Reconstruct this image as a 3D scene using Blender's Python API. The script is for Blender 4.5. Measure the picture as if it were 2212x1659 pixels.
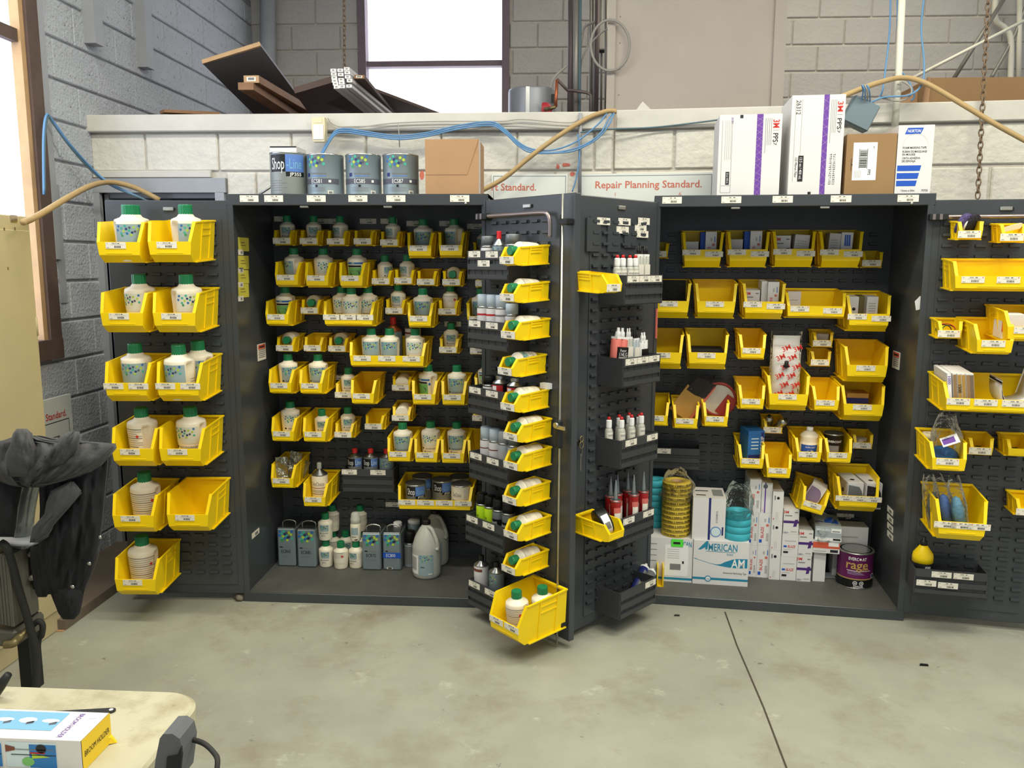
import bpy, bmesh, math, random
from mathutils import Matrix, Vector, noise
random.seed(7)
SC = bpy.context.scene
for o in list(bpy.data.objects): bpy.data.objects.remove(o)
COL = SC.collection
PI = math.pi

# ------------------------------------------------------------------ camera
CAM = Vector((1.552, -3.7922, 1.667)); YAW, PITCH, ROLL, FPX = .0582, .1458, .0041, 1768.5
_cy, _sy, _cp, _sp = math.cos(YAW), math.sin(YAW), math.cos(PITCH), math.sin(PITCH)
_f = Vector((-_sy*_cp, _cy*_cp, -_sp)); _r0 = Vector((_cy, _sy, 0)); _u0 = _r0.cross(_f)
_r = _r0*math.cos(ROLL) + _u0*math.sin(ROLL); _u = _u0*math.cos(ROLL) - _r0*math.sin(ROLL)
cd = bpy.data.cameras.new('camera'); cam = bpy.data.objects.new('camera', cd); COL.objects.link(cam)
cd.sensor_fit = 'HORIZONTAL'; cd.sensor_width = 36.0; cd.lens = 36.0*FPX/2212; cd.clip_start = .05
M3 = Matrix((_r, _u, -_f)).transposed()
cam.matrix_world = Matrix.Translation(CAM) @ M3.to_4x4()
SC.camera = cam
def project(p):
    d = Vector(p)-CAM; z = d.dot(_f)
    if z < .05: return (-9999, -9999)
    return (1106+FPX*d.dot(_r)/z, 829.5-FPX*d.dot(_u)/z)
def in_view(p, m=40):
    x, y = project(p); return -m < x < 2212+m and -m < y < 1659+m
def ray(px, py): return _f*FPX + _r*(px-1106) - _u*(py-829.5)
def atY(px, py, Y): d = ray(px, py); return CAM + d*((Y-CAM.y)/d.y)
def atX(px, py, X): d = ray(px, py); return CAM + d*((X-CAM.x)/d.x)
def atZ(px, py, Z): d = ray(px, py); return CAM + d*((Z-CAM.z)/d.z)
def hit(fr, px, py, yl):
    """photo measurement -> local (x,z) on the plane y=yl of a frame"""
    inv = fr.inverted(); o = inv @ CAM; d = inv.to_3x3() @ ray(px, py)
    t = (yl-o.y)/d.y; p = o+d*t
    return p.x, p.z
def hitz(fr, px, py, zl):
    inv = fr.inverted(); o = inv @ CAM; d = inv.to_3x3() @ ray(px, py)
    t = (zl-o.z)/d.z; p = o+d*t
    return p.x, p.y

# ------------------------------------------------------------------ world, lights, exposure
SC.view_settings.view_transform = 'Standard'; SC.view_settings.look = 'None'
SC.view_settings.gamma = 1; SC.view_settings.use_curve_mapping = False
SC.view_settings.exposure = 0.0
W = bpy.data.worlds.new('world'); SC.world = W; W.use_nodes = True
W.node_tree.nodes['Background'].inputs[0].default_value = (.86, .93, 1, 1)
W.node_tree.nodes['Background'].inputs[1].default_value = .58
def area(name, loc, sx, sy, e, col, rot=(0, 0, 0)):
    l = bpy.data.lights.new(name, 'AREA'); l.shape = 'RECTANGLE'; l.size = sx; l.size_y = sy; l.energy = e; l.color = col
    o = bpy.data.objects.new(name, l); COL.objects.link(o); o.location = loc; o.rotation_euler = rot
    return o
FLU = (1, .965, .80)
area('ceiling_fluorescent_light', (.2, -1.35, 4.35), 2.4, .35, 75, FLU)
area('ceiling_fluorescent_light', (3.2, -1.45, 4.35), 2.4, .35, 105, FLU)
area('ceiling_fluorescent_light', (1.7, -3.6, 4.35), 2.4, .35, 80, FLU)
area('ceiling_fluorescent_light', (4.0, -3.6, 4.35), 2.4, .35, 70, FLU)
area('ceiling_fluorescent_light', (3.4, 1.9, 4.4), 2.4, .35, 42, FLU)

# ------------------------------------------------------------------ materials
def S(r, g=None, b=None):
    if g is None: r, g, b = r
    def c(v):
        v /= 255.
        return v/12.92 if v <= .04045 else ((v+.055)/1.055)**2.4
    return (c(r), c(g), c(b), 1)
MATS = {}
def mat(name, rgb, rough=.5, metal=0., var=0., scale=6., bump=0., bscale=None, emit=0., trans=0., alpha=1., spec=.5, spots=None, ior=1.45, dist=.02):
    m = bpy.data.materials.new(name); m.use_nodes = True; nt = m.node_tree; N = nt.nodes; L = nt.links
    b = N['Principled BSDF']; c = S(rgb)
    b.inputs['Base Color'].default_value = c; b.inputs['Roughness'].default_value = rough; b.inputs['Metallic'].default_value = metal
    b.inputs['Specular IOR Level'].default_value = spec; b.inputs['IOR'].default_value = ior
    b.inputs['Transmission Weight'].default_value = trans; b.inputs['Alpha'].default_value = alpha
    if emit: b.inputs['Emission Color'].default_value = c; b.inputs['Emission Strength'].default_value = emit
    if var or bump or spots:
        tc = N.new('ShaderNodeTexCoord')
    out = None
    if var:
        n = N.new('ShaderNodeTexNoise'); n.inputs['Scale'].default_value = scale; n.inputs['Detail'].default_value = 6; n.inputs['Roughness'].default_value = .62
        L.new(tc.outputs['Object'], n.inputs['Vector'])
        r = N.new('ShaderNodeValToRGB'); r.color_ramp.elements[0].position = .3; r.color_ramp.elements[1].position = .72
        r.color_ramp.elements[0].color = tuple(max(0, x*(1-var)) for x in c[:3])+(1,)
        r.color_ramp.elements[1].color = tuple(min(1, x*(1+var*.6)) for x in c[:3])+(1,)
        L.new(n.outputs['Fac'], r.inputs['Fac']); out = r.outputs['Color']
    if spots:
        for (sc, lo, hi, rgb2, amt) in spots:
            n = N.new('ShaderNodeTexNoise'); n.inputs['Scale'].default_value = sc; n.inputs['Detail'].default_value = 5; n.inputs['Roughness'].default_value = .7
            L.new(tc.outputs['Object'], n.inputs['Vector'])
            r = N.new('ShaderNodeMapRange'); r.inputs['From Min'].default_value = lo; r.inputs['From Max'].default_value = hi; r.inputs['To Max'].default_value = amt
            L.new(n.outputs['Fac'], r.inputs['Value'])
            x = N.new('ShaderNodeMix'); x.data_type = 'RGBA'; L.new(r.outputs['Result'], x.inputs['Factor'])
            if out: L.new(out, x.inputs[6])
            else: x.inputs[6].default_value = c
            x.inputs[7].default_value = S(rgb2); out = x.outputs[2]
    if out: L.new(out, b.inputs['Base Color'])
    if bump:
        n = N.new('ShaderNodeTexNoise'); n.inputs['Scale'].default_value = bscale or scale*6; n.inputs['Detail'].default_value = 5
        L.new(tc.outputs['Object'], n.inputs['Vector'])
        bp = N.new('ShaderNodeBump'); bp.inputs['Strength'].default_value = bump; bp.inputs['Distance'].default_value = dist
        L.new(n.outputs['Fac'], bp.inputs['Height']); L.new(bp.outputs['Normal'], b.inputs['Normal'])
    MATS[name] = m
    return m
mat('floor', (160, 160, 146), .72, 0, .2, 1.6, .25, 30, spots=[(2.1, .52, .70, (132, 120, 100), .6), (9, .66, .72, (70, 66, 58), .7), (5, .62, .70, (196, 196, 182), .5)], dist=.004)
mat('joint', (74, 66, 56), .9)
mat('block_white', (212, 208, 198), .75, 0, .09, 5, .7, 28, spots=[(7, .64, .74, (176, 168, 154), .6)], dist=.012)
mat('block_left', (186, 190, 198), .85, 0, .10, 4, .8, 70, spots=[(55, .60, .66, (88, 86, 90), .8)], dist=.01)
mat('block_far', (186, 182, 178), .8, 0, .08, 3, .6, 40, spots=[(6, .66, .76, (140, 134, 126), .5)], dist=.01)
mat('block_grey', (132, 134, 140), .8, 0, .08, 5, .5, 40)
mat('mortar', (196, 190, 180), .9, 0, .12, 12, .4, 60)
mat('mortar_left', (150, 152, 158), .9, 0, .12, 12, .4, 60)
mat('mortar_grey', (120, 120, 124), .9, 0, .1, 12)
mat('ceiling_paint', (190, 190, 186), .9)
mat('beam_white', (206, 202, 194), .6, 0, .10, 4, .35, 22, spots=[(9, .66, .74, (186, 178, 164), .6)], dist=.006)
mat('plywood_paint', (196, 186, 176), .7, 0, .05, 3, .3, 60, dist=.004)
mat('wood_pale', (196, 160, 118), .7, 0, .15, 9)
mat('wood', (150, 112, 82), .7, 0, .22, 8)
mat('wood_dark', (96, 78, 70), .75, 0, .2, 6)
mat('wood_floor', (110, 98, 86), .8, 0, .18, 5)
mat('panel_grey', (106, 106, 108), .6, 0, .12, 4)
mat('frame_purple', (120, 104, 112), .6, 0, .1, 8)
mat('steel_paint', (158, 160, 166), .5, 0, .08, 5)
mat('window_glow', (236, 242, 255), .5, emit=3.2)
mat('window_plastic', (214, 226, 255), .35, emit=2.8, var=.18, scale=5)
mat('cabinet', (64, 68, 72), .33, 0, .10, 3, .05, 300, spots=[(4, .66, .74, (86, 88, 88), .25)], dist=.001)
mat('cabinet_floor', (88, 88, 84), .55, 0, .2, 5, spots=[(6, .56, .68, (112, 108, 98), .5)])
mat('bin_yellow', (250, 214, 16), .38, 0, .05, 9, spec=.4)
mat('bin_black', (62, 64, 67), .45, 0, .08, 8)
mat('paper', (236, 230, 216), .6)
mat('paper_white', (240, 240, 240), .6)
mat('ink', (30, 30, 34), .6)
mat('ink_grey', (128, 128, 128), .6)
mat('ink_pale', (178, 176, 172), .6)
mat('bottle_white', (240, 232, 212), .38, 0, .02, 10)
mat('cap_green', (26, 122, 78), .35)
mat('cap_dome', (210, 214, 208), .2, alpha=.6)
mat('label_grey', (150, 172, 178), .5)
mat('label_pale', (216, 220, 210), .5)
mat('label_green', (120, 190, 110), .5)
mat('hex_blue', (46, 110, 176), .5); mat('hex_navy', (36, 62, 112), .5); mat('hex_teal', (64, 176, 156), .5)
mat('hex_lime', (176, 206, 70), .5); mat('hex_slate', (86, 88, 100), .5); mat('hex_green', (60, 150, 96), .5)
mat('tin', (176, 178, 176), .28, .9, .06, 5)
mat('tin_dark', (120, 122, 122), .34, .9, .08, 5)
mat('tin_grey', (136, 150, 156), .42, .35, .04, 5)
mat('can_label', (138, 142, 138), .45, .3)
mat('chrome', (200, 200, 198), .22, 1.)
mat('rod_metal', (186, 184, 176), .35, .9, .1, 20)
mat('bar_metal', (150, 138, 136), .35, .8, .08, 10)
mat('bolt', (210, 208, 196), .35, .8)
mat('red_cap', (206, 40, 42), .4); mat('red_can', (190, 36, 42), .4); mat('red_ink', (206, 52, 44), .5); mat('red_pale', (208, 110, 100), .6)
mat('black', (20, 20, 22), .45); mat('black_soft', (30, 30, 32), .8)
mat('spray_silver', (176, 184, 190), .4, .2); mat('spray_blue', (206, 220, 232), .4); mat('spray_grey', (122, 128, 132), .4, .3)
mat('neon', (200, 240, 40), .45)
mat('brown_ink', (120, 66, 50), .5)
mat('carton_white', (222, 220, 220), .6, 0, .03, 6); mat('carton_shade', (206, 202, 200), .6)
mat('cardboard', (176, 138, 102), .75, 0, .06, 7); mat('cardboard_dark', (150, 118, 80), .75, 0, .06, 7)
mat('purple', (108, 62, 160), .5); mat('purple_dark', (76, 40, 120), .5); mat('plum', (108, 34, 92), .35); mat('gold', (190, 156, 88), .4); mat('lilac', (178, 160, 196), .7, 0, .1, 20)
mat('blue_ink', (30, 84, 190), .5); mat('blue_dark', (30, 40, 110), .5); mat('blue_glove', (40, 104, 176), .45); mat('blue_mid', (90, 128, 200), .5)
mat('teal_ink', (32, 134, 168), .5); mat('tape_blue', (64, 178, 196), .55); mat('tape_yellow', (206, 178, 60), .55); mat('tape_dark', (120, 108, 66), .6)
mat('orange', (214, 92, 66), .5); mat('neon_green', (90, 230, 70), .5); mat('sticky', (200, 190, 70), .7)
mat('plastic_clear', (225, 226, 220), .08, alpha=.13, spec=.9, bump=.6, bscale=30); mat('bag_silver', (170, 168, 150), .2, .8, .3, 14, .8, 30)
mat('jug', (206, 208, 200), .3, 0, .03, 5, alpha=.82); mat('cartridge', (206, 206, 196), .25, alpha=.75)
mat('copper', (176, 104, 72), .4, .7, .1, 10); mat('heater', (150, 152, 160), .4, .3); mat('red_ring', (190, 50, 60), .4)
mat('conduit', (150, 146, 138), .45, .5, .1, 8); mat('pipe_dark', (104, 92, 92), .5, .3, .1, 8); mat('pipe_white', (226, 222, 206), .5, 0, .05, 8)
mat('cable_grey', (164, 160, 152), .6); mat('cable_blue', (96, 142, 186), .5); mat('cable_teal', (88, 112, 122), .6); mat('hose_tan', (178, 150, 104), .6, 0, .08, 20)
mat('rust', (132, 112, 92), .6, .4); mat('junction', (110, 128, 138), .5); mat('sensor', (222, 210, 176), .5)
mat('sign_white', (222, 226, 222), .4); mat('sign_text', (206, 112, 92), .5); mat('sign_line', (120, 128, 132), .6)
mat('locker', (190, 176, 138), .5, 0, .05, 4, spots=[(14, .70, .74, (120, 108, 84), .6)])
mat('denim', (84, 84, 86), .92, 0, .35, 12, .5, 160, dist=.003); mat('denim_shaded', (36, 36, 40), .95, 0, .3, 10, .5, 160, dist=.003); mat('stitch', (72, 72, 74), .9)  # one black cloth in two tones: lit top folds, shaded hanging parts painted in
mat('cast_iron', (112, 110, 100), .55, .4, .15, 9); mat('rubber', (44, 44, 42), .7, 0, .15, 10); mat('dark_steel', (44, 46, 46), .5, .4, .15, 8); mat('smoky', (140, 144, 142), .12, .35, .45, 14)
mat('table_top', (190, 184, 158), .5, 0, .07, 6, spots=[(7, .50, .66, (150, 138, 106), .6), (16, .62, .70, (122, 108, 82), .55)])
mat('box_yellow', (232, 196, 36), .45); mat('print_blue', (120, 176, 210), .4); mat('print_blue_deep', (40, 120, 190), .4); mat('print_pale', (206, 224, 232), .4)
mat('tool_grey', (92, 94, 98), .6, 0, .05, 20); mat('abrasive', (46, 44, 52), .95, 0, .4, 60, .8, 90); mat('pad_black', (30, 29, 30), .95, 0, .2, 40, .6, 90)
mat('abrasive_purple', (88, 76, 122), .95, 0, .4, 60, .8, 90); mat('kraft', (176, 138, 70), .7, 0, .08, 10); mat('disc_red', (140, 34, 36), .6); mat('translucent_disc', (206, 196, 150), .5)
mat('strap_black', (34, 32, 32), .5); mat('brass', (150, 136, 96), .45, .7, .1, 10); mat('gallon_white', (222, 216, 190), .5, 0, .04, 6); mat('dust', (120, 112, 100), .9)

def clear_film(name):
    m = bpy.data.materials.new(name); m.use_nodes = True; nt = m.node_tree; N = nt.nodes; L = nt.links; N.clear()
    out = N.new('ShaderNodeOutputMaterial'); mx = N.new('ShaderNodeMixShader'); tr = N.new('ShaderNodeBsdfTransparent'); pr = N.new('ShaderNodeBsdfPrincipled'); fr = N.new('ShaderNodeFresnel')
    tr.inputs[0].default_value = (.98, .98, .97, 1); pr.inputs['Base Color'].default_value = S(226, 226, 220); pr.inputs['Roughness'].default_value = .10; fr.inputs['IOR'].default_value = 1.25
    tc = N.new('ShaderNodeTexCoord'); n = N.new('ShaderNodeTexNoise'); n.inputs['Scale'].default_value = 38; n.inputs['Detail'].default_value = 3; bp = N.new('ShaderNodeBump'); bp.inputs['Strength'].default_value = .9; bp.inputs['Distance'].default_value = .02
    L.new(tc.outputs['Object'], n.inputs['Vector']); L.new(n.outputs['Fac'], bp.inputs['Height']); L.new(bp.outputs['Normal'], pr.inputs['Normal']); L.new(bp.outputs['Normal'], fr.inputs['Normal'])
    L.new(fr.outputs[0], mx.inputs[0]); L.new(tr.outputs[0], mx.inputs[1]); L.new(pr.outputs[0], mx.inputs[2]); L.new(mx.outputs[0], out.inputs[0]); MATS[name] = m
clear_film('plastic_clear')

# ------------------------------------------------------------------ mesh builder
_GL = {}
def glyphs(s, bold=0):
    bold = min(bold, .014); k = (s, bold)
    if k not in _GL:
        c = bpy.data.curves.new('t', 'FONT'); c.body = s; c.size = 1; c.resolution_u = 2; c.offset = bold
        o = bpy.data.objects.new('t', c); COL.objects.link(o)
        me = bpy.data.meshes.new_from_object(o.evaluated_get(bpy.context.evaluated_depsgraph_get()))
        vs = [(v.co.x, v.co.y) for v in me.vertices]; fs = [tuple(p.vertices) for p in me.polygons]
        bpy.data.objects.remove(o); bpy.data.curves.remove(c); bpy.data.meshes.remove(me)
        xs = [v[0] for v in vs] or [0]; x0, x1 = min(xs), max(xs)
        _GL[k] = ([(x-(x0+x1)/2, y-.345) for x, y in vs], fs, max(x1-x0, .01))
    return _GL[k]
def flat(y0): return lambda u, v: (u, y0, v)
def cyl(R, th0=0.): return lambda u, v: (R*math.sin(u/R+th0), -R*math.cos(u/R+th0), v)
def cone(Rf, th0=0.):
    def f(u, v): R = Rf(v); return (R*math.sin(u/R+th0), -R*math.cos(u/R+th0), v)
    return f
class MB:
    def __init__(s): s.v = []; s.f = []; s.m = []; s.sm = []
    def add(s, vs, fs, m, sm=False, T=None):
        b = len(s.v)
        if T is not None: vs = [T @ Vector(v) for v in vs]
        s.v += [tuple(v) for v in vs]
        for f in fs: s.f.append(tuple(i+b for i in f)); s.m.append(m); s.sm.append(sm)
        return s
    def hexa(s, p, m, T=None):   # p: 4 bottom ccw, 4 top ccw
        return s.add(p, [(3, 2, 1, 0), (4, 5, 6, 7), (0, 1, 5, 4), (1, 2, 6, 5), (2, 3, 7, 6), (3, 0, 4, 7)], m, False, T)
    def box(s, x0, x1, y0, y1, z0, z1, m, T=None):
        return s.hexa([(x0, y0, z0), (x1, y0, z0), (x1, y1, z0), (x0, y1, z0), (x0, y0, z1), (x1, y0, z1), (x1, y1, z1), (x0, y1, z1)], m, T)
    def bbox(s, x0, x1, y0, y1, z0, z1, m, b=.004, T=None):  # box with chamfered edges
        vs = []; 
        for z, i in ((z0, 1), (z0+b, 0), (z1-b, 0), (z1, 1)):
            e = b if i else 0
            c = b
            vs += [(x0+c+e*0, y0+e, z), (x1-c, y0+e, z), (x1-e, y0+c, z), (x1-e, y1-c, z), (x1-c, y1-e, z), (x0+c, y1-e, z), (x0+e, y1-c, z), (x0+e, y0+c, z)]
        fs = [tuple(range(7, -1, -1)), tuple(range(24, 32))]
        for k in range(3):
            for i in range(8): j = (i+1) % 8; fs.append((k*8+i, k*8+j, k*8+8+j, k*8+8+i))
        return s.add(vs, fs, m, False, T)
    def prism(s, poly, a, b, m, axis='y', T=None, sm=False):
        n = len(poly)
        P = {'y': lambda u, v, w: (u, w, v), 'x': lambda u, v, w: (w, u, v), 'z': lambda u, v, w: (u, v, w)}[axis]
        vs = [P(u, v, a) for u, v in poly]+[P(u, v, b) for u, v in poly]
        fs = [tuple(range(n)), tuple(range(2*n-1, n-1, -1))]+[(i, n+i, n+(i+1) % n, (i+1) % n) for i in range(n)]
        return s.add(vs, fs, m, sm, T)
    def lathe(s, prof, m, n=24, sm=True, T=None, warp=None, rib=0):
        vs = []; fs = []
        for k, (r, z) in enumerate(prof):
            for i in range(n):
                a = 2*PI*i/n; q = r*(1-(rib if i % 2 else 0))
                if warp: q *= warp(a, z)
                vs.append((q*math.sin(a), -q*math.cos(a), z))
        for k in range(len(prof)-1):
            for i in range(n):
                j = (i+1) % n; fs.append((k*n+i, k*n+j, (k+1)*n+j, (k+1)*n+i))
        s.add(vs, fs, m, sm, T)
        b = len(s.v)-len(vs)
        for k, rev in ((0, 1), (len(prof)-1, 0)):
            if prof[k][0] > 1e-4:
                loop = [b+k*n+i for i in range(n)]
                s.f.append(tuple(loop[::-1] if rev else loop)); s.m.append(m); s.sm.append(False)
        return s
    def tube(s, pts, r, m, n=8, T=None, closed=False):
        pts = [Vector(p) for p in pts]; vs = []; fs = []; N = len(pts); up = None
        for i, p in enumerate(pts):
            t = (pts[(i+1) % N]-pts[i-1]) if closed else (pts[min(i+1, N-1)]-pts[max(i-1, 0)])
            t.normalize()
            if up is None: up = t.orthogonal().normalized()
            up = (up-t*up.dot(t)).normalized(); w = t.cross(up)
            rr = r[i] if isinstance(r, (list, tuple)) else r
            for k in range(n):
                a = 2*PI*k/n; vs.append(p+up*(rr*math.cos(a))+w*(rr*math.sin(a)))
        for i in range(N if closed else N-1):
            for k in range(n):
                l = (k+1) % n; j = (i+1) % N; fs.append((i*n+k, i*n+l, j*n+l, j*n+k))
        if not closed: fs += [tuple(range(n-1, -1, -1)), tuple((N-1)*n+k for k in range(n))]
        return s.add(vs, fs, m, True, T)
    def rect(s, u0, u1, v0, v1, fn, m, n=1):
        vs = []; fs = []
        for i in range(n+1):
            u = u0+(u1-u0)*i/n; vs += [fn(u, v0), fn(u, v1)]
        for i in range(n): fs.append((2*i, 2*i+2, 2*i+3, 2*i+1))
        return s.add(vs, fs, m)
    def poly(s, pts, fn, m): return s.add([fn(u, v) for u, v in pts], [tuple(range(len(pts)))], m)
    def text(s, t, h, fn, m, cu=0, cv=0, w=None, rot=0, bold=0, italic=0, left=False):
        g, fs, gw = glyphs(t, bold); k = h/.69; kx = (w/gw) if w else k
        c, q = math.cos(rot), math.sin(rot); vs = []
        for x, y in g:
            x, y = x*kx+italic*y*k+(gw*kx/2 if left else 0), y*k
            vs.append(fn(cu+x*c-y*q, cv+x*q+y*c))
        return s.add(vs, fs, m)
    def mesh(s, name):
        me = bpy.data.meshes.new(name); me.from_pydata(s.v, [], s.f)
        names = []; 
        for m in s.m:
            if m not in names: names.append(m)
        for nm in names: me.materials.append(MATS[nm])
        ix = {nm: i for i, nm in enumerate(names)}
        me.polygons.foreach_set('material_index', [ix[m] for m in s.m]); me.polygons.foreach_set('use_smooth', s.sm)
        me.update(); return me
def ob(name, mb, parent=None, M=None, local=None):
    me = mb.mesh(name) if isinstance(mb, MB) else mb
    o = bpy.data.objects.new(name, me); COL.objects.link(o)
    if parent is not None: o.parent = parent
    if M is not None: o.matrix_world = M
    if local is not None: o.matrix_local = local
    return o
def empty(name, M=None):
    o = bpy.data.objects.new(name, None); COL.objects.link(o); o.empty_display_size = .1
    if M is not None: o.matrix_world = M
    return o
def tag(o, label=None, cat=None, group=None, kind=None):
    if label: o['label'] = label
    if cat: o['category'] = cat
    if group: o['group'] = group
    if kind: o['kind'] = kind
    return o
def child(name, mb, parent, local=None):
    me = mb.mesh(name) if isinstance(mb, MB) else mb
    o = bpy.data.objects.new(name, me); COL.objects.link(o); o.parent = parent
    if local is not None: o.matrix_local = local
    return o
def TR(x, y, z): return Matrix.Translation((x, y, z))
def RZ(a): return Matrix.Rotation(a, 4, 'Z')
def RX(a): return Matrix.Rotation(a, 4, 'X')
def RY(a): return Matrix.Rotation(a, 4, 'Y')
def FRAME(x, y, a, z=0): return TR(x, y, z) @ RZ(a)
ORD = ['first', 'second', 'third', 'fourth', 'fifth', 'sixth', 'seventh', 'eighth', 'ninth', 'tenth', 'eleventh', 'twelfth']
CACHE = {}
def cached(key, fn):
    if key not in CACHE: CACHE[key] = fn()
    return CACHE[key]
# ------------------------------------------------------------------ the setting
def struct(name, mb, parent=None):
    o = ob(name, mb, parent)
    if parent is None: o['kind'] = 'structure'
    return o
mb = MB().box(-1.4, 6.5, -7, 3.6, -.12, 0, 'floor'); FLOOR = struct('floor', mb)
def strip_on_floor(pts, w, m, z=.0012):
    mb = MB(); P = [atZ(x, y, 0) for x, y in pts]
    for a, b in zip(P, P[1:]):
        d = (b-a).normalized(); n = Vector((-d.y, d.x, 0))*w/2
        mb.hexa([a-n, a+n, b+n, b-n]+[p+Vector((0, 0, z)) for p in (a-n, a+n, b+n, b-n)], m)
    return mb
child('control_joint', strip_on_floor([(1566, 1322), (1592, 1395), (1618, 1455), (1650, 1530), (1700, 1662)], .007, 'joint'), FLOOR)
struct('ceiling', MB().box(-1.4, 6.5, -7, 3.6, 4.6, 4.7, 'ceiling_paint'))

def blocks(parent, fr, u0, u1, v0, v1, zj, xj, m, holes=(), hgt=.2032, ln=.4064, proud=.012, gap=.012, seed=0):
    """running-bond blocks on the plane y=0 of fr (outward -y); only those the photograph can see"""
    rnd = random.Random(seed); k0 = math.floor((v0-zj)/hgt); k1 = math.ceil((v1-zj)/hgt)
    def mk(w, h):
        def f():
            b = MB().bbox(-w/2+gap/2, w/2-gap/2, -proud, .02, -h/2+gap/2, h/2-gap/2, m, .006); return b.mesh('block')
        return cached(('blk', round(w, 2), round(h, 2), m, proud), f)
    for k in range(k0, k1):
        z0, z1 = max(zj+k*hgt, v0), min(zj+(k+1)*hgt, v1)
        if z1-z0 < .03: continue
        off = xj+(ln/2 if k % 2 else 0)
        i0 = math.floor((u0-off)/ln); i1 = math.ceil((u1-off)/ln)
        for i in range(i0, i1):
            segs = [(max(off+i*ln, u0), min(off+(i+1)*ln, u1))]
            for (a, b, c, d) in holes:
                if z1 > c+.02 and z0 < d-.02:
                    nx = []
                    for p, q in segs:
                        if b <= p or a >= q: nx.append((p, q))
                        else:
                            if a-p > .03: nx.append((p, a))
                            if q-b > .03: nx.append((b, q))
                    segs = nx
            for p, q in segs:
                if q-p < .03: continue
                c = ((p+q)/2, 0, (z0+z1)/2)
                if not any(in_view(fr @ Vector((x, 0, z)), 5) for x in (p, q, c[0]) for z in (z0, z1)): continue
                o = child('block', mk(round(q-p, 2), round(z1-z0, 2)), parent)
                o.matrix_world = fr @ TR(c[0], rnd.uniform(-.002, .002), c[2])

# left wall with its window
XL = -1.03; FL = TR(XL, 0, 0) @ RZ(PI/2)
wy1 = .20; wz0 = 1.25
mb = MB()
mb.box(XL-.2, XL, -5, 3.5, 0, wz0, 'mortar_left').box(XL-.2, XL, wy1, 3.5, wz0, 4.6, 'mortar_left').box(XL-.2, XL, -5, -1.6, wz0, 4.6, 'mortar_left').box(XL-.2, XL, -1.6, wy1, 3.7, 4.6, 'mortar_left')
WL = struct('wall_left', mb)
blocks(WL, FL, -3, 3.2, 0, 3.75, 2.787, .59, 'block_left', [(-1.6, wy1, wz0, 3.8)], gap=.009, seed=1)
w1 = empty('window_1', TR(XL, -.7, wz0)); w1['kind'] = 'structure'
def wchild(name, mb, root):
    o = child(name, mb, root); o.matrix_world = Matrix.Identity(4); return o
wchild('window_pane', MB().box(XL-.05, XL-.04, -1.6, wy1-.04, wz0+.03, 3.7, 'window_plastic'), w1)
wchild('wooden_jamb', MB().box(XL-.06, XL+.008, wy1-.052, wy1-.02, wz0+.02, 3.7, 'wood_pale'), w1)
wchild('casing', MB().box(XL-.02, XL+.025, wy1-.02, wy1+.07, wz0-.05, 3.7, 'wood_dark'), w1)
wchild('sill', MB().box(XL-.12, XL+.03, -1.6, wy1+.07, wz0-.07, wz0+.03, 'wood_dark'), w1)
wchild('crossbar', MB().box(XL-.045, XL-.005, -1.6, wy1-.05, 2.70, 2.76, 'wood_dark'), w1)
def batten(px0, py0, px1, py1, w, t, m, name='batten'):
    a = atX(px0, py0, XL+.02); b = atX(px1, py1, XL+.02); z0, z1 = sorted((a.z, b.z)); y = (a.y+b.y)/2
    o = child(name, MB().box(XL-.005, XL+t, y-w/2, y+w/2, z0, z1, m), WL); return o
batten(190, -40, 190, 95, .085, .075, 'steel_paint'); batten(301, -40, 303, 146, .085, .075, 'steel_paint')
batten(131, 400, 131, 655, .05, .02, 'steel_paint'); batten(92, -40, 112, 560, .04, .03, 'steel_paint', 'corner_trim')

# far wall with window, across the back of the upper level
YF = 3.2; FF = TR(0, YF, 0)
xa, xb = atY(786, 100, YF).x, atY(1090, 100, YF).x; zw0 = 2.42; zw1 = 4.0
mb = MB().box(-1.4, xa-.04, YF, YF+.2, 0, 4.6, 'mortar').box(xb+.04, 6.5, YF, YF+.2, 0, 4.6, 'mortar').box(xa-.04, xb+.04, YF, YF+.2, 0, zw0, 'mortar').box(xa-.04, xb+.04, YF, YF+.2, zw1, 4.6, 'mortar')
WF = struct('wall_back', mb)
blocks(WF, FF, XL, 6.2, 2.35, 3.9, atY(700, 110, YF).z, atY(632, 140, YF).x, 'block_far', [(xa-.04, xb+.04, zw0, zw1)], seed=2)
w2 = empty('window_2', TR((xa+xb)/2, YF, zw0)); w2['kind'] = 'structure'
zm = atY(940, 137, YF).z
for z0, z1 in ((zw0, zm-.02), (zm+.02, zw1)):
    wchild('window_pane', MB().box(xa, xb, YF+.08, YF+.09, z0, z1, 'window_glow'), w2)
wchild('frame', MB().box(xa-.04, xa+.02, YF-.03, YF+.1, zw0, zw1, 'frame_purple'), w2)
wchild('frame', MB().box(xb-.02, xb+.04, YF-.03, YF+.1, zw0, zw1, 'frame_purple'), w2)
wchild('crossbar', MB().box(xa, xb, YF, YF+.1, zm-.022, zm+.022, 'frame_purple'), w2)

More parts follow.
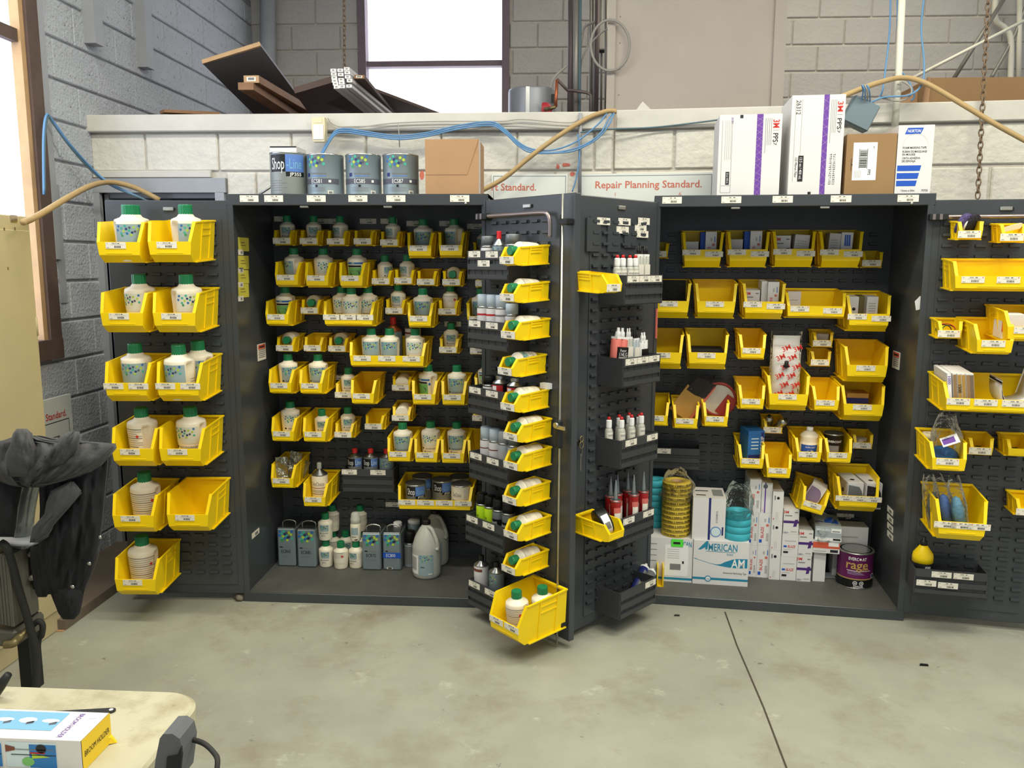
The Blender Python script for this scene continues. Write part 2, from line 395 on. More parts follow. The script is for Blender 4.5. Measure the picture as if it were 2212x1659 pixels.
# low block wall behind the cabinets: left run with doorway, right run at a slight angle
YW = .70; FW = TR(0, YW, 0)
dx0, dx1, dz = -.985, -.335, 2.06
zbm = atY(700, 285, YW).z; zbt = atY(700, 248, YW).z; xend = atY(1326, 260, YW).x
zj = atY(700, 371, YW).z
mb = MB().box(XL, dx0, YW, YW+.14, 0, zbm, 'mortar').box(dx1, xend, YW, YW+.14, 0, zbm, 'mortar').box(dx0, dx1, YW, YW+.14, dz, zbm, 'mortar')
WB = struct('wall_partition', mb)
blocks(WB, FW, XL, xend, 1.75, zbm, zj, atY(632, 330, YW).x, 'block_white', [(dx0-.06, dx1+.06, -1, 2.165)], hgt=zbm-zj, proud=.012, seed=3)
AR = -.1022; FR = FRAME(xend, .722, AR)
zrb = hit(FR, 1500, 277, 0)[1]; zrt = hit(FR, 1500, 236, 0)[1]; zrj = hit(FR, 1500, 367, 0)[1]
mbr = MB().box(0, 4.6, 0, .14, 0, zrb, 'mortar'); WR = struct('wall_partition_angled', mbr); WR.matrix_world = FR
blocks(WR, FR, 0.0, 4.4, 1.7, zrb, zrj, hit(FR, 1456, 330, 0)[0], 'block_white', [], hgt=zrb-zrj, ln=.62, proud=.012, gap=.014, seed=5)
# timber beams along the top of the low wall
xs0 = atY(165, 260, YW-.04).x; xs1 = atY(1310, 260, YW-.04).x
tag(struct('trim_1', MB().bbox(xs0, xs1, YW-.045, YW+.05, zbm, zbt, 'beam_white', .005)))
o = struct('trim_2', MB().bbox(.015, 4.4, -.035, .06, zrb, zrt, 'beam_white', .005)); o.matrix_world = FR
struct('floor_upper_level', MB().box(XL, 6.2, YW+.14, YF, 2.26, 2.38, 'wood_dark'))
# doorway frame, lintel, room beyond
d1 = empty('door_1', TR((dx0+dx1)/2, YW, 0)); d1['kind'] = 'structure'
wchild('lintel_board', MB().bbox(dx0-.03, dx1-.02, YW-.03, YW+.02, 2.125, 2.162, 'beam_white', .003), d1)
wchild('door_head', MB().box(dx0-.05, dx1+.06, YW-.03, YW+.15, 2.045, 2.122, 'steel_paint'), d1)
wchild('door_stop', MB().box(dx0, dx1, YW+.03, YW+.10, 2.02, 2.046, 'steel_paint'), d1)
for x in (dx0-.05, dx1): wchild('door_jamb', MB().box(x, x+.05, YW-.03, YW+.15, 0, 2.046, 'steel_paint'), d1)
wchild('door_jamb', MB().box(dx0, dx0+.025, YW+.02, YW+.10, 0, 2.04, 'steel_paint'), d1)
hz = atY(190, 490, YW-.03).z
wchild('hinge', MB().box(dx0-.045, dx0-.015, YW-.036, YW-.03, hz-.05, hz+.05, 'steel_paint').box(dx0-.028, dx0-.022, YW-.042, YW-.03, hz-.05, hz+.05, 'steel_paint'), d1)
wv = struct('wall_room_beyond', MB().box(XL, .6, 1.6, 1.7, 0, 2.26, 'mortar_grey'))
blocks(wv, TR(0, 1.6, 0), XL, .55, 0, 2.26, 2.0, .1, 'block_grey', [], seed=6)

# wooden curb along the foot of the left wall
a, b = atZ(262, 1252, .05), atZ(128, 1338, .05)
o = struct('trim_3', MB().box(XL, a.x, -.38, YW-.02, 0, .05, 'wood_floor'))

# ---- things on the upper level (seen above the beam)
def bar_px(name, p0, Y0, p1, Y1, w, h, m, label, cat, group=None, end=None, card=False):
    a, b = atY(*p0, Y0), atY(*p1, Y1); d = (b-a); L = d.length; y = d.normalized(); x = y.cross(Vector((0, 0, 1))).normalized(); z = x.cross(y)
    M = Matrix((x, y, z)).transposed().to_4x4(); M.translation = a
    q = MB().box(-w/2, w/2, 0, L, -h/2, h/2, m)
    if end: q.box(-w/2, w/2, -.0015, 0, -h/2, h/2, end)
    o = ob(name, q, None, M); tag(o, label, cat, group)
    if card:
        child('tag_sticker', MB().box(-w*.3, w*.3, -.003, -.001, -h*.3, h*.3, 'paper').box(-w*.2, w*.2, -.004, -.003, -h*.12, h*.2, 'ink_grey'), o)
    return o
def sheet_px(name, pts, t, m, label, cat, edge=None):
    P = [atY(x, y, Y) for x, y, Y in pts]; n = (P[1]-P[0]).cross(P[3]-P[0]).normalized()*t
    q = MB().hexa(P+[p+n for p in P], m); o = ob(name, q); tag(o, label, cat)
    if edge: child('raw_edge', MB().hexa([P[0], P[1], P[1]+(P[2]-P[1])*.01, P[0]+(P[3]-P[0])*.01]+[p+n*1.05 for p in (P[0], P[1], P[1]+(P[2]-P[1])*.01, P[0]+(P[3]-P[0])*.01)], edge), o).location -= (P[3]-P[0]).normalized()*.004
    return o
sheet_px('laminate_sheet', [(438, 138, 1.0), (563, 99, 1.0), (706, 292, 2.5), (604, 302, 2.5)], .022, 'panel_grey', 'large grey laminate sheet tipped up above the doorway beam', 'panel', 'wood_pale')
bar_px('timber_stud', (543, 171), .95, (700, 262), 2.3, .088, .040, 'wood', 'upper timber stud with price sticker resting against grey sheet', 'timber', 'timber studs', 'wood_pale', True)
bar_px('timber_stud', (531, 186), .93, (672, 276), 2.2, .088, .040, 'wood', 'lower reddish timber stud under the stickered stud', 'timber', 'timber studs', 'wood')
sheet_px('dark_door_slab', [(637, 202, 1.15), (722, 177, 1.15), (800, 262, 2.6), (700, 290, 2.6)], .035, 'wood_dark', 'dark brown slab with cleat lying behind the white trim bundle', 'board')
sheet_px('dark_sheet', [(700, 222, 1.6), (808, 196, 1.6), (965, 254, 2.6), (850, 280, 2.6)], .02, 'wood_dark', 'dark flat sheet sloping down in front of the bright far window', 'board')
bar_px('brown_board', (350, 241), .78, (470, 247), 1.0, .07, .016, 'wood', 'thin brown board lying on top of the beam at left', 'board')
ends = [(720, 152), (735, 152), (749, 149), (721, 160), (736, 161), (750, 157), (722, 168), (737, 172), (751, 166), (723, 175), (738, 179), (755, 174), (725, 181), (739, 187), (754, 186), (727, 188)]
for i, (x, y) in enumerate(ends):
    bar_px('trim_stick', (x, y), .95, (x+112, y+92), 2.4, .031, .017, 'carton_white', ORD[i//3]+' row '+['left', 'middle', 'right'][i % 3]+' white moulding stick of the barcoded bundle', 'trim', 'bundle of white moulding sticks', 'paper_white', True)
bar_px('plank', (776, 166), 1.0, (850, 252), 2.3, .06, .02, 'wood_dark', 'dark plank with a label at its end right of the white sticks', 'board', None, 'wood', True)

def path_px(pts): return [atY(x, y, Y) for x, y, Y in pts]
def smooth(pts, n=6):
    P = [Vector(p) for p in pts]; out = []
    for i in range(len(P)-1):
        a, b, c, d = P[max(i-1, 0)], P[i], P[i+1], P[min(i+2, len(P)-1)]
        for k in range(n):
            t = k/n; out.append(.5*((2*b)+(c-a)*t+(2*a-5*b+4*c-d)*t*t+(3*b-a-3*c+d)*t**3))
    out.append(P[-1]); return out
def cable(name, pts, r, m, label, cat='cable', group=None, sm=True, n=8):
    P = path_px(pts); P = smooth(P) if sm else P
    o = ob(name, MB().tube(P, r, m, n)); tag(o, label, cat, group); return o
def chain(name, a, b, r, label):
    mb = MB(); d = (b-a); n = int(d.length/(r*3.1)); t = d.normalized(); s1 = t.orthogonal().normalized(); s2 = t.cross(s1)
    for i in range(n):
        c = a+d*((i+.5)/n); s = s1 if i % 2 else s2
        mb.tube([c+t*(r*2.2*math.cos(q))+s*(r*1.15*math.sin(q)) for q in [2*PI*k/8 for k in range(8)]], r*.38, 'rust', 5, closed=True)
    o = ob(name, mb); tag(o, label, 'chain'); return o
chain('hanging_chain', atY(743, -20, 1.5), atY(744, 150, 1.5), .009, 'thin dark chain hanging in front of the far window, left side')
chain('hanging_chain', atY(2136, -20, .52), atY(2112, 428, .42), .0095, 'long rusty chain hanging down the right wall')
# corner pipe, heater
cable('corner_pipe', [(578, -60, 3.08), (580, 330, 3.08)], .062, 'steel_paint', 'fat grey downpipe in the far left corner', 'pipe', sm=False, n=14)
hx = atY(1149, 230, 2.0); rr = .5*(atY(1200, 230, 2.0)-atY(1098, 230, 2.0)).length; zt = atY(1149, 196, 2.0).z
h = ob('water_heater', MB().lathe([(rr*.97, 0), (rr, .01), (rr, zt-2.38-.012), (rr*.98, zt-2.38), (0, zt-2.37)], 'heater', 32), None, TR(hx.x, 2.0, 2.38)); tag(h, 'grey cylindrical water heater behind the wall beam', 'water heater')
child('seam_band', MB().box(-.035, -.01, -rr-.004, -rr+.05, 0, zt-2.385, 'chrome'), h)
vp = atY(1177, 236, 2.0-rr); 
def at_parent(o): o.matrix_world = Matrix.Identity(4); return o
at_parent(child('red_escutcheon', MB().lathe([(.03, 0), (.048, .004), (.048, .012), (.02, .014)], 'red_ring', 20, T=TR(vp.x, vp.y+.03, vp.z) @ RX(PI/2)), h))
at_parent(child('drain_valve', MB().tube(path_px([(1178, 236, 2.0-rr), (1190, 234, 1.62), (1200, 230, 1.62)]), .012, 'brass', 8), h))
at_parent(child('maker_badge', MB().lathe([(.03, 0), (.03, .004)], 'ink', 18, T=TR(*atY(1195, 213, 2.0-rr*.55)) @ RX(PI/2)), h))
cable('copper_pipe', [(1200, 231, 1.62), (1201, 210, 1.62), (1203, 172, 1.62)], .011, 'copper', 'vertical copper pipe beside the water heater', 'pipe', sm=False)
cable('overflow_pipe', [(1203, 171, 1.62), (1226, 195, 1.66), (1240, 196, 1.7), (1268, 200, 1.7), (1276, 206, 1.7), (1275, 260, 1.7)], .010, 'pipe_dark', 'bent dark pipe leading right from the copper pipe', 'pipe', sm=False)
cable('flex_cable', [(1188, 196, 2.0), (1197, 168, 2.0), (1226, 140, 2.1), (1252, 108, 2.1), (1262, 60, 2.1), (1290, 46, 2.1)], .009, 'cable_grey', 'grey cable rising from the water heater to the conduits', 'cable')
# conduit cluster
for i, (x0, x1, r, m, Y, t) in enumerate([(1236, 1233, .026, 'pipe_dark', 1.9, 'leftmost dark pipe of the vertical pipe cluster'), (1246, 1243, .017, 'conduit', 1.8, 'pale galvanised conduit second in the vertical cluster'),
        (1254, 1251, .010, 'cable_teal', 1.8, 'thin teal-grey conduit third in the vertical cluster'), (1277, 1275, .011, 'conduit', 2.3, 'grey conduit in the middle of the vertical cluster'),
        (1284, 1281, .014, 'conduit', 2.3, 'grey pipe left of the dark red pipe'), (1292, 1286, .018, 'pipe_dark', 2.1, 'dark reddish pipe in the vertical cluster'),
        (1300, 1298, .009, 'conduit', 2.3, 'thin conduit between dark pipe and beige panel'), (1311, 1309, .014, 'conduit', 2.2, 'rightmost conduit beside the beige panel')]):
    cable('conduit_pipe', [(x0, -60, Y), (x1, 300, Y)], r, m, t, 'pipe', 'vertical pipes above the beam', sm=False, n=10)
o = cable('coiled_cable', [(1252, 160, 1.85), (1265, 110, 1.85), (1300, 70, 1.85), (1330, 58, 1.85)], .006, 'cable_grey', 'grey cable sweeping up to the big loop', 'cable')
P = [atY(1318+44*math.sin(q)*(.95), 98-55*math.cos(q), 1.70) for q in [2*PI*k/28 for k in range(28)]]
tag(ob('cable_loop', MB().tube(P, .0085, 'cable_grey', 7, closed=True)), 'large loop of grey cable in front of beige panel', 'cable')
jb = atY(1303, 80, 2.265); q = MB().bbox(-.035, .035, -.03, .03, -.09, .09, 'pipe_white', .006).box(-.04, .04, -.02, .03, -.1, -.085, 'ink')
tag(ob('switch_box', q, None, TR(*jb)), 'small white electrical box among the vertical pipes', 'electrical box')
for a, b in ((1262, 1300), (1250, 1284)):
    pass
# beige plywood panel on the upper level
YP = 1.75; pa, pb = atY(1318, 120, YP).x, atY(1668, 120, YP).x; pc = atY(1690, 120, YP).x
pw = struct('wall_plywood', MB().box(pa, pc, YP, YP+.1, 2.38, 4.5, 'plywood_paint'))
child('edge_batten', MB().box(pa-.02, pa+.03, YP-.02, YP, 2.38, 4.5, 'plywood_paint'), pw)
child('edge_batten', MB().box(pb, pc+.01, YP-.03, YP, 2.38, 4.5, 'plywood_paint'), pw)
for k in range(6): child('nail_head', MB().lathe([(.004, 0), (.004, .002)], 'rust', 8, T=TR(pa+.06, YP, 2.75+.16*k) @ RX(PI/2)), pw)
sheet_px('angle_offcut', [(1368, 246, .8), (1388, 219, .8), (1410, 240, .8), (1388, 252, .8)], .03, 'beam_white', 'white offcut with a pointed top lying on the beam', 'offcut')

# ---- cables, hoses, signs on the low wall
YB = YW-.06
s1 = atY(693, 281, YB)
sn = ob('motion_sensor', MB().prism([(-.030, -.065), (.030, -.065), (.036, .0), (.034, .058), (-.036, .058), (-.036, 0)], -.045, 0, 'sensor').prism([(-.026, -.055), (.026, -.055), (.028, .02), (-.028, .02)], -.049, -.044, 'sign_white'), None, TR(s1.x, YB, s1.z)); tag(sn, 'cream motion sensor fixed on the wall above the paint cans', 'sensor')
child('sensor_lens', MB().prism([(-.022, .03), (.022, .03), (.020, .052), (-.020, .052)], -.047, -.044, 'sensor'), sn)
blue = [(686, 350, YB-.03), (700, 322, YB-.02), (722, 288, YB-.02), (745, 281, YB-.01), (790, 287, YB-.02), (857, 296, YB-.02), (920, 290, YB-.02), (985, 275, YB-.02), (1058, 266, YB-.01), (1090, 282, YB-.02), (1120, 310, YB-.02), (1150, 325, YB-.03)]
ends = [[(1195, 324, YB-.03), (1245, 306, YB-.03), (1290, 270, YB-.03), (1312, 245, YB), (1330, 240, YB)], [(1200, 329, YB-.03), (1255, 316, YB-.03), (1295, 290, YB-.03), (1318, 252, YB), (1330, 240, YB)], [(1210, 330, YB-.04), (1245, 324, YB-.04), (1290, 300, YB-.03), (1315, 270, YB-.03), (1328, 240, YB)]]
for i, e in enumerate(ends):
    pts = [(x, y+i*4-3, Y-.005*i) for x, y, Y in blue]+e
    cable('network_cable', pts, .0042, 'cable_blue', ['upper', 'middle', 'lower'][i]+' strand of the blue network cable bundle sagging along the beam', 'cable', 'blue network cables')
cable('network_cable', [(1248, 290, YB-.03), (1252, 330, YB-.03), (1246, 380, YB-.03), (1236, 414, YB-.03)], .004, 'cable_blue', 'single blue cable dropping between the two white signs', 'cable')
cable('telephone_wire', [(708, 255, YB), (722, 270, YB), (760, 276, YB), (850, 266, YB), (960, 262, YB), (1080, 262, YB), (1130, 258, YB), (1230, 265, YB), (1252, 252, YB)], .0026, 'cable_grey', 'upper thin grey wire running along the beam', 'cable')
cable('telephone_wire', [(730, 274, YB), (820, 272, YB), (920, 269, YB), (1010, 268, YB), (1100, 266, YB), (1180, 270, YB), (1250, 272, YB)], .0026, 'cable_grey', 'lower thin grey wire running along the beam', 'cable')
cable('telephone_wire', [(860, 264, YB), (862, 290, YB), (863, 318, YB)], .0026, 'cable_grey', 'short grey wire dropping behind the third paint can', 'cable', sm=False)
cable('wall_conduit', [(1254, 244, YB), (1253, 300, YB+.01), (1252, 440, YB+.02)], .010, 'steel_paint', 'white conduit running down the low wall between signs', 'pipe', sm=False, n=10)
cable('teal_cable', [(1254, 286, YB-.02), (1300, 280, YB), (1400, 276, YB+.02), (1480, 268, YB), (1560, 258, YB-.03), (1640, 250, YB-.05)], .0042, 'cable_teal', 'dark teal cable crossing the angled wall left of boxes', 'cable')
cable('air_hose', [(1040, 412, YB-.06), (1090, 384, YB-.05), (1150, 335, YB-.04), (1215, 288, YB-.03), (1270, 255, YB), (1312, 240, YB), (1332, 241, YB)], .0125, 'hose_tan', 'brown air hose rising from cardboard box to the beam', 'hose', n=10)
cable('air_hose', [(50, 480, -.55), (78, 468, -.35), (150, 425, .0), (200, 400, .3), (240, 394, .5), (290, 405, .6), (345, 432, .66)], .0135, 'hose_tan', 'tan air hose arching over the far-left door', 'hose', n=10)
cable('cable_bundle', [(95, 420, .12), (94, 300, .15), (100, 250, .2), (112, 258, .25), (150, 310, .35), (200, 365, .5), (240, 397, .55), (310, 430, .62)], .006, 'cable_blue', 'blue cable pair draped from the window casing to the hose', 'cable')
cable('cable_bundle', [(97, 420, .13), (97, 300, .16), (103, 254, .21), (114, 266, .26), (152, 318, .36), (202, 373, .51), (246, 404, .56), (320, 434, .62)], .005, 'cable_teal', 'teal cable running beside the blue pair at left', 'cable')
for nm, x0, x1, fr_, t, tc, tw in (('left', 1062, 1226, FW, 'rt Standard.', 1110, 96), ('right', 1248, 1542, FR, 'Repair Planning Standard.', 1400, 230)):
    yl = -.02 if nm == 'left' else -.062; a = hit(fr_, x0, 376, yl); b = hit(fr_, x1, 376, yl); c = hit(fr_, tc, 398 if nm == 'right' else 404, yl); w = hit(fr_, tc+tw/2, 398, yl)[0]-hit(fr_, tc-tw/2, 398, yl)[0]
    o = ob('wall_sign', MB().box(a[0], b[0], yl, yl+.012, a[1]-.165, a[1], 'sign_white'), None, fr_); tag(o, 'white wall sign with coral lettering, '+('partly behind the cardboard box' if nm == 'left' else 'between cabinets, full title showing'), 'sign', 'wall signs')
    q = MB().text(t, .036, flat(yl-.0008), 'sign_text', c[0], c[1], w, bold=.012)
    if nm == 'right': q.text('1', .02, flat(yl-.0008), 'sign_text', hit(fr_, 1329, 420, yl)[0], hit(fr_, 1329, 420, yl)[1]).text('6', .022, flat(yl-.0008), 'sign_text', hit(fr_, 1469, 419, yl)[0], hit(fr_, 1469, 419, yl)[1])
    child('lettering', q, o)
    fm = MB()
    for z in (a[1]-.010,): fm.rect(a[0]+.01, b[0]-.01, z-.003, z, flat(yl-.0006), 'sign_line')
    fm.rect(a[0]+.008, a[0]+.011, a[1]-.16, a[1]-.01, flat(yl-.0006), 'sign_line').rect(b[0]-.011, b[0]-.008, a[1]-.16, a[1]-.01, flat(yl-.0006), 'sign_line')
    child('border_line', fm, o)
# bare brick patches showing through the paint
for x, y, w, h in ((1222, 356, .055, .022), (1236, 376, .03, .03), (1205, 360, .02, .03), (912, 378, .03, .05)):
    p = atY(x, y, YW-.013); n = 9; pts = [(w*.5*math.cos(2*PI*k/n)*random.uniform(.7, 1.15), h*.5*math.sin(2*PI*k/n)*random.uniform(.7, 1.15)) for k in range(n)]
    o = child('bare_patch', MB().prism(pts, -.001, .002, 'sign_text'), WB); o.matrix_world = TR(p.x, YW-.0125, p.z)
# right side: white pipe, tan hose, junction box, blue cables, conduits on the far wall, boxes
YR = .50
cable('white_pipe', [(1951, -60, YR), (1941, 170, YR), (1933, 272, YR)], .0165, 'pipe_white', 'white vertical pipe above the foam tape carton', 'pipe', sm=False, n=12)
cable('air_hose', [(1800, 216, .36), (1850, 196, .38), (1900, 178, .42), (1950, 168, .45), (2000, 180, .42), (2080, 226, .35), (2150, 268, .3), (2230, 312, .25)], .0125, 'hose_tan', 'tan air hose tied to the white pipe at upper right', 'hose', n=10)
cable('blue_wire', [(1924, -30, .55), (1922, 60, .55), (1914, 140, .53), (1905, 200, .5), (1892, 215, .48)], .0045, 'cable_blue', 'left blue wire hanging beside the white pipe', 'cable')
cable('blue_wire', [(1938, -30, .6), (1939, 60, .6), (1941, 140, .58), (1960, 170, .52), (1975, 205, .5), (1968, 218, .5)], .004, 'cable_blue', 'middle blue wire passing behind the white pipe', 'cable')
cable('blue_wire', [(1999, -30, .5), (1990, 60, .5), (1996, 130, .48), (1992, 180, .45), (1965, 205, .43), (1910, 210, .43), (1880, 222, .43)], .0045, 'cable_blue', 'right blue wire curling down to the junction box', 'cable')
for i, (dx, l) in enumerate(((0, 'first'), (5, 'second'), (10, 'third'))):
    cable('box_wire', [(1858+dx*1.5, 236, .42), (1864+dx, 200, .36), (1862+dx, 184, .34), (1868+dx, 196, .34), (1870+dx, 228, .42)], .0035, 'cable_blue' if i != 1 else 'cable_grey', l+' looped wire entering the slate junction box from the hose', 'cable')
cable('grey_wire', [(1880, 226, .44), (1900, 212, .44), (1940, 218, .44), (1965, 208, .44), (1968, 190, .44), (1950, 176, .44), (1940, 182, .44)], .0045, 'cable_grey', 'grey wire coiled round the white pipe under the hose', 'cable')
jc = atY(1857, 247, .42)
jx = ob('junction_box', MB().bbox(-.066, .066, -.03, .03, -.066, .066, 'junction', .005), None, TR(*jc) @ RY(math.radians(25))); tag(jx, 'tilted slate grey junction box hanging above the brown carton', 'electrical box')
child('box_cover', MB().bbox(-.062, .062, -.034, -.029, -.062, .062, 'junction', .002), jx)
for i, (pts, r, m, t) in enumerate([([(2212, 45, 2.6), (1965, 172, 2.6)], .012, 'pipe_white', 'thin pale rod sloping down toward the white pipe'), ([(2180, -20, 3.0), (2060, 170, 3.0)], .016, 'conduit', 'grey diagonal conduit on the far right wall'),
        ([(2225, -10, 3.1), (2190, 80, 3.1), (2140, 170, 3.1)], .014, 'conduit', 'second diagonal conduit near the far right corner'), ([(2152, -20, 3.1), (2150, 40, 3.1), (2172, 62, 3.1), (2184, 90, 3.1), (2182, 190, 3.1)], .022, 'pipe_white', 'pale bent pipe on the far right wall'), ([(2203, -20, 3.1), (2200, 190, 3.1)], .020, 'pipe_white', 'pale straight pipe at the right edge of the far wall')]):
    cable('far_pipe', pts, r, m, t, 'pipe', sm=(len(pts) > 2), n=8)
a = atY(2010, 168, .95); b = atY(2240, 168, .95)
o = ob('cardboard_box', MB().box(a.x, b.x, .95, 1.35, 2.38, a.z, 'cardboard_dark'), None); tag(o, 'long brown cardboard box up on the ledge at far right', 'box')
child('box_flap', MB().hexa([(a.x-.05, .93, 2.38), (a.x-.005, .94, 2.38), (a.x-.005, .96, 2.38), (a.x-.05, .95, 2.38), (a.x-.02, .93, a.z), (a.x-.001, .94, a.z), (a.x-.001, .96, a.z), (a.x-.02, .95, a.z)], 'cardboard'), o)
a = atY(1962, 175, 1.1); b = atY(1998, 172, 1.1)
o = ob('cardboard_box', MB().hexa([(a.x-.09, 1.1, 2.38), (b.x, 1.1, 2.38), (b.x, 1.3, 2.38), (a.x-.09, 1.3, 2.38), (a.x+.05, 1.1, a.z-.05), (b.x, 1.1, b.z), (b.x, 1.3, b.z), (a.x+.05, 1.3, a.z-.05)], 'cardboard'), None); tag(o, 'small brown carton with slanted side left of the long box', 'box')
# ------------------------------------------------------------------ cabinets
CW, CDp, CH, WD = 1.2192, .585, 1.9812, .5875
ZT, ZB = 1.9519, .0384
F1 = FRAME(0, 0, 0); F2 = FRAME(1.9822, .113, AR)
B1 = F1 @ TR(0, CDp-.022, 0); B2 = F2 @ TR(0, CDp-.022, 0)
def dframe(cf, hx, ang, hinge_left):
    # ang: direction of the free edge seen from the hinge, in the cabinet frame (towards the room = -y)
    dx, dy = math.cos(ang), -math.sin(ang)
    if hinge_left: return cf @ TR(hx, 0, 0) @ RZ(math.atan2(dy, dx))
    return cf @ TR(hx+WD*dx, WD*dy, 0) @ RZ(math.atan2(-dy, -dx))
D1 = dframe(F1, .0194, 3.0949, False); D2 = dframe(F1, CW-.0194, .7994, True)
D3 = dframe(F2, .0194, 2.1839, False); D4 = dframe(F2, CW-.0194, .0647, True)
LOUV = cached('louver', lambda: MB().hexa([(-.0215, -.001, -.008), (.0215, -.001, -.008), (.0215, .002, -.008), (-.0215, .002, -.008), (-.020, -.011, .006), (.020, -.011, .006), (.0215, .002, .008), (-.0215, .002, .008)], 'cabinet').add([(-.0205, -.011, -.005), (.0205, -.011, -.005), (.0215, -.001, -.008), (-.0215, -.001, -.008), (-.020, -.011, .006), (.020, -.011, .006)], [(0, 1, 5, 4), (3, 2, 1, 0)], 'cabinet').mesh('louver'))
def cabinet(fr, dl, dr, label, la, ra):
    root = empty('storage_cabinet', fr); tag(root, label, 'cabinet', 'bin storage cabinets')
    def part(name, mb): return child(name, mb, root)
    part('side_panel', MB().box(0, .018, 0, CDp, .0, CH, 'cabinet'))
    part('side_panel', MB().box(CW-.018, CW, 0, CDp, .0, CH, 'cabinet'))
    part('top_panel', MB().box(0, CW, 0, CDp, CH-.018, CH, 'cabinet'))
    part('header', MB().bbox(0, CW, -.004, .02, CH-.052, CH, 'cabinet', .003))
    part('bottom_shelf', MB().box(.018, CW-.018, .0, CDp-.02, .0, .042, 'cabinet_floor'))
    part('kick_plate', MB().bbox(0, CW, -.004, .006, 0, .048, 'cabinet', .002))
    for x in (.3, .62): part('door_catch', MB().bbox(x*CW-.02, x*CW+.02, .0, .02, CH-.062, CH-.052, 'rod_metal', .002))
    bp = part('back_panel', MB().box(.018, CW-.018, CDp-.022, CDp, .03, CH-.018, 'cabinet'))
    rv = MB()
    for s in (0, 1):
        for k in range(12):
            rv.lathe([(.005, 0), (.005, .002), (0, .004)], 'bolt', 8, T=TR(.018 if s == 0 else CW-.018, .030, .10+.155*k) @ RY(PI/2 if s == 0 else -PI/2))
    part('rivets', rv)['kind'] = 'stuff'
    # shelf-side louvres on both side walls are absent; doors next
    spots = []
    for r in range(37):
        for c in range(16): spots.append((bp, fr @ TR(.10+.0675*c, CDp-.022, .13+.047*r)))
    for dm, xs, left in ((dl, la, True), (dr, ra, False)):
        d = child('door', MB().bbox(0, WD, 0, .032, ZB, ZT, 'cabinet', .004).box(.045 if not left else .085, WD-(.045 if left else .085), -.004, .001, ZB+.05, ZT-.085, 'cabinet'), root)
        d.matrix_world = dm
        def sub(name, mb, d=d): return child(name, mb, d)
        cx = .30
        sub('latch_plate', MB().bbox(cx-.024, cx+.024, -.010, 0, ZT-.048, ZT-.032, 'rod_metal', .002).box(cx+.012, cx+.03, -.007, 0, ZT-.046, ZT-.034, 'black'))
        hxl = WD if left else 0
        sub('piano_hinge', MB().box(hxl-.012, hxl+.012, -.004, .004, ZB, ZT, 'cabinet'))
        for r in range(37):
            for x in xs: spots.append((d, dm @ TR(x, -.004, .155+.047*r)))
        if dm is dl: root['dl'] = d.name
        else: root['dr'] = d.name
    best = sorted([s for s in spots if in_view(s[1].translation, 10)], key=lambda s: (s[1].translation-CAM).length)[:300]
    ids = set(id(s) for s in best)
    rest = MB()
    me = LOUV
    lv = [tuple(v.co) for v in me.vertices]; lf = [tuple(p.vertices) for p in me.polygons]
    inv = fr.inverted()
    for s in spots:
        if id(s) in ids:
            o = child('louver', LOUV, s[0]); o.matrix_world = s[1]
        else: rest.add(lv, lf, 'cabinet', False, inv @ s[1])
    part('louvers', rest)['kind'] = 'stuff'
    return root
bpy.context.view_layer.update()
CAB1 = cabinet(F1, D1, D2, 'open charcoal steel cabinet on the left, full of green-capped bottles in bins', [WD-.09-.0675*i for i in range(6)], [.085+.0675*i for i in range(6)])
CAB2 = cabinet(F2, D3, D4, 'open charcoal steel cabinet on the right, holding tape, boxes and abrasives', [.115+.0675*i for i in range(6)], [.075+.0675*i for i in range(7)])
def door_of(cab, k): return bpy.data.objects[cab[k]]
# hardware on the two folded-forward doors and the far-right one
d = door_of(CAB1, 'dr')
child('lock_rod', MB().tube([(WD-.045, -.03, ZB-.02), (WD-.045, -.03, ZT-.005)], .005, 'rod_metal', 8), d)
for z in (ZT-.115, .12): child('rod_guide', MB().bbox(WD-.06, WD-.01, -.038, 0, z-.012, z+.012, 'black', .003), d)
child('lock_lever', MB().bbox(WD-.058, WD-.030, -.048, -.02, .90, 1.02, 'dark_steel', .006).lathe([(.012, 0), (.012, .014)], 'rod_metal', 12, T=TR(WD-.044, -.045, 1.0) @ RX(PI/2)).box(WD-.044, WD+.006, -.054, -.048, .985, 1.0, 'rod_metal'), d)
def stay_bar(dd, x0, x1, flip):
    z = ZT-.075
    P = smooth([(x0, -.03, z), (x0+(x1-x0)*.5, -.03, z), (x1-.05*flip, -.03, z), (x1-.012*flip, -.03, z-.012), (x1, -.03, z-.05), (x1, -.03, z-.10)], 5)
    child('stay_bar', MB().tube(P, .009, 'bar_metal', 8), dd)
    child('stay_bracket', MB().bbox(x0-.03, x0+.045, -.045, -.005, z-.014, z+.014, 'dark_steel', .003).box(x0-.02, x0-.008, -.048, -.044, z-.012, z+.012, 'bar_metal').box(x0+.008, x0+.02, -.048, -.044, z-.012, z+.012, 'bar_metal'), dd)
stay_bar(d, .02, .47, 1)
d = door_of(CAB2, 'dr'); stay_bar(d, .02, .50, 1)
d = door_of(CAB2, 'dl')
for x, z0, z1 in ((.10, 1.74, 1.86), (.24, 1.74, 1.86), (.36, 1.76, 1.86)): child('card_pocket', MB().box(x-.045, x+.045, -.012, -.004, z0-.02, z1, 'cabinet'), d)
ky = hit(D3, 1254, 955, -.02)
k = empty('key_bunch', D3 @ TR(ky[0], -.02, ky[1])); tag(k, 'bunch of keys hanging from the lock of the middle door', 'keys')
child('lock_cylinder', MB().lathe([(.014, 0), (.014, .02)], 'black', 12, T=TR(-.012, .018, .0) @ RX(PI/2)), k)
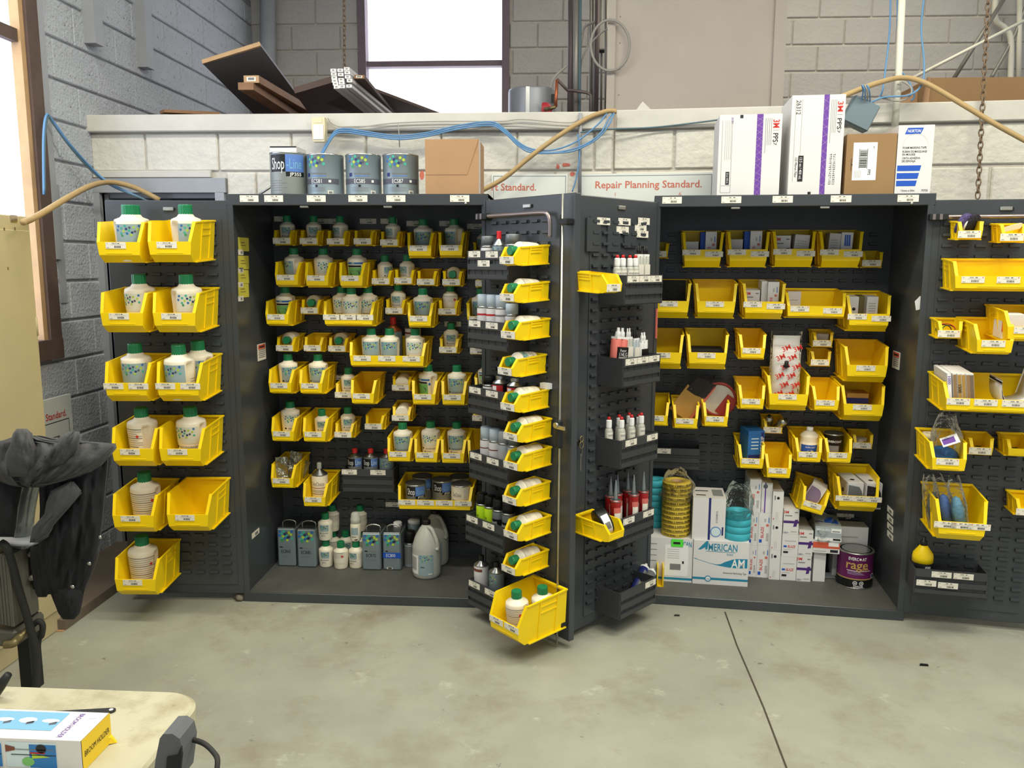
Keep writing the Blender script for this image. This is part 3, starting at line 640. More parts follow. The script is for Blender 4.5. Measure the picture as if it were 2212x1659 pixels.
for i, (z, r) in enumerate(((.014, .011), (-.012, .013))): child('key_ring', MB().tube([(r*math.cos(q), -.006, z+r*1.2*math.sin(q)) for q in [2*PI*j/12 for j in range(12)]], .0022, 'brass', 6, closed=True), k)
child('key', MB().box(-.003, .006, -.008, -.005, -.06, -.022, 'chrome'), k); child('key', MB().box(-.006, -.001, -.006, -.004, -.125, -.05, 'rod_metal'), k)
for dd in (D1, D2):
    pass

# ------------------------------------------------------------------ cards (barcode labels)
def card_mesh(pre, w=.088, h=.027, dot=False):
    def f():
        m = MB().box(-w/2, w/2, -.0012, 0, -h/2, h/2, 'paper'); F = flat(-.0016)
        m.text(pre, h*.17, F, 'ink', -.005, h*.33, bold=.02); gw = len(pre)*h*.10
        m.rect(w*.10, w*.19, h*.27, h*.38, F, 'ink')
        m.rect(-w*.24, w*.34, h*.09, h*.14, F, 'ink_pale'); m.rect(-w*.44, -w*.39, h*.22, h*.36, F, 'ink_pale')
        m.rect(-w*.45, -w*.33, -h*.38, -h*.31, F, 'ink_grey')
        rnd = random.Random(pre); x = -w*.07
        while x < w*.25:
            b = rnd.choice((.0009, .0014, .0021)); m.rect(x, x+b, -h*.38, -h*.06, F, 'ink'); x += b+rnd.choice((.0008, .0012, .0016))
        if dot: m.poly([(w*.42+.0022*math.cos(q), h*.33+.0022*math.sin(q)) for q in [2*PI*i/8 for i in range(8)]], F, 'red_ink')
        return m.mesh('barcode_card')
    return cached(('card', pre, w, h, dot), f)
def card_on(parent, M, pre, w=.088, h=.027, dot=False, name='barcode_card'):
    o = child(name, card_mesh(pre, w, h, dot), parent); o.matrix_world = M; return o

# ------------------------------------------------------------------ hanging bins
TYPES = {'S': (.098, .187, .078, .50, .10), 'M': (.132, .273, .128, .50, .11), 'L': (.206, .273, .180, .50, .19), 'W': (.280, .273, .128, .50, .11), 'X': (.419, .273, .128, .50, .11)}
TILT = .055
def bin_mesh(w, D, H, lip, fb):
    def f():
        b2, w2 = w/2-.012*(H/.128)-.001, w/2
        hw = lambda z: b2+(w2-b2)*z/H
        prof = [(0, 0), (.87*D, 0), (D, fb*H), (D, lip*H), (.83*D, .97*H), (0, H)]
        bm = bmesh.new()
        L = [bm.verts.new((-hw(z), -d, z)) for d, z in prof]; R = [bm.verts.new((hw(z), -d, z)) for d, z in prof]
        bm.faces.new(L); bm.faces.new(R[::-1])
        for i in (0, 1, 2): bm.faces.new((L[i], R[i], R[i+1], L[i+1])[::-1])
        bm.faces.new((L[0], L[5], R[5], R[0])[::-1])
        bmesh.ops.recalc_face_normals(bm, faces=bm.faces)
        # orient outwards
        c = Vector((0, -D*.5, H*.3))
        if (bm.faces[0].calc_center_median()-c).dot(bm.faces[0].normal) < 0: bmesh.ops.reverse_faces(bm, faces=bm.faces)
        bmesh.ops.solidify(bm, geom=bm.faces[:], thickness=.0035)
        m = MB(); bm.verts.ensure_lookup_table()
        m.add([tuple(v.co) for v in bm.verts], [tuple(v.index for v in fc.verts) for fc in bm.faces], 'bin_yellow'); bm.free()
        Y = 'bin_yellow'
        for s in (-1, 1):
            def P(d, z, o): return (s*(hw(z)+o), -d, z)
            def q(d0, z0, d1, z1, o0, o1, wd_, axis):   # rib between two side points
                if axis == 'z': a = [P(d0-wd_/2, z0, o0), P(d0+wd_/2, z0, o0), P(d0+wd_/2, z0, o1), P(d0-wd_/2, z0, o1), P(d1-wd_/2, z1, o0), P(d1+wd_/2, z1, o0), P(d1+wd_/2, z1, o1), P(d1-wd_/2, z1, o1)]
                else: a = [P(d0, z0-wd_/2, o0), P(d1, z1-wd_/2, o0), P(d1, z1-wd_/2, o1), P(d0, z0-wd_/2, o1), P(d0, z0+wd_/2, o0), P(d1, z1+wd_/2, o0), P(d1, z1+wd_/2, o1), P(d0, z0+wd_/2, o1)]
                m.hexa(a, Y)
            q(.24*D, .05*H, .20*D, .95*H, 0, .004, .007, 'z'); q(.60*D, .05*H, .56*D, .95*H, 0, .004, .007, 'z')
            for z in (.80, .64): q(.22*D, z*H, .56*D, z*H, 0, .0035, .005, 'x')
            # front upright flange, rim, foot rail
            e, g = prof[3], prof[4]
            m.hexa([P(e[0], e[1], 0), P(e[0], e[1], -.013), P(e[0]-.005, e[1], -.013), P(e[0]-.005, e[1], 0), P(g[0]+.004, g[1], .001), P(g[0]+.004, g[1], -.013), P(g[0]-.001, g[1], -.013), P(g[0]-.001, g[1], .001)], Y)
            m.hexa([P(0, H-.006, 0), P(g[0], g[1]-.006, 0), P(g[0], g[1]-.006, .004), P(0, H-.006, .006), P(0, H, -.004), P(g[0], g[1], -.004), P(g[0], g[1], .004), P(0, H, .006)], Y)
            m.hexa([P(.02*D, -.002, -.004), P(.80*D, -.002, -.004), P(.80*D, -.002, .010), P(.02*D, -.002, .012), P(.02*D, .003, -.004), P(.80*D, .003, -.004), P(.80*D, .003, .010), P(.02*D, .003, .012)], Y)
        m.box(-w2-.004, w2+.004, -.014, 0, H-.007, H+.001, Y)
        m.box(-w2*.55, w2*.55, -D-.0015, -D, fb*H+.006, fb*H+.009, Y)
        return m.mesh('storage_bin')
    return cached(('bin', round(w, 3), D, H), f)
def black_mesh(w, D, H):
    def f():
        K = 'bin_black'; m = MB(); t = .004
        m.box(-w/2, w/2, -D, 0, 0, t, K).box(-w/2, w/2, -t, 0, t, H+.012, K).box(-w/2, -w/2+t, -D, -t, t, H, K).box(w/2-t, w/2, -D, -t, t, H, K)
        bands = [(t, .18), (.34, .54), (.70, 1.0)]
        for a, b in bands: m.box(-w/2+t, w/2-t, -D-.004, -D+.006, a*H if a < 1 and a > .1 else t, b*H, K)
        m.box(-w/2+t, w/2-t, -D+.006, -D+.009, t, H*.98, K)
        for z0, z1 in ((.18, .34), (.54, .70)):
            for k in range(1, 6): x = -w/2+w*k/6; m.box(x-.0012, x+.0012, -D+.004, -D+.006, z0*H, z1*H, K)
        return m.mesh('divided_bin')
    return cached(('black', round(w, 3), D, H), f)
PN = {}   # panel name -> (frame, phrase)
PN['D1'] = (D1, 'far-left door'); PN['C1'] = (B1, 'left cabinet back'); PN['D2'] = (D2, 'middle left door')
PN['D3'] = (D3, 'middle right door'); PN['C2'] = (B2, 'right cabinet back'); PN['D4'] = (D4, 'far-right door')
BINS = {}
def hang(panel, key, ty, px, py, where, cdesc, pre='PPG.T4', w=None, cards=1, roll=0, dot=False, anchor=0, cx=None, D=None, cz=None):
    fr, ph = PN[panel]
    W_, Dd, H, lip, fb = TYPES[ty]; W_ = w or W_; Dd = D or Dd
    yl = -Dd*math.cos(TILT)-lip*H*math.sin(TILT)-.005
    x, z = hit(fr, px, py, yl)
    z0 = z-(-Dd*math.sin(TILT)+lip*H*math.cos(TILT))
    if anchor: x -= anchor*W_/2
    M = fr @ TR(x, -.011, z0) @ RX(TILT)
    if roll: M = fr @ TR(x, -.011, z0) @ RX(TILT) @ TR(0, 0, lip*H) @ RY(roll) @ TR(0, 0, -lip*H)
    o = ob('storage_bin', bin_mesh(W_, Dd, H, lip, fb), None, M)
    tag(o, (cdesc+' ' if cdesc == 'empty' else '')+'yellow bin'+('' if cdesc == 'empty' else ' '+cdesc)+', '+where+', '+ph, 'bin', 'yellow bins on the '+ph)
    hc = .027 if ty != 'S' else .030
    zz = lip*H-hc/2-.001 if cz is None else cz
    xs = cx if cx is not None else {0: [], 1: [-.006], 2: [-W_*.27, W_*.27], 3: [-W_*.32, 0, W_*.32], 4: [-W_*.37, -W_*.12, W_*.13, W_*.38]}[cards]
    for i, c in enumerate(xs):
        off = zz-(.008 if (i % 2 and len(xs) == 2 and panel == 'C2') else 0)
        card_on(o, M @ TR(c, -Dd-.001, off) @ RY(0), pre, .088, hc, dot)
    BINS[key] = dict(o=o, M=M, w=W_, D=Dd, H=H, lip=lip*H, where=where, ph=ph, fr=fr)
    return o
def hang_black(panel, key, px, py, where, cdesc, pre='PPG', w=.28, D=.14, H=.125, anchor=0, cards=(), name='divided_bin'):
    fr, ph = PN[panel]; x, z = hit(fr, px, py, -D-.006); x -= anchor*w/2
    M = fr @ TR(x, -.006, z-H)
    o = ob(name, black_mesh(w, D, H), None, M); tag(o, 'black divided bin '+cdesc+', '+where+', '+ph, 'bin', 'black divided bins')
    for c in cards: card_on(o, M @ TR(c[0], -D-.0045, c[1]), c[2] if len(c) > 2 else pre, .082, .027)
    BINS[key] = dict(o=o, M=M, w=w, D=D, H=H, lip=H, where=where, ph=ph, fr=fr)
    return o
def in_bin(key, px, frac=.5, z=.006, py=None):
    """local x of a photo column inside a bin at a depth fraction"""
    b = BINS[key]
    if abs(px) < 1: return px
    lx, lz = hit(b['M'], px, 900 if py is None else py, -b['D']*frac)
    return max(-b['w']/2+.02, min(b['w']/2-.02, lx))

# ------------------------------------------------------------------ bottles
HEX = [(.10, .93, 'hex_blue'), (.36, .95, 'hex_teal'), (.86, .95, 'hex_blue'), (.22, .80, 'hex_teal'), (.52, .84, 'hex_slate'), (.66, .86, 'hex_lime'), (.06, .68, 'hex_blue'), (.40, .76, 'hex_navy'),
       (.30, .62, 'hex_lime'), (.50, .66, 'hex_teal'), (.80, .74, 'hex_lime'), (.60, .54, 'hex_navy'), (.20, .48, 'hex_teal'), (.42, .48, 'hex_blue'), (.70, .60, 'hex_slate'), (.56, .38, 'hex_lime'), (.86, .50, 'hex_teal'), (.24, .34, 'hex_green')]
def hexes(m, u0, u1, v0, v1, fn, r, shade=False):
    for x, y, c in HEX:
        u, v = u0+(u1-u0)*x, v0+(v1-v0)*y
        m.poly([(u+r*math.cos(PI/6+k*PI/3), v+r*math.sin(PI/6+k*PI/3)) for k in range(6)], fn, c)
BOT = {'j2': (.0665, .245), 'j1': (.0500, .187), 'h5': (.0392, .146)}
def bottle_meshes(kind, lab):
    def f():
        r, h = BOT[kind]; small = kind == 'h5'
        sh, nk = (.66, .80) if small else (.72, .84)
        pr = [(r*.80, 0), (r*.88, .012*h), (r*.90, .04*h), (r*(.97 if small else .94), .3*h), (r, (sh-.06)*h), (r*.98, (sh-.01)*h), (r*.93, (sh+.02)*h), (r*(.62 if small else .58), nk*h-.06*h), (r*.46, nk*h-.015*h), (r*.44, nk*h)]
        def warp(a, z):
            if small: return 1
            da = (a-(-1.25 if lab.endswith('L') else 1.35)+PI) % (2*PI)-PI; k = max(0, 1-abs(da)/.30); q = 1 if .14*h < z < .66*h else 0
            return 1-.30*min(1, k*2.2)*q
        if small: body = MB().lathe(pr, 'bottle_white', 32)
        else:
            P2 = []
            for a, b in zip(pr, pr[1:]):
                P2.append(a)
                if b[1]-a[1] > .1*h:
                    for k in range(1, 5): P2.append((a[0]+(b[0]-a[0])*k/5, a[1]+(b[1]-a[1])*k/5))
            P2.append(pr[-1]); body = MB().lathe(P2, 'bottle_white', 48, warp=warp)
        cr = r*(.47 if not small else .52)
        cap = MB().lathe([(cr*.98, nk*h-.012), (cr, nk*h-.008), (cr*.97, h-.004), (cr*.9, h), (0, h)], 'cap_green', 36, rib=.035, sm=False)
        m = MB(); R = lambda z: (r*(.90+.10*min(1, max(0, (z/h-.04)/.62))))+.0009
        fn = cone(R); fn2 = cone(lambda z: R(z)+.0005)
        lb = lab.rstrip('L')
        if lb in ('env', 'pale'):
            wq = r*(.95 if not small else .62); z0, z1 = (.24*h, .66*h) if not small else (.26*h, .60*h)
            m.rect(-wq, wq, z0+.10*h if lb == 'pale' else z0, z1, fn, 'label_pale' if lb == 'pale' else 'label_grey', 10)
            hexes(m, -wq*.92, wq*.92, z0+(z1-z0)*.30, z1-.004, fn2, r*(.085 if not small else .07))
            m.rect(-wq*.94, -wq*.70, z0+.015*h, z0+.055*h, fn2, 'ink', 2); m.text('ENVIROBASE', .017*h*1.4, fn2, 'ink', wq*.18, z0+.042*h, wq*1.35)
            m.rect(-wq*.5, wq*.8, z0+.012*h, z0+.022*h, fn2, 'ink_grey', 6)
            m.rect(-wq*.6, -wq*.5, z0-.10*h, z0-.03*h, fn2, 'ink', 1); m.rect(-wq*.42, wq*.2, z0-.06*h, z0-.045*h, fn2, 'ink_grey', 4); m.rect(-wq*.42, wq*.4, z0-.09*h, z0-.082*h, fn2, 'ink_pale', 4)
            for k in range(3 if not small else 6): m.rect(wq*1.35, wq*2.3, z0+.04*h+k*.05*h, z0+.055*h+k*.05*h, fn, 'ink_pale', 6)
        elif lab == 'auto':
            wq = r*.9; z0, z1 = .18*h, .64*h
            m.rect(-wq, wq, z1-.05*h, z1, fn, 'hex_blue', 8); m.rect(-wq*.4, -wq*.05, z1-.055*h, z1+.005*h, fn2, 'label_grey', 2)
            m.rect(-wq*.95, wq*.7, z1-.13*h, z1-.08*h, fn, 'ink', 8); m.rect(-wq*.95, wq*.75, z0, z1-.14*h, fn, 'label_green', 8)
            m.poly([(-.05*wq+wq*.62*math.cos(q), (z0+z1-.14*h)/2+.085*h*math.sin(q)) for q in [2*PI*k/16 for k in range(16)]], fn2, 'hex_slate')
            m.rect(-wq*.95, wq*.75, z0-.02*h, z0, fn2, 'ink', 8); m.poly([(wq*.98+wq*.14*math.cos(q), z1-.14*h+.04*h*math.sin(q)) for q in [2*PI*k/10 for k in range(10)]], fn2, 'hex_blue')
        else:
            wq = r*1.05; z1 = .64*h
            for k in range(11):
                z = z1-k*.042*h; m.rect(-wq, wq*(.7 if k % 3 == 2 else 1), z-.016*h, z, fn, 'ink_pale' if k % 4 else 'ink_grey', 8)
            m.poly([(wq*.7+.008*math.cos(q), .5*h+.008*math.sin(q)) for q in [2*PI*k/4 for k in range(4)]], fn2, 'red_ink')
        return body.mesh('paint_bottle'), cap.mesh('cap'), m.mesh('label')
    return cached(('bot', kind, lab), f)
def bottle(M, kind, lab, label, group, cat='bottle', cap=None):
    a, b, c = bottle_meshes(kind, lab)
    o = ob('paint_bottle', a, None, M); tag(o, label, cat, group)
    child('cap', b, o); child('label', c, o)
    return o
def bot_in(key, kind, px, lab='env', rot=0., frac=.5, mode='up', extra='', py=None):
    b = BINS[key]; r, h = BOT[kind]; g = 'bottles in the bins of the '+b['ph']
    x = in_bin(key, px, frac, py=py)
    lim = b['w']/2-.012*(b['H']/.128)-.007-r*.90
    x = max(-lim, min(lim, x)) if lim > 0 else 0
    if mode == 'up':
        M = b['M'] @ TR(x, -b['D']*frac, .0042) @ RZ(rot); st = 'standing in'
    elif mode == 'lie':
        M = b['M'] @ TR(x, -.030-max(0, b['D']-.187), r*.97+.014) @ RX(PI/2-.06) @ RZ(rot); st = 'lying cap-out in'
    else:
        M = b['M'] @ TR(x, -.030-h, r*.97+.006) @ RX(-PI/2) @ RZ(rot); st = 'lying base-out in'
    nm = {'j2': 'large white jug', 'j1': 'white litre bottle', 'h5': 'small white bottle'}[kind]
    return bottle(M, kind, lab, (extra+' ' if extra else '')+nm+' '+st+' bin '+b['where']+', '+b['ph'], g)

# ---- far-left door: two columns of large bins
rows = [((257, 523, 'a'), (367, 522, 'b')), ((264, 676, 'a'), (377, 676, 'b')), ((273, 827, 'a'), (385, 827, 'b')), ((287.5, 969, 'a'), (390, 969, 'b')), ((288.5, 1113, 'a'), (406, 1111, 'b')), ((293, 1251, 'a'),)]
dcon = {('a', 0): 'holding two white jugs', ('b', 2): 'holding two white jugs', ('b', 4): 'empty'}
for i, row in enumerate(rows):
    for px, py, s in row:
        wh = ('left column ' if s == 'a' else 'right column ')+ORD[i]+' from top'
        hang('D1', 'D1%s%d' % (s, i), 'L', px, py, wh, dcon.get((s, i), 'holding one white jug'), cards=2 if i == 2 else 1, cx=None if i == 2 else [-.012])
for k, px, lab, rot, fr_, ex in [('a0', 289, 'envL', .35, .70, 'front'), ('a0', 270, 'env', .2, .255, 'rear'), ('b0', 412, 'envL', .75, .45, ''), ('a1', 314, 'pale', -.3, .45, ''), ('b1', 407, 'paleL', .55, .5, ''), ('a2', 298, 'envL', .2, .55, ''), ('b2', 375, 'env', -.25, .70, 'front'), ('b2', 450, 'env', -.2, .255, 'rear'),
                       ('a3', 312, 'text', -.7, .5, ''), ('b3', 417, 'pale', -.1, .45, ''), ('a4', 319, 'text', .1, .45, ''), ('a5', 312, 'text', .2, .5, '')]:
    bot_in('D1'+k, 'j2', px, lab, rot, fr_, extra=ex, py=rows[int(k[1])][0][1])

# ---- left cabinet back
C1B = [  # key, type, lip-left, lip-right, lip-y, row, contents
 ('r1', 'S', 590, 632, 513.5), ('r1', 'S', 647.6, 690.6, 514), ('r1', 'S', 706.5, 748.6, 514.7), ('r1', 'S', 764.5, 806.6, 514.5), ('r1', 'S', 822, 863.5, 517), ('r1', 'M', 878, 935.5, 530), ('r1', 'M', 945, 1003, 529.3), ('r1', 'S', 1022, 1064, 540),
 ('r2', 'M', 590.5, 649, 593.4), ('r2', 'M', 656.4, 713.8, 594.6), ('r2', 'M', 730, 787.6, 595), ('r2', 'S', 804, 845, 600.7), ('r2', 'S', 852.5, 894, 599.5), ('r2', 'S', 901, 942.8, 602), ('r2', 'S', 957, 997, 602.5), ('r2', 'S', 1027.6, 1069, 605),
 ('r3', 'M', 570, 628, 678.5), ('r3', 'S', 649.7, 692, 664), ('r3', 'W', 695, 810, 679), ('r3', 'S', 833.6, 874, 664.4), ('r3', 'M', 878.7, 935, 682), ('r3', 'S', 948, 988.6, 666), ('r3', 'M', 1006, 1064, 683),
 ('r4', 'S', 596.6, 638, 745), ('r4', 'S', 656.4, 698, 745), ('r4', 'S', 710, 750.4, 746), ('r4', 'X', 750.4, 921.4, 768.3), ('r4', 'S', 950.7, 989, 748.6), ('r4', 'S', 1016, 1057, 751),
 ('r5', 'M', 576.5, 634.5, 826.7), ('r5', 'M', 643.6, 700.4, 827.4), ('r5', 'S', 723.7, 765, 846), ('r5', 'M', 755, 812, 849.4), ('r5', 'S', 847.6, 888, 830.4), ('r5', 'M', 887.7, 944, 851), ('r5', 'M', 951, 1008.4, 852), ('r5', 'S', 1024, 1066, 833),
 ('r6', 'M', 583.6, 639, 931), ('r6', 'M', 652, 706.8, 932), ('r6', 'S', 723.7, 763, 932), ('r6', 'S', 789.5, 828.3, 914.4), ('r6', 'S', 848, 887, 896), ('r6', 'S', 1021, 1061, 896),
 ('r7', 'M', 833.7, 891, 975), ('r7', 'M', 892.8, 948.5, 977), ('r7', 'M', 950, 1006.7, 978.5), ('r7', 'M', 1008, 1065, 980),
 ('r8', 'M', 582.8, 637.6, 1032.5), ('r8', 'M', 652, 706.8, 1073), ('r8', 'X', 857, 1021, 1080)]
ROWN = {'r%d' % i: ORD[i-1] for i in range(1, 10)}
CON = {'r1': ['b', 'b', 'b', 'e', 'b', 'b', 'b', 'b'], 'r2': ['b', 'b', 'b', 'b', 'b', 'e', 'l', 'e'], 'r3': ['b', 'l', '3', 'b', 'b', 'b', 'b'], 'r4': ['l', 'e', 'l', '5', 'b', 'e'], 'r5': ['b', 'b', 'b', 'e', 'o', 'b', 'b', 'b'], 'r6': ['b', 'b', 'b', 'e', 'o', 'e'], 'r7': ['b', 'b', 'b', 'e'], 'r8': ['foil', 'tin', 'cans']}
CDS = {'b': 'holding one upright bottle', 'e': 'empty', 'l': 'holding one lying bottle', 'o': 'holding one base-out bottle', '3': 'holding three bottles', '5': 'holding five containers', 'foil': 'holding foil pouches', 'tin': 'holding a tall solvent tin', 'cans': 'holding five quart cans'}
cnt = {}
for rw, ty, x0, x1, y in C1B:
    i = cnt.get(rw, 0); cnt[rw] = i+1
    nc = {'W': 3, 'X': 3}.get(ty, 1)
    if rw == 'r8' and ty == 'X': nc = 4
    hang('C1', 'C1%s_%d' % (rw, i), ty, (x0+x1)/2, y, ORD[i]+' from left '+ROWN[rw]+' row', CDS[CON[rw][i]], cards=nc, w={'W': .262, 'X': .392}.get(ty))
for k, kind, px, lab, rot, fr_, mode in [
 ('r1_0', 'h5', 619, 'env', .1, .55, 'up'), ('r1_1', 'h5', 676, 'env', .2, .55, 'up'), ('r1_2', 'h5', 735.5, 'env', -.5, .55, 'up'), ('r1_4', 'h5', 847, 'env', -.5, .55, 'up'), ('r1_5', 'j1', 911, 'env', .1, .5, 'up'), ('r1_6', 'j1', 988, 'env', -.75, .5, 'up'), ('r1_7', 'h5', 1046, 'env', -.4, .5, 'up'),
 ('r2_0', 'j1', 633, 'env', -.75, .5, 'up'), ('r2_1', 'j1', 695, 'pale', .5, .5, 'up'), ('r2_2', 'j1', 774, 'auto', 0, .5, 'up'), ('r2_3', 'h5', 835, 'env', .7, .5, 'up'), ('r2_4', 'h5', 881, 'env', -.5, .5, 'up'), ('r2_6', 'h5', 980, 'env', 0, .5, 'lie'),
 ('r3_0', 'j1', 622, 'auto', 0, .5, 'up'), ('r3_1', 'h5', 670, 'env', 0, .5, 'lie'), ('r3_3', 'h5', 860, 'env', -.2, .5, 'up'), ('r3_4', 'j1', 911, 'env', 0, .55, 'up'), ('r3_5', 'h5', 973, 'text', 0, .5, 'up'), ('r3_6', 'j1', 1030, 'env', 0, .5, 'up'),
 ('r4_0', 'h5', 622, 'env', 0, .5, 'lie'), ('r4_2', 'h5', 731, 'env', 0, .5, 'lie'), ('r4_4', 'h5', 976, 'env', .1, .5, 'up'),
 ('r5_0', 'j1', 629, 'env', .5, .5, 'up'), ('r5_1', 'j1', 692, 'env', .1, .5, 'up'), ('r5_2', 'h5', 750, 'env', .2, .5, 'up'), ('r5_4', 'h5', 871, 'text', 0, .5, 'out'), ('r5_5', 'j1', 931, 'auto', -.6, .5, 'up'), ('r5_6', 'j1', 991, 'env', 0, .5, 'up'), ('r5_7', 'h5', 1046, 'auto', 0, .5, 'up'),
 ('r6_0', 'j1', 630, 'pale', .5, .5, 'up'), ('r6_1', 'h5', 697, 'env', .2, .5, 'up'), ('r6_2', 'h5', 753, 'env', .2, .5, 'up'), ('r6_4', 'h5', 873, 'text', 0, .5, 'out'),
 ('r7_0', 'j1', 873, 'env', 0, .62, 'up'), ('r7_1', 'j1', 938, 'pale', 0, .45, 'up'), ('r7_2', 'j1', 991, 'env', 0, .45, 'up')]:
    bot_in('C1'+k, kind, px, lab, rot, fr_, mode, py=560+(int(k[1])-1)*75)
for px, ex, fr_ in ((-.072, 'left', .45), (0, 'middle', .70), (.072, 'right', .42)): bot_in('C1r3_2', 'j1', px, 'pale', .1, fr_, extra=ex, py=650)
for px, ex, fr_ in ((802, 'left', .66), (842, 'middle', .68), (900, 'right', .68)): bot_in('C1r4_3', 'j1', px, 'pale' if ex == 'right' else 'env', .05, fr_, extra=ex, py=730)
hang_black('C1', 'C1K', 794.7, 1014, 'below sixth row', 'holding three small tins', cards=[(-.10, .110, 'PPG.JP'), (.055, .110, 'PPG.JP')], w=.278)
o = card_on(CAB1, B1 @ TR(*[hit(B1, 850, 1090, -.005)[0], -.004, hit(B1, 850, 1090, -.005)[1]]), 'PPG')
# loose cards on the back panel behind the top row
for x, y in ((610, 473), (691, 478), (721, 478), (795, 478), (840, 478), (896, 483), (967, 483), (1027, 489), (978, 700), (728, 815)):
    p = hit(B1, x, y, -.003); card_on(CAB1, B1 @ TR(p[0], -.003, p[1]), 'PPG')
# ------------------------------------------------------------------ containers of other kinds
def spray(M, r, h, body, cap, label, bands=(), txt=None, tcol='ink_grey', capr=.23, name='spray_can', group=None):
    o = ob(name, MB().lathe([(r*.94, 0), (r, .004), (r, h*(1-capr)-.014), (r*.97, h*(1-capr)-.006), (r*.80, h*(1-capr)+.004)], body, 24), None, M); tag(o, label, 'spray can', group)
    child('cap', MB().lathe([(r*.93, h*(1-capr)), (r*.93, h-.005), (r*.86, h), (0, h)], cap, 24), o)
    child('rim', MB().lathe([(r*1.0, h*(1-capr)-.008), (r*1.03, h*(1-capr)-.004), (r*.98, h*(1-capr)+.001)], 'tin', 24), o)
    m = MB(); F = cyl(r+.0006); F2 = cyl(r+.0011)
    for z0, z1, c in bands: m.rect(-r*2.2, r*2.2, z0*h, z1*h, F, c, 18)
    if txt:
        for t, z, hh, w in txt: m.text(t, hh, F2, tcol, 0, z*h, w)
    if m.f: child('label', m, o)
    return o
def conetin(M, r, h, body, cap, label, capr=.36, bands=(), hexl=False, txt=(), group=None, cone_m='tin', caph=.16, zf=.68):
    zc = h*(1-caph); zs = h*zf
    o = ob('solvent_tin', MB().lathe([(r*.97, 0), (r, .003), (r, zs), (r*.98, zs+.003)], body, 26).lathe([(r*1.0, zs), (r*.96, zs+.006), (r*capr*.95, zc-.004), (r*capr*.9, zc)], cone_m, 26), None, M); tag(o, label, 'tin', group)
    child('cap', MB().lathe([(r*capr, zc), (r*capr, h-.002), (r*capr*.9, h), (0, h)], cap, 22, rib=.04, sm=False), o)
    m = MB(); F = cyl(r+.0006); F2 = cyl(r+.0012)
    for u0, u1, z0, z1, c in bands: m.rect(u0*r, u1*r, z0*h, z1*h, F, c, 10)
    if hexl: hexes(m, -r*1.1, r*1.1, (zf-.30)*h, (zf-.03)*h, F2, r*.09)
    for t, u, z, hh, w, c in txt: m.text(t, hh, F2, c, u*r, z*h, w)
    if m.f: child('label', m, o)
    return o
def place(key, px, py, frac, z=.0045, rot=0, r=0):
    b = BINS[key]; x = px if abs(px) < 1 else in_bin(key, px, frac, py=py)
    if r: x = max(-b['w']/2+r+.012, min(b['w']/2-r-.012, x))
    return b['M'] @ TR(x, -b['D']*frac, z) @ RZ(rot)

# ---- middle left door (folded forward)
g = [(1099, 553.7), (1099.5, 634), (1101.7, 715), (1094.6, 794), (1100.5, 870.8), (1106.6, 935.3), (1107, 997.7), (1104.8, 1073), (1107, 1148), (1102.3, 1223)]
for i, (x, y) in enumerate(g):
    hang('D2', 'D2s%d' % i, 'S', x, y, ORD[i]+' from top', 'holding one lying bottle')
    bot_in('D2s%d' % i, 'h5', x+30, 'text' if i not in (3,) else 'env', 2.6 if i % 2 else 3.4, .5, 'lie', py=y-20)
hang('D2', 'D2L', 'L', 1090.6, 1341, 'lowest on door', 'holding two litre bottles', cards=2, cx=[-.05, .05])
bot_in('D2L', 'j1', -.02, 'text', .4, .66, extra='front', py=1300); bot_in('D2L', 'j1', .028, 'text', .2, .27, extra='rear', py=1270)
kb = [(1010, 542), (1010.7, 690.4), (1011.6, 833), (1013.8, 973.7), (1006, 1109), (1010.7, 1249)]
kd = ['holding grey-capped cans', 'holding pale-capped spray cans', 'holding two lidded tins', 'holding four spray cans', 'holding neon cans', 'holding cone-top tins']
for i, (x, y) in enumerate(kb):
    hang_black('D2', 'D2k%d' % i, x, y, ORD[i]+' from top', kd[i], anchor=-1, D=.12, cards=[(-.085, .110, 'PPG'), (.035, .108, 'PPG')] + ([(-.02, .07, 'PPG.A')] if i == 0 else []))
OC = [(.30, .66, 'carton_white')]
G2 = 'spray cans on the middle left door'
def sc(key, px, py, fr_, body, cap, lab, **k): return spray(place(key, px, py, fr_), k.pop('r', .030), k.pop('h', .212), body, cap, lab, group=G2, **k)
sc('D2k0', 1053, 520, .5, 'carton_white', 'spray_grey', 'white can with grey cap at left of top black bin, middle left door', bands=[(.35, .42, 'blue_dark')], h=.185, r=.03)
conetin(place('D2k0', 1078, 520, .5), .030, .205, 'tin_grey', 'red_cap', 'red-capped tin with coloured cubes between two grey-capped cans', hexl=True, group=G2)
sc('D2k0', 1107, 520, .5, 'carton_white', 'spray_grey', 'grey-capped can behind the top lying bottle, middle left door', h=.19, r=.032)
for i, (x, c, t) in enumerate(((-.104, 'red_can', 'leftmost'), (-.040, 'red_can', 'second'), (.024, 'ink_grey', 'third'), (.092, 'brown_ink', 'rightmost'))):
    sc('D2k1', x, 660, .48, 'carton_white', 'spray_blue', t+' pale-blue-capped white spray can in second black bin, middle left door', bands=[(.60, .635, c)], txt=[('OneChoice', .40, .020, .045)], h=.235 if i < 3 else .20)
sc('D2k2', 1057, 810, .5, 'carton_white', 'black', 'black-capped white can in third black bin, middle left door', bands=[(.45, .55, 'ink')], h=.17)
for x, t in ((1081, 'left'), (1113, 'right')):
    o = conetin(place('D2k2', x, 810, .5), .036, .178, 'black', 'tin', t+' black tin with silver lid and red label, third black bin', capr=.55, caph=.08, zf=.80, bands=[(-1.2, 1.2, .62, .78, 'red_can'), (-.35, .35, .64, .76, 'paper_white')], group=G2)
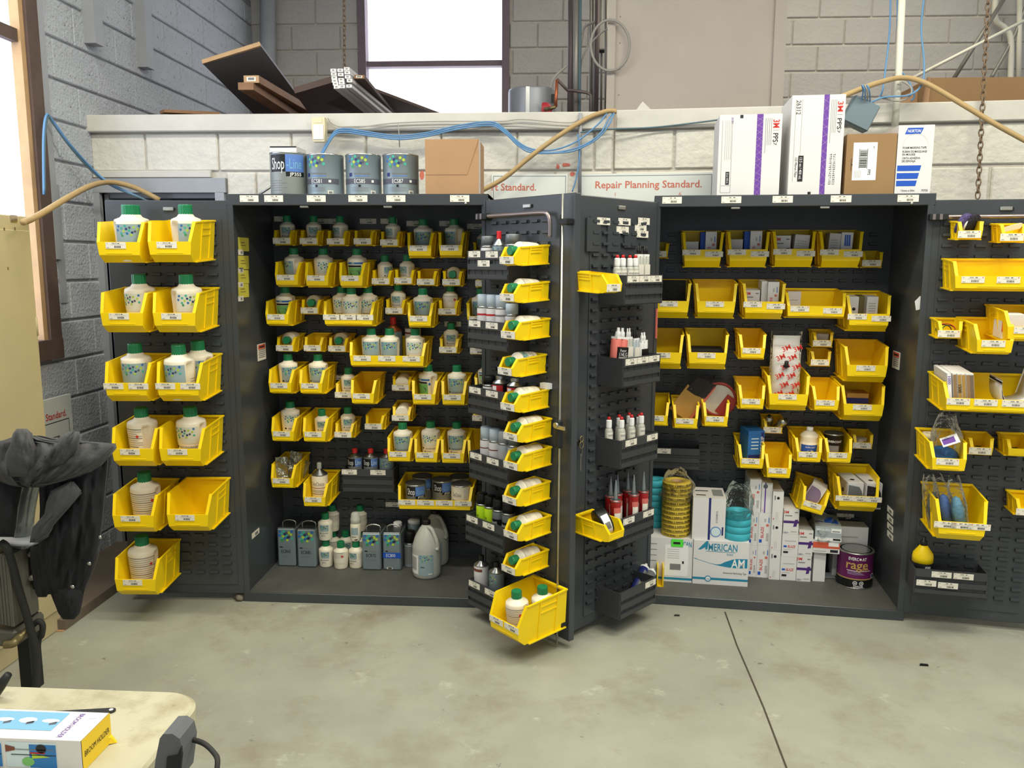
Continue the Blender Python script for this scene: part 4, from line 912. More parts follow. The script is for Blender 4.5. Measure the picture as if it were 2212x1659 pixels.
for i, (x, c, t, y) in enumerate(((-.100, 'spray_blue', 'leftmost pale-capped', 930), (-.036, 'spray_blue', 'second pale-capped', 935), (.028, 'spray_silver', 'third silver-capped', 940), (.096, 'spray_grey', 'rightmost silver-capped', 955))):
    sc('D2k3', x, y, .42, 'carton_white' if i < 2 else 'spray_silver', c, t+' spray can in fourth black bin, middle left door', bands=[(.58, .60, 'brown_ink')] if i < 2 else [(.2, .6, 'ink_pale')], txt=[('OneChoice', .42, .020, .045)] if i < 2 else None, h=.232)
for i, (x, b, t) in enumerate(((-.104, 'neon', 'leftmost neon yellow'), (-.044, 'neon', 'second neon yellow'), (.020, 'spray_grey', 'third dark grey'), (.088, 'spray_grey', 'rightmost dark grey'))):
    sc('D2k4', x, 1080, .42, b, 'black', t+' black-capped can in fifth black bin, middle left door', bands=[] if i < 2 else [(.22, .58, 'black')], txt=[('30', .52, .012, None)] if i < 2 else [('GRAVEL', .50, .013, .04), ('GUARD', .42, .013, .036)], tcol='ink' if i < 2 else 'paper_white', h=.215, r=.028 if i < 2 else .031)
conetin(place('D2k5', 1040, 1210, .45), .036, .225, 'carton_white', 'black', 'white cone-top tin with black cap, lowest black bin', zf=.78, caph=.11, bands=[(-1, 1, .68, .74, 'brown_ink')], group=G2)
conetin(place('D2k5', 1073, 1225, .45), .036, .225, 'tin_grey', 'black', 'grey cone-top tin with coloured cubes, lowest black bin', zf=.78, caph=.11, hexl=True, group=G2)
conetin(place('D2k5', 1101, 1245, .5), .026, .135, 'tin_grey', 'red_cap', 'small tin with red cap in lowest black bin', hexl=True, group=G2)

# ---- middle right door (folded forward)
hang('D3', 'D3s0', 'S', 1325, 613, 'upper of two', 'empty', pre='NOR.4', w=.11)
hang('D3', 'D3s1', 'S', 1330, 1149, 'lower of two', 'holding a tape roll', pre='NOR', cards=0, w=.115)
for i, (x, y, c) in enumerate(((1391.5, 594, 'holding mixing cartridges'), (1387, 769.5, 'holding adhesive cartridges'), (1382, 942.5, 'holding red-capped bottles'), (1374, 1110, 'holding red sealant tubes'), (1379, 1264, 'holding two blue tubes'))):
    hang_black('D3', 'D3k%d' % i, x, y, ORD[i]+' from top', c, D=.135, cards=[[(-.085, .108, 'NOR'), (.0, .108, 'NOR'), (.085, .108, 'NOR')], [(-.085, .108, 'LOR'), (.0, .108, 'LOR'), (.085, .108, 'LOR')], [(-.07, .108, 'LOR'), (.09, .108, 'LOR')], [(-.06, .108, 'LOR'), (.09, .108, 'LOR')], [(.09, .108, 'LOR')]][i])
G3 = 'tubes and bottles on the middle right door'
def redtop(M, label, h=.16, body='cartridge', r=.0178):
    o = ob('dropper_bottle', MB().lathe([(r*.9, 0), (r, .004), (r, h*.70), (r*.8, h*.75), (r*.45, h*.77)], body, 18), None, M); tag(o, label, 'bottle', G3)
    child('collar', MB().lathe([(r*.70, h*.77), (r*.74, h*.80), (r*.72, h*.92), (r*.45, h*.94)], 'paper_white', 16, rib=.05, sm=False), o)
    child('red_tip', MB().lathe([(r*.46, h*.94), (r*.42, h*.98), (r*.3, h), (0, h)], 'red_cap', 12), o)
    child('label', MB().rect(-r*1.4, r*1.4, .40*h, .68*h, cyl(r+.0006), 'paper', 8).rect(-r*1.1, r*.9, .60*h, .64*h, cyl(r+.001), 'ink_pale', 8), o)
    return o
for i, x in enumerate((-.112, -.072, -.022, .018)): redtop(place('D3k0', x, 580, .55), ORD[i]+' red-tipped white bottle in top black bin, middle right door', .205)
def cartridge(M, label, h, m='cartridge', tip='black', w=.02, txt=None, lab='paper'):
    o = ob('adhesive_cartridge', MB().lathe([(w, 0), (w, h*.78), (w*.8, h*.80)], m, 18, T=TR(-w*.9, 0, 0)).lathe([(w, 0), (w, h*.78), (w*.8, h*.80)], m, 18, T=TR(w*.9, 0, 0)), None, M); tag(o, label, 'cartridge', G3)
    child('cap', MB().box(-w*1.6, w*1.6, -w*.7, w*.7, h*.80, h*.84, 'paper_white').lathe([(w*.55, h*.84), (w*.5, h*.92), (w*.3, h*.94), (w*.25, h)], tip, 14, T=TR(w*.6, 0, 0)).lathe([(w*.55, h*.84), (w*.5, h*.92), (w*.3, h*.94), (w*.25, h)], tip, 14, T=TR(-w*.6, 0, 0)), o)
    q = MB().box(-w*1.5, w*1.5, -w-.002, -w+.004, h*.08, h*.66, lab)
    for k in range(5): q.rect(-w*1.3, w*1.2, h*(.14+.08*k), h*(.165+.08*k), flat(-w-.0026), 'ink_pale')
    if txt:
        for t, z, hh, ww, c in txt: q.text(t, hh, flat(-w-.0028), c, 0, h*z, ww)
    child('label', q, o); return o
cartridge(place('D3k0', .062, 570, .45), 'left clear twin cartridge with black tips, top black bin', .25, w=.0125)
cartridge(place('D3k0', .110, 570, .45), 'right clear twin cartridge with black tips, top black bin', .25, w=.0125)
cartridge(place('D3k1', -.095, 745, .50, z=.006) @ RY(.10), 'leaning twin cartridge with black label marked 114LG, second black bin', .245, 'red_pale', 'paper_white', .024, [('Fusor', .60, .012, .045, 'paper_white'), ('114LG', .53, .016, .056, 'paper_white')], 'black')
cartridge(place('D3k1', -.012, 745, .5), 'second cartridge with white cap in second black bin, middle right door', .24, 'cartridge', 'paper_white', .0125)
cartridge(place('D3k1', .040, 745, .5), 'grey cartridge with black tips in second black bin', .23, 'spray_silver', 'black', .0125)
cartridge(place('D3k1', .098, 745, .5), 'rightmost cartridge with black label, second black bin', .215, 'carton_white', 'paper_white', .015, None, 'black')
for i, x in enumerate([-.112+.037*k for k in range(7)]):
    redtop(place('D3k2', x, 925, .66 if i % 2 else .36), ORD[i]+' red-tipped bottle from left in third black bin, middle right door', .212 if i != 6 else .195)
for i, x in enumerate((-.104, -.066, -.016, .030, .062, .106)):
    M = place('D3k3', x, 1075, .72 if i in (0, 3, 5) else .30); h = .20; r = .0235
    o = ob('sealant_tube', MB().lathe([(r, 0), (r, h-.006), (r*1.05, h-.004), (r*1.05, h), (r*.5, h+.001)], 'red_can', 20), None, M); tag(o, ORD[i]+' red sealant tube with grey cone nozzle from left, fourth black bin', 'sealant tube', G3)
    child('nozzle', MB().lathe([(r*.5, h), (r*.42, h+.01), (r*.12, h+.088), (0, h+.09)], 'spray_grey', 12), o)
    F = cyl(r+.0006); q = MB().rect(-r*1.2, r*(1.0 if i < 3 else .2), .72*h, .84*h, F, 'red_pale', 8).rect(-r*1.1, r*(.9 if i < 3 else .1), .3*h, .72*h, cyl(r+.0009), 'paper', 8)
    if i > 2: q.rect(r*.3, r*1.2, .3*h, .80*h, cyl(r+.0009), 'paper_white', 4).text('SEAM', .016, cyl(r+.0013), 'ink', r*.75, .64*h, .045, rot=PI/2)
    child('label', q, o); child('metal_rim', MB().lathe([(r*1.04, h-.008), (r*1.07, h-.004), (r*1.0, h+.001)], 'tin', 20), o)
for i, (x, z, a) in enumerate(((1392, .02, 1.05), (1388, .014, 1.15))):
    b = BINS['D3k4']; lx = in_bin('D3k4', x, .5, py=1235)
    M = b['M'] @ TR(lx-.05, -.05-.035*i, .03) @ RY(a) @ RX(-.2)
    o = ob('blue_tube', MB().lathe([(.022, 0), (.022, .17), (.010, .176)], 'blue_dark' if i == 0 else 'spray_grey', 18), None, M); tag(o, ('upper blue' if i == 0 else 'lower grey')+' caulk tube with white cap lying in lowest black bin', 'sealant tube', G3)
    child('cap', MB().lathe([(.023, .168), (.023, .178), (.012, .182), (.006, .200), (0, .202)], 'paper_white', 16), o)
    if i == 0: child('label', MB().rect(-.02, .02, .02, .15, cyl(.0226), 'spray_grey', 6).rect(-.012, .0, .05, .13, cyl(.0230), 'gold', 3), o)
b = BINS['D3s1']
o = ob('tape_roll', MB().lathe([(.030, 0), (.058, .0), (.060, .004), (.060, .044), (.058, .048), (.030, .048), (.030, 0)], 'black', 32), None, b['M'] @ TR(.004, -.105, .062) @ RZ(-.45) @ RY(1.2) @ TR(0, 0, -.024)); tag(o, 'black tape roll with white paper label in yellow bin, middle right door', 'tape roll')
child('label', MB().rect(-.055, .055, .008, .04, cyl(.0606), 'paper_white', 16).rect(-.02, .012, .012, .036, cyl(.061), 'ink_grey', 6), o)
for x, y in ((1304, 478), (1349, 479), (1345, 497), (1391, 478), (1384, 492), (1388, 506)):
    p = hit(D3, x, y, -.013); card_on(door_of(CAB2, 'dl'), D3 @ TR(p[0], -.0125, p[1]), 'NOR', .088, .03)
p = hit(D3, 1412, 700, -.02); tag(ob('red_stick', MB().box(-.005, .005, -.006, 0, -.07, .07, 'red_pale'), None, D3 @ TR(WD-.004, -.006, p[1])), 'thin red strip at the hinge edge of the middle right door', 'strip')

# ---- right cabinet back
C2B = [('1', 'S', 1402, 1445, 542, 'empty', 1), ('1', 'L', 1472.6, 1563.6, 539.2, 'holding white boxes', 2), ('1', 'L', 1569.7, 1663.4, 538.7, 'holding white and blue boxes', 2), ('1', 'L', 1669, 1761.8, 537.8, 'holding two white abrasive boxes', 2), ('1', 'L', 1768.7, 1865.7, 538.7, 'holding two tilted boxes', 2), ('1', 'S', 1863, 1907, 561.4, 'empty', 1),
 ('2', 'L', 1402, 1493, 650, 'holding a black pad', 1), ('2', 'L', 1501, 1592.7, 650.7, 'empty', 1), ('2', 'L', 1605, 1696.6, 651.5, 'holding blaze and disc boxes', 2), ('2', 'W', 1698.9, 1827, 661, 'holding one thin white box', 2), ('2', 'L', 1829.7, 1925.3, 677.8, 'holding three narrow boxes', 2),
 ('3', 'L', 1386, 1477.6, 761, 'empty', 1), ('3', 'L', 1482.6, 1574.7, 761.5, 'holding black scuff pads', 1), ('3', 'M', 1596, 1656.4, 751.3, 'empty', 1), ('3', 'S', 1757.6, 1799, 734.6, 'holding a small box', 1), ('3', 'S', 1752, 1795, 776, 'empty', 1), ('3', 'L', 1825.5, 1920, 788.7, 'empty', 1),
 ('4', 'M', 1390, 1445, 897, 'empty', 1), ('4', 'M', 1452, 1511.6, 903.4, 'holding bagged discs', 1), ('4', 'M', 1516, 1578, 899, 'holding a bagged red disc', 1), ('4', 'M', 1595.5, 1653.7, 860.8, 'empty', 1), ('4', 'L', 1657.8, 1749.3, 851, 'holding a printed plastic pouch', 1), ('4', 'M', 1754.9, 1815.8, 863.6, 'empty', 1), ('4', 'L', 1818.6, 1912.3, 873.3, 'holding a low brown box', 1),
 ('5', 'M', 1595.5, 1652, 990, 'holding a blue glove box', 1), ('5', 'S', 1649, 1692.4, 922, 'holding two metal tubes', 1), ('5', 'M', 1652, 1712.7, 1010.4, 'empty', 1), ('5', 'M', 1717, 1778.6, 975.7, 'holding a bellows bottle', 1), ('5', 'M', 1780.7, 1844.3, 977, 'holding a black can', 1), ('5', 'S', 1842.8, 1886.2, 955.5, 'holding small offcuts', 1),
 ('6', 'M', 1729, 1789, 1085.6, 'hanging crooked', 1), ('6', 'L', 1806.7, 1902, 1071, 'holding two disc boxes', 3)]
cnt = {}
for rw, ty, x0, x1, y, c, n in C2B:
    i = cnt.get(rw, 0); cnt[rw] = i+1
    hang('C2', 'C2%s_%d' % (rw, i), ty, (x0+x1)/2, y, ORD[i]+' from left '+ORD[int(rw)-1]+' row', c, pre='NOR.' if rw < '4' else 'NOR.', cards=n, dot=rw in '2345', roll=math.radians(15) if c.startswith('hanging crooked') else 0, D=.20 if (ty == 'L' and rw == '1') else (.137 if ty == 'S' else None), w={'W': .285}.get(ty))
hang_black('C2', 'C2K', 1455, 968, 'under the fourth row', 'standing empty', w=.275, H=.115, D=.12, cards=[(-.055, .098, 'LOR')])

def carton(name, M, w, d, h, m, label, cat='box', group=None, top=None):
    q = MB().box(-w/2, w/2, -d/2, d/2, 0, h, m)
    if top: q.rect(-w/2, w/2, -d/2, d/2, lambda u, v: (u, v, h+.0004), top)
    o = ob(name, q, None, M); tag(o, label, cat, group); return o
def printed(o, fn, name='printed_panel'):
    q = MB(); fn(q); return child(name, q, o)
def box_in(key, px0, px1, pytop, frac, dep, m, label, rot=0, lean=0, name='abrasive_box', z=.005, top=None, pyb=None):
    b = BINS[key]; yl = -b['D']*frac
    a = hit(b['M'], px0, pytop, yl); c = hit(b['M'], px1, pytop, yl); w = abs(c[0]-a[0]); h = max(.02, (a[1]+c[1])/2-z); x = (a[0]+c[0])/2
    M = b['M'] @ TR(x, yl+dep/2, z) @ RZ(rot) @ RY(lean)
    o = carton(name, M, w, dep, h, m, label, 'box', 'boxes in the right cabinet bins', top); o['w'] = w; o['h'] = h; o['d'] = dep
    return o, w, h, -dep/2-.0006
def blaze(q, w, h, y, side=True):
    F = flat(y)
    q.text('BLAZE', w*.22, F, 'red_ink', -w*.17, h*.40, h*.34, rot=PI/2, bold=.03)
    q.rect(-w*.40, -w*.18, h*.08, h*.18, F, 'blue_ink'); q.poly([(w*.22+w*.12*math.cos(a), h*.62+w*.12*math.sin(a)) for a in [2*PI*k/12 for k in range(12)]], F, 'red_pale')
    for k in range(7): q.rect(w*.14, w*.34, h*(.14+.035*k), h*(.155+.035*k), F, 'ink_grey')
    q.rect(-w*.05, w*.1, h*.72, h*.82, F, 'ink_pale'); q.rect(w*.28, w*.36, h*.70, h*.86, F, 'blue_mid')
def cubx(q, w, h, y, num=None):
    F = flat(y)
    q.text('3M', h*.11, F, 'red_ink', -w*.34, h*.88, bold=.03); q.rect(-w*.42, w*.05, h*.72, h*.76, F, 'ink_grey'); q.rect(w*.2, w*.42, h*.86, h*.90, F, 'ink_grey')
    q.rect(-w*.5, w*.5, h*.44, h*.54, F, 'purple_dark'); q.poly([(w*.24, h*.58), (w*.44, h*.6), (w*.36, h*.32), (w*.14, h*.30)], flat(y-.0002), 'purple_dark')
    if num: q.text(num, h*.07, F, 'blue_dark', -w*.30, h*.06)
    q.rect(w*.0, w*.4, h*.08, h*.12, F, 'ink_pale')
def greytext(q, w, h, y):
    F = flat(y)
    for k in range(8): q.rect(-w*.34, w*.30, h*(.25+.075*k), h*(.285+.075*k), F, 'ink_pale')
    q.rect(w*.30, w*.42, h*.1, h*.3, F, 'ink'); q.rect(-w*.2, w*.1, h*.08, h*.18, F, 'ink')
def do(t, key, p0, p1, pt, frac, dep, m, lab, fn=None, **k):
    o, w, h, y = box_in(key, p0, p1, pt, frac, dep, m, lab, **k)
    if fn: printed(o, lambda q: fn(q, w, h, y))
    return o
do(0, 'C21_1', 1478, 1509, 522, .60, .06, 'carton_white', 'low white box at left of second bin, top row, right cabinet')
do(0, 'C21_1', 1514, 1524, 502, .62, .09, 'blue_ink', 'narrow blue-edged box in second bin, top row, right cabinet')
do(0, 'C21_1', 1525, 1549, 500.5, .75, .10, 'carton_white', 'upright white box with dark print in second bin, top row', blaze)
do(0, 'C21_2', 1577, 1605, 517, .65, .05, 'carton_shade', 'white envelope-like box in third bin, top row, right cabinet')
do(0, 'C21_2', 1609, 1621, 500, .62, .09, 'blue_ink', 'narrow blue box in third bin, top row, right cabinet')
do(0, 'C21_2', 1622, 1647, 499, .75, .10, 'carton_white', 'upright white box with red lettering in third bin, top row', blaze)
do(0, 'C21_3', 1675, 1709, 509, .68, .08, 'carton_white', 'white box with purple band in fourth bin, top row', cubx)
do(0, 'C21_3', 1714, 1746, 507, .78, .12, 'carton_shade', 'tilted grey-printed box in fourth bin, top row', greytext, lean=.07)
do(0, 'C21_4', 1789, 1814, 504, .7, .10, 'carton_shade', 'tilted grey-printed box in fifth bin, top row', greytext, lean=.06)
def bluestripe(q, w, h, y):
    F = flat(y)
    for k in range(3): q.poly([(-w*.2+k*w*.18, h*.6), (-w*.06+k*w*.18, h*.6), (-w*.10+k*w*.18, h*.93), (-w*.24+k*w*.18, h*.93)], F, 'blue_ink')
do(0, 'C21_4', 1817, 1842, 502, .75, .10, 'carton_white', 'white box with three blue slashes in fifth bin, top row', bluestripe, lean=.03)
do(0, 'C22_0', 1412, 1482, 608, .6, .10, 'pad_black', 'square black foam pad in first bin, second row, right cabinet', name='foam_pad')
do(0, 'C22_2', 1611, 1642, 627, .70, .12, 'carton_white', 'low white disc box with purple band, second row', cubx)
do(0, 'C22_2', 1646, 1660, 608, .68, .14, 'carton_white', 'thin white box behind blaze box, second row, right cabinet')
do(0, 'C22_2', 1660, 1684, 609, .78, .16, 'carton_white', 'upright white box with red lettering, third bin second row', blaze, top='ink_grey')
def redbot(q, w, h, y): q.text('BLAZE', h*.09, flat(y), 'red_ink', w*.0, h*.30, w*.6, bold=.03); q.rect(-w*.4, w*.3, h*.62, h*.635, flat(y), 'ink_grey')
do(0, 'C22_3', 1702, 1731, 630, .45, .03, 'carton_white', 'thin white box with red word in fourth bin, second row', redbot)
def dotbox(q, w, h, y): q.poly([(w*.06+w*.17*math.cos(a), h*.62+w*.17*math.sin(a)) for a in [2*PI*k/14 for k in range(14)]], flat(y), 'ink'); q.rect(-w*.4, -w*.3, h*.5, h*.75, flat(y), 'ink_grey')
do(0, 'C22_4', 1834, 1856, 641, .72, .10, 'carton_white', 'white box with black dot in fifth bin, second row', dotbox)
do(0, 'C22_4', 1857, 1872, 640, .55, .10, 'tape_dark', 'dark olive box between two white boxes, second row')
do(0, 'C22_4', 1874, 1898, 641, .74, .10, 'carton_white', 'white box with grey print at right of fifth bin, second row', greytext)
b = BINS['C23_1']
for k in range(4):
    q = MB(); n = 10; w = b['w']*.40
    for i in range(n):
        x0, x1 = -w+2*w*i/n, -w+2*w*(i+1)/n; zf = lambda x: .055+.012*k-.10*x*x*8*.12
        q.hexa([(x0, -.09, zf(x0)-.011), (x1, -.09, zf(x1)-.011), (x1, .09, zf(x1)-.011), (x0, .09, zf(x0)-.011), (x0, -.09, zf(x0)), (x1, -.09, zf(x1)), (x1, .09, zf(x1)), (x0, .09, zf(x0))], 'pad_black')
    o = ob('scuff_pad', q, None, b['M'] @ TR(0, -b['D']*.52, .0)); tag(o, ORD[k]+' black scuff pad from bottom of the pile in third-row bin', 'scuff pad', 'black scuff pads')
do(0, 'C23_3', 1770, 1797, 722, .6, .09, 'carton_white', 'small flat white box in small bin, third row, right cabinet', rot=-.35, z=.025)
do(0, 'C24_6', 1830, 1877, 850, .55, .10, 'kraft', 'low tan box with dark blue lid band, fourth row', lambda q, w, h, y: (q.rect(-w*.5, w*.5, h*.55, h*.8, flat(y), 'blue_dark'), q.text('3M', h*.16, flat(y), 'red_ink', -w*.33, h*.35, bold=.03)))
# printed plastic pouch in the fourth row
b = BINS['C24_4']; x, z = hit(b['M'], 1694, 724, -b['D']*.6); x0, _ = hit(b['M'], 1665, 800, -b['D']*.6); x1, _ = hit(b['M'], 1726, 800, -b['D']*.6)
q = MB(); W2 = (x1-x0)/2; Hh = z-.01; n, mm = 10, 14; vs = []; fs = []
for i in range(mm+1):
    t = i/mm
    for j in range(2*n):
        a = 2*PI*j/(2*n); th = .042*(math.sin(PI*min(1, t*1.15+.08))**.6 if t < .86 else .62*(1-t)/.14+.1)
        nz = .004*noise.noise(Vector((math.cos(a)*2, t*6, 3)))
        vs.append(((W2*(1-.04*t)+nz)*math.copysign(abs(math.cos(a))**.6, math.cos(a)), -(th+nz)*math.sin(a), .008+Hh*t))
for i in range(mm):
    for j in range(2*n): k2 = (j+1) % (2*n); fs.append((i*2*n+j, i*2*n+k2, (i+1)*2*n+k2, (i+1)*2*n+j))
q.add(vs, fs, 'carton_white', True)
P = ob('liquid_pouch', q, None, b['M'] @ TR((x0+x1)/2, -b['D']*.58, 0)); tag(P, 'white pouch printed with red logos in clear bag, fourth row, right cabinet', 'pouch')
q = MB()
for r_ in range(7):
    for c_ in range(3):
        u, v = (c_-1)*W2*.80+(W2*.35 if r_ % 2 else -W2*.1), .03+Hh*.13*r_
        if abs(u) < W2*.86: q.text('3M', .025, flat(-.0495), 'red_ink', u, v, rot=.45, bold=.04)
child('logo_print', q, P)
child('spout', MB().lathe([(.014, 0), (.016, .004), (.010, .01), (.010, .03), (.0, .031)], 'black', 14, T=TR(-.002, -.045, Hh*.60) @ RX(.35)), P)
q = MB(); vs2 = [(v[0]*1.13+.004*noise.noise(Vector(v)*30), v[1]*1.2+.006*noise.noise(Vector(v)*25+Vector((5, 0, 0))), v[2]*1.06) for v in vs]; q.add(vs2, fs, 'plastic_clear', True)
q.add([(-W2*1.1, -.01, Hh*1.02), (W2*.3, -.01, Hh*1.08), (-W2*.6, .01, Hh*1.2), (-W2*1.4, .02, Hh*1.28), (-W2*1.7, .03, Hh*1.1)], [(0, 1, 2), (0, 2, 3, 4)], 'plastic_clear')
child('clear_bag', q, P)
# bagged discs
for key, x, y, m, lab in (('C24_1', 1505, 862, 'kraft', 'kraft sanding sheets in a clear bag leaning out of second bin, fourth row'), ('C24_2', 1555, 870, 'disc_red', 'grey disc with red edge in a clear bag leaning out of third bin')):
    b = BINS[key]; q = MB()
    if m == 'kraft': q.prism([(-.06, -.09), (.05, -.09), (.055, .06), (.035, .05), (.02, .08), (0, .05), (-.06, .07)], -.006, .006, 'kraft').prism([(-.05, .045), (.0, .045), (.055, .06), (.06, .15), (-.045, .13)], -.008, .004, 'pad_black').box(.052, .066, -.008, .008, -.09, .14, 'red_pale')
    else: q.lathe([(.088, -.004), (.09, 0), (.088, .004)], 'ink_pale', 28, T=RX(PI/2)).lathe([(.078, -.006), (.091, -.006), (.091, .006), (.078, .006), (.078, -.006)], 'disc_red', 28, T=RX(PI/2)).box(.02, .075, -.008, -.004, -.06, .05, 'disc_red')
    o = ob('sanding_discs', q, None, b['M'] @ TR(.02, -b['D']*.52, .125) @ RY(.6)); tag(o, lab, 'abrasive discs')
    q = MB(); vs = []; fs = []; n = 8
    for i in range(n+1):
        for j in range(n+1):
            u, v = -.085+.17*i/n, -.10+.26*j/n; vs.append((u, -.014-.006*noise.noise(Vector((u*30, v*25, 1))), v))
    for i in range(n):
        for j in range(n): a = i*(n+1)+j; fs.append((a, a+1, a+n+2, a+n+1))
    q.add(vs, fs, 'plastic_clear', True); child('clear_bag', q, o)
# glove box, tubes, bellows bottle, can, offcuts
def glove(q, w, h, y):
    F = flat(y); q.rect(w*.30, w*.46, h*.05, h*.95, flat(y-.0002), 'blue_dark'); q.text('SAFEGRIP', h*.10, flat(y-.0004), 'paper_white', w*.38, h*.52, h*.62, rot=PI/2)
    q.rect(-w*.46, w*.46, 0, h*.28, flat(y-.0002), 'blue_dark')
    for k in range(4): q.rect(-w*.3, w*.15, h*(.45+.1*k), h*(.48+.1*k), F, 'print_pale')
do(0, 'C25_0', 1610, 1647, 931, .62, .12, 'blue_glove', 'blue boxed gloves tilted in first bin, fifth row, right cabinet', glove, name='glove_box', rot=.25)
for i, (x, y, a) in enumerate(((1668, 892, -.12), (1686, 912, .5))):
    b = BINS['C25_1']; lx = in_bin('C25_1', x, .6, py=y)
    M = b['M'] @ TR(lx-.012, -b['D']*(.45+.2*i), .02) @ RY(a) @ RX(.75)
    o = ob('metal_tube', MB().lathe([(.018, 0), (.021, .05), (.021, .085), (.020, .088), (.008, .097)], 'tin', 18), None, M); tag(o, ('left' if i == 0 else 'right')+' aluminium tube with black cap in small bin, fifth row', 'tube', 'aluminium tubes')
    child('cap', MB().lathe([(.008, .096), (.008, .11), (0, .111)], 'black', 10), o)
M = place('C25_3', 1748, 950, .5); r = .047; h = .155
o = ob('bellows_bottle', MB().lathe([(r*.92, 0), (r, .006), (r, .08), (r*.94, .085), (r*1.02, .092), (r*.93, .10), (r*1.02, .108), (r*.92, .116), (r*.6, .13), (r*.36, .134)], 'bottle_white', 28), None, M); tag(o, 'white ribbed bottle with blue label in fourth bin, fifth row', 'bottle')
child('cap', MB().lathe([(r*.36, .133), (r*.36, .152), (r*.3, .155), (0, .155)], 'paper_white', 18), o); child('label', MB().rect(-r*1.1, r*1.1, .012, .07, cyl(r+.0006), 'blue_ink', 12).text('EVERCOAT', .008, cyl(r+.001), 'paper_white', 0, .058, .05).poly([(.018*math.cos(a), .032+.014*math.sin(a)) for a in [2*PI*k/14 for k in range(14)]], cyl(r+.001), 'spray_silver'), o)
M = place('C25_4', 1800, 950, .5); r = .048; h = .125
def lidcan(M, r, h, body, label, name='paint_can', rim='tin', group=None, cat='can'):
    o = ob(name, MB().lathe([(r*.985, 0), (r*1.01, .003), (r, .006), (r, h-.006), (r*1.015, h-.004), (r*1.015, h), (r*.90, h), (r*.88, h-.006), (r*.80, h-.006), (r*.78, h-.002), (0, h-.002)], body, 32), None, M); tag(o, label, cat, group)
    child('lid', MB().lathe([(r*.90, h-.001), (r*.88, h+.002), (r*.80, h+.002), (r*.78, h-.002), (0, h-.001)], rim, 32), o)
    child('rim', MB().lathe([(r*1.0, h-.005), (r*1.025, h-.003), (r*1.02, h+.002), (r*.97, h+.002)], rim, 32), o)
    child('base_rim', MB().lathe([(r*.99, 0), (r*1.02, .001), (r*1.02, .005), (r, .007)], rim, 32), o)
    return o
o = lidcan(M, r, h, 'black', 'black filler can in fifth bin, fifth row, right cabinet')
child('label', MB().text('EVERCOAT', .011, cyl(r+.0008), 'paper_white', 0, h*.72, .07, bold=.02).rect(-.03, .02, h*.3, h*.55, cyl(r+.0006), 'ink_grey', 6).rect(-.01, .01, h*.15, h*.25, cyl(r+.0006), 'paper', 3), o)
for i in range(2):
    o = ob('paper_offcut', MB().box(-.022, .022, -.02, .02, 0, .02, 'paper'), None, BINS['C25_5']['M'] @ TR(-.015+.02*i, -.09+.03*i, .006+.021*i) @ RZ(.5*i)); tag(o, ('lower' if i == 0 else 'upper')+' small grey offcut in the last bin of fifth row', 'offcut')
# lilac disc box (crooked bin) and two disc boxes
b = BINS['C26_0']
o = carton('disc_box', b['M'] @ TR(.012, -.12, .012) @ RY(.22) @ RZ(-.25), .075, .12, .125, 'carton_white', 'white box of lilac discs in the crooked bin, right cabinet', 'box')
q = MB()
for k in range(9): q.prism([(.034*math.cos(a)*1.0, .045*math.sin(a)+.058) for a in [PI*j/8-PI/2 for j in range(9)]]+[(-.034, .103), (-.034, .013)], -.064-.0, -.0605, 'lilac')
child('lilac_discs', q, o); child('printed_panel', MB().add([(-.0381, .03, .02), (-.0381, -.05, .02), (-.0381, -.05, .11), (-.0381, .03, .11)], [(0, 1, 2, 3)], 'lilac'), o)
for i, (x, dm) in enumerate(((1838, 'spray_grey'), (1878, 'abrasive'))):
    b = BINS['C26_1']; lx = in_bin('C26_1', x, .6, py=1050)
    o = carton('disc_box', b['M'] @ TR(lx, -.135, .006) @ RZ(.12), .078, .17, .135, 'carton_white', ('left' if i == 0 else 'right')+' white box of grey discs in large bin, sixth row', 'box')
    child('disc_stack', MB().prism([(-.036, .01), (.036, .01), (.036, .06), (.03, .09), (.016, .115), (-.036, .125)], -.092, -.0855, dm), o)
    child('printed_panel', MB().poly([(.012*math.cos(a), .02+.012*math.sin(a)) for a in [2*PI*k/12 for k in range(12)]], lambda u, v: (u, v-.05, .1356), 'ink').poly([(.012*math.cos(a), .02+.012*math.sin(a)) for a in [2*PI*k/12 for k in range(12)]], lambda u, v: (-.0394, u-.02, v+.06), 'ink'), o)
p = hit(B2, 1826, 1115, -.003); card_on(CAB2, B2 @ TR(p[0], -.003, p[1]), 'PM')

# ---- far-right door
D4B = [('S', 2097, 498, 'first of two in top row', 'holding purple abrasive wheels', 1, None), ('S', 2189, 504, 'second of two in top row', 'holding a cream scraper', 1, None), ('X', 2178, 597, 'long, second row', 'standing empty', 3, None), ('S', 2053, 713, 'left end of third row', 'holding a loop of wires', 1, None), ('M', 2149, 734.5, 'middle of third row', 'standing clear', 1, .15), ('M', 2219, 706, 'right end of third row', 'holding a red-tabbed box', 1, .16),
       ('X', 2158, 863, 'long, fourth row', 'packed with sandpaper sleeves', 4, None), ('M', 2050, 990, 'left end of fifth row', 'holding a bagged blue roll', 1, .147), ('S', 2120, 966, 'middle of fifth row', 'with a bag over its rim', 1, None), ('S', 2202, 969, 'right end of fifth row', 'bare inside', 0, None), ('L', 2078, 1128, 'large, sixth row', 'holding bagged blue parts', 3, None), ('S', 2222, 1098, 'right edge of sixth row', 'cut off by the frame', 1, None)]
for i, (ty, x, y, wh, c, n, w) in enumerate(D4B): hang('D4', 'D4_%d' % i, ty, x, y, wh, c, pre='NOR.' if i != 10 else 'REV.', cards=n, w=w, dot=True, D=.137 if ty == 'S' else (.19 if ty == 'X' and i == 2 else None))
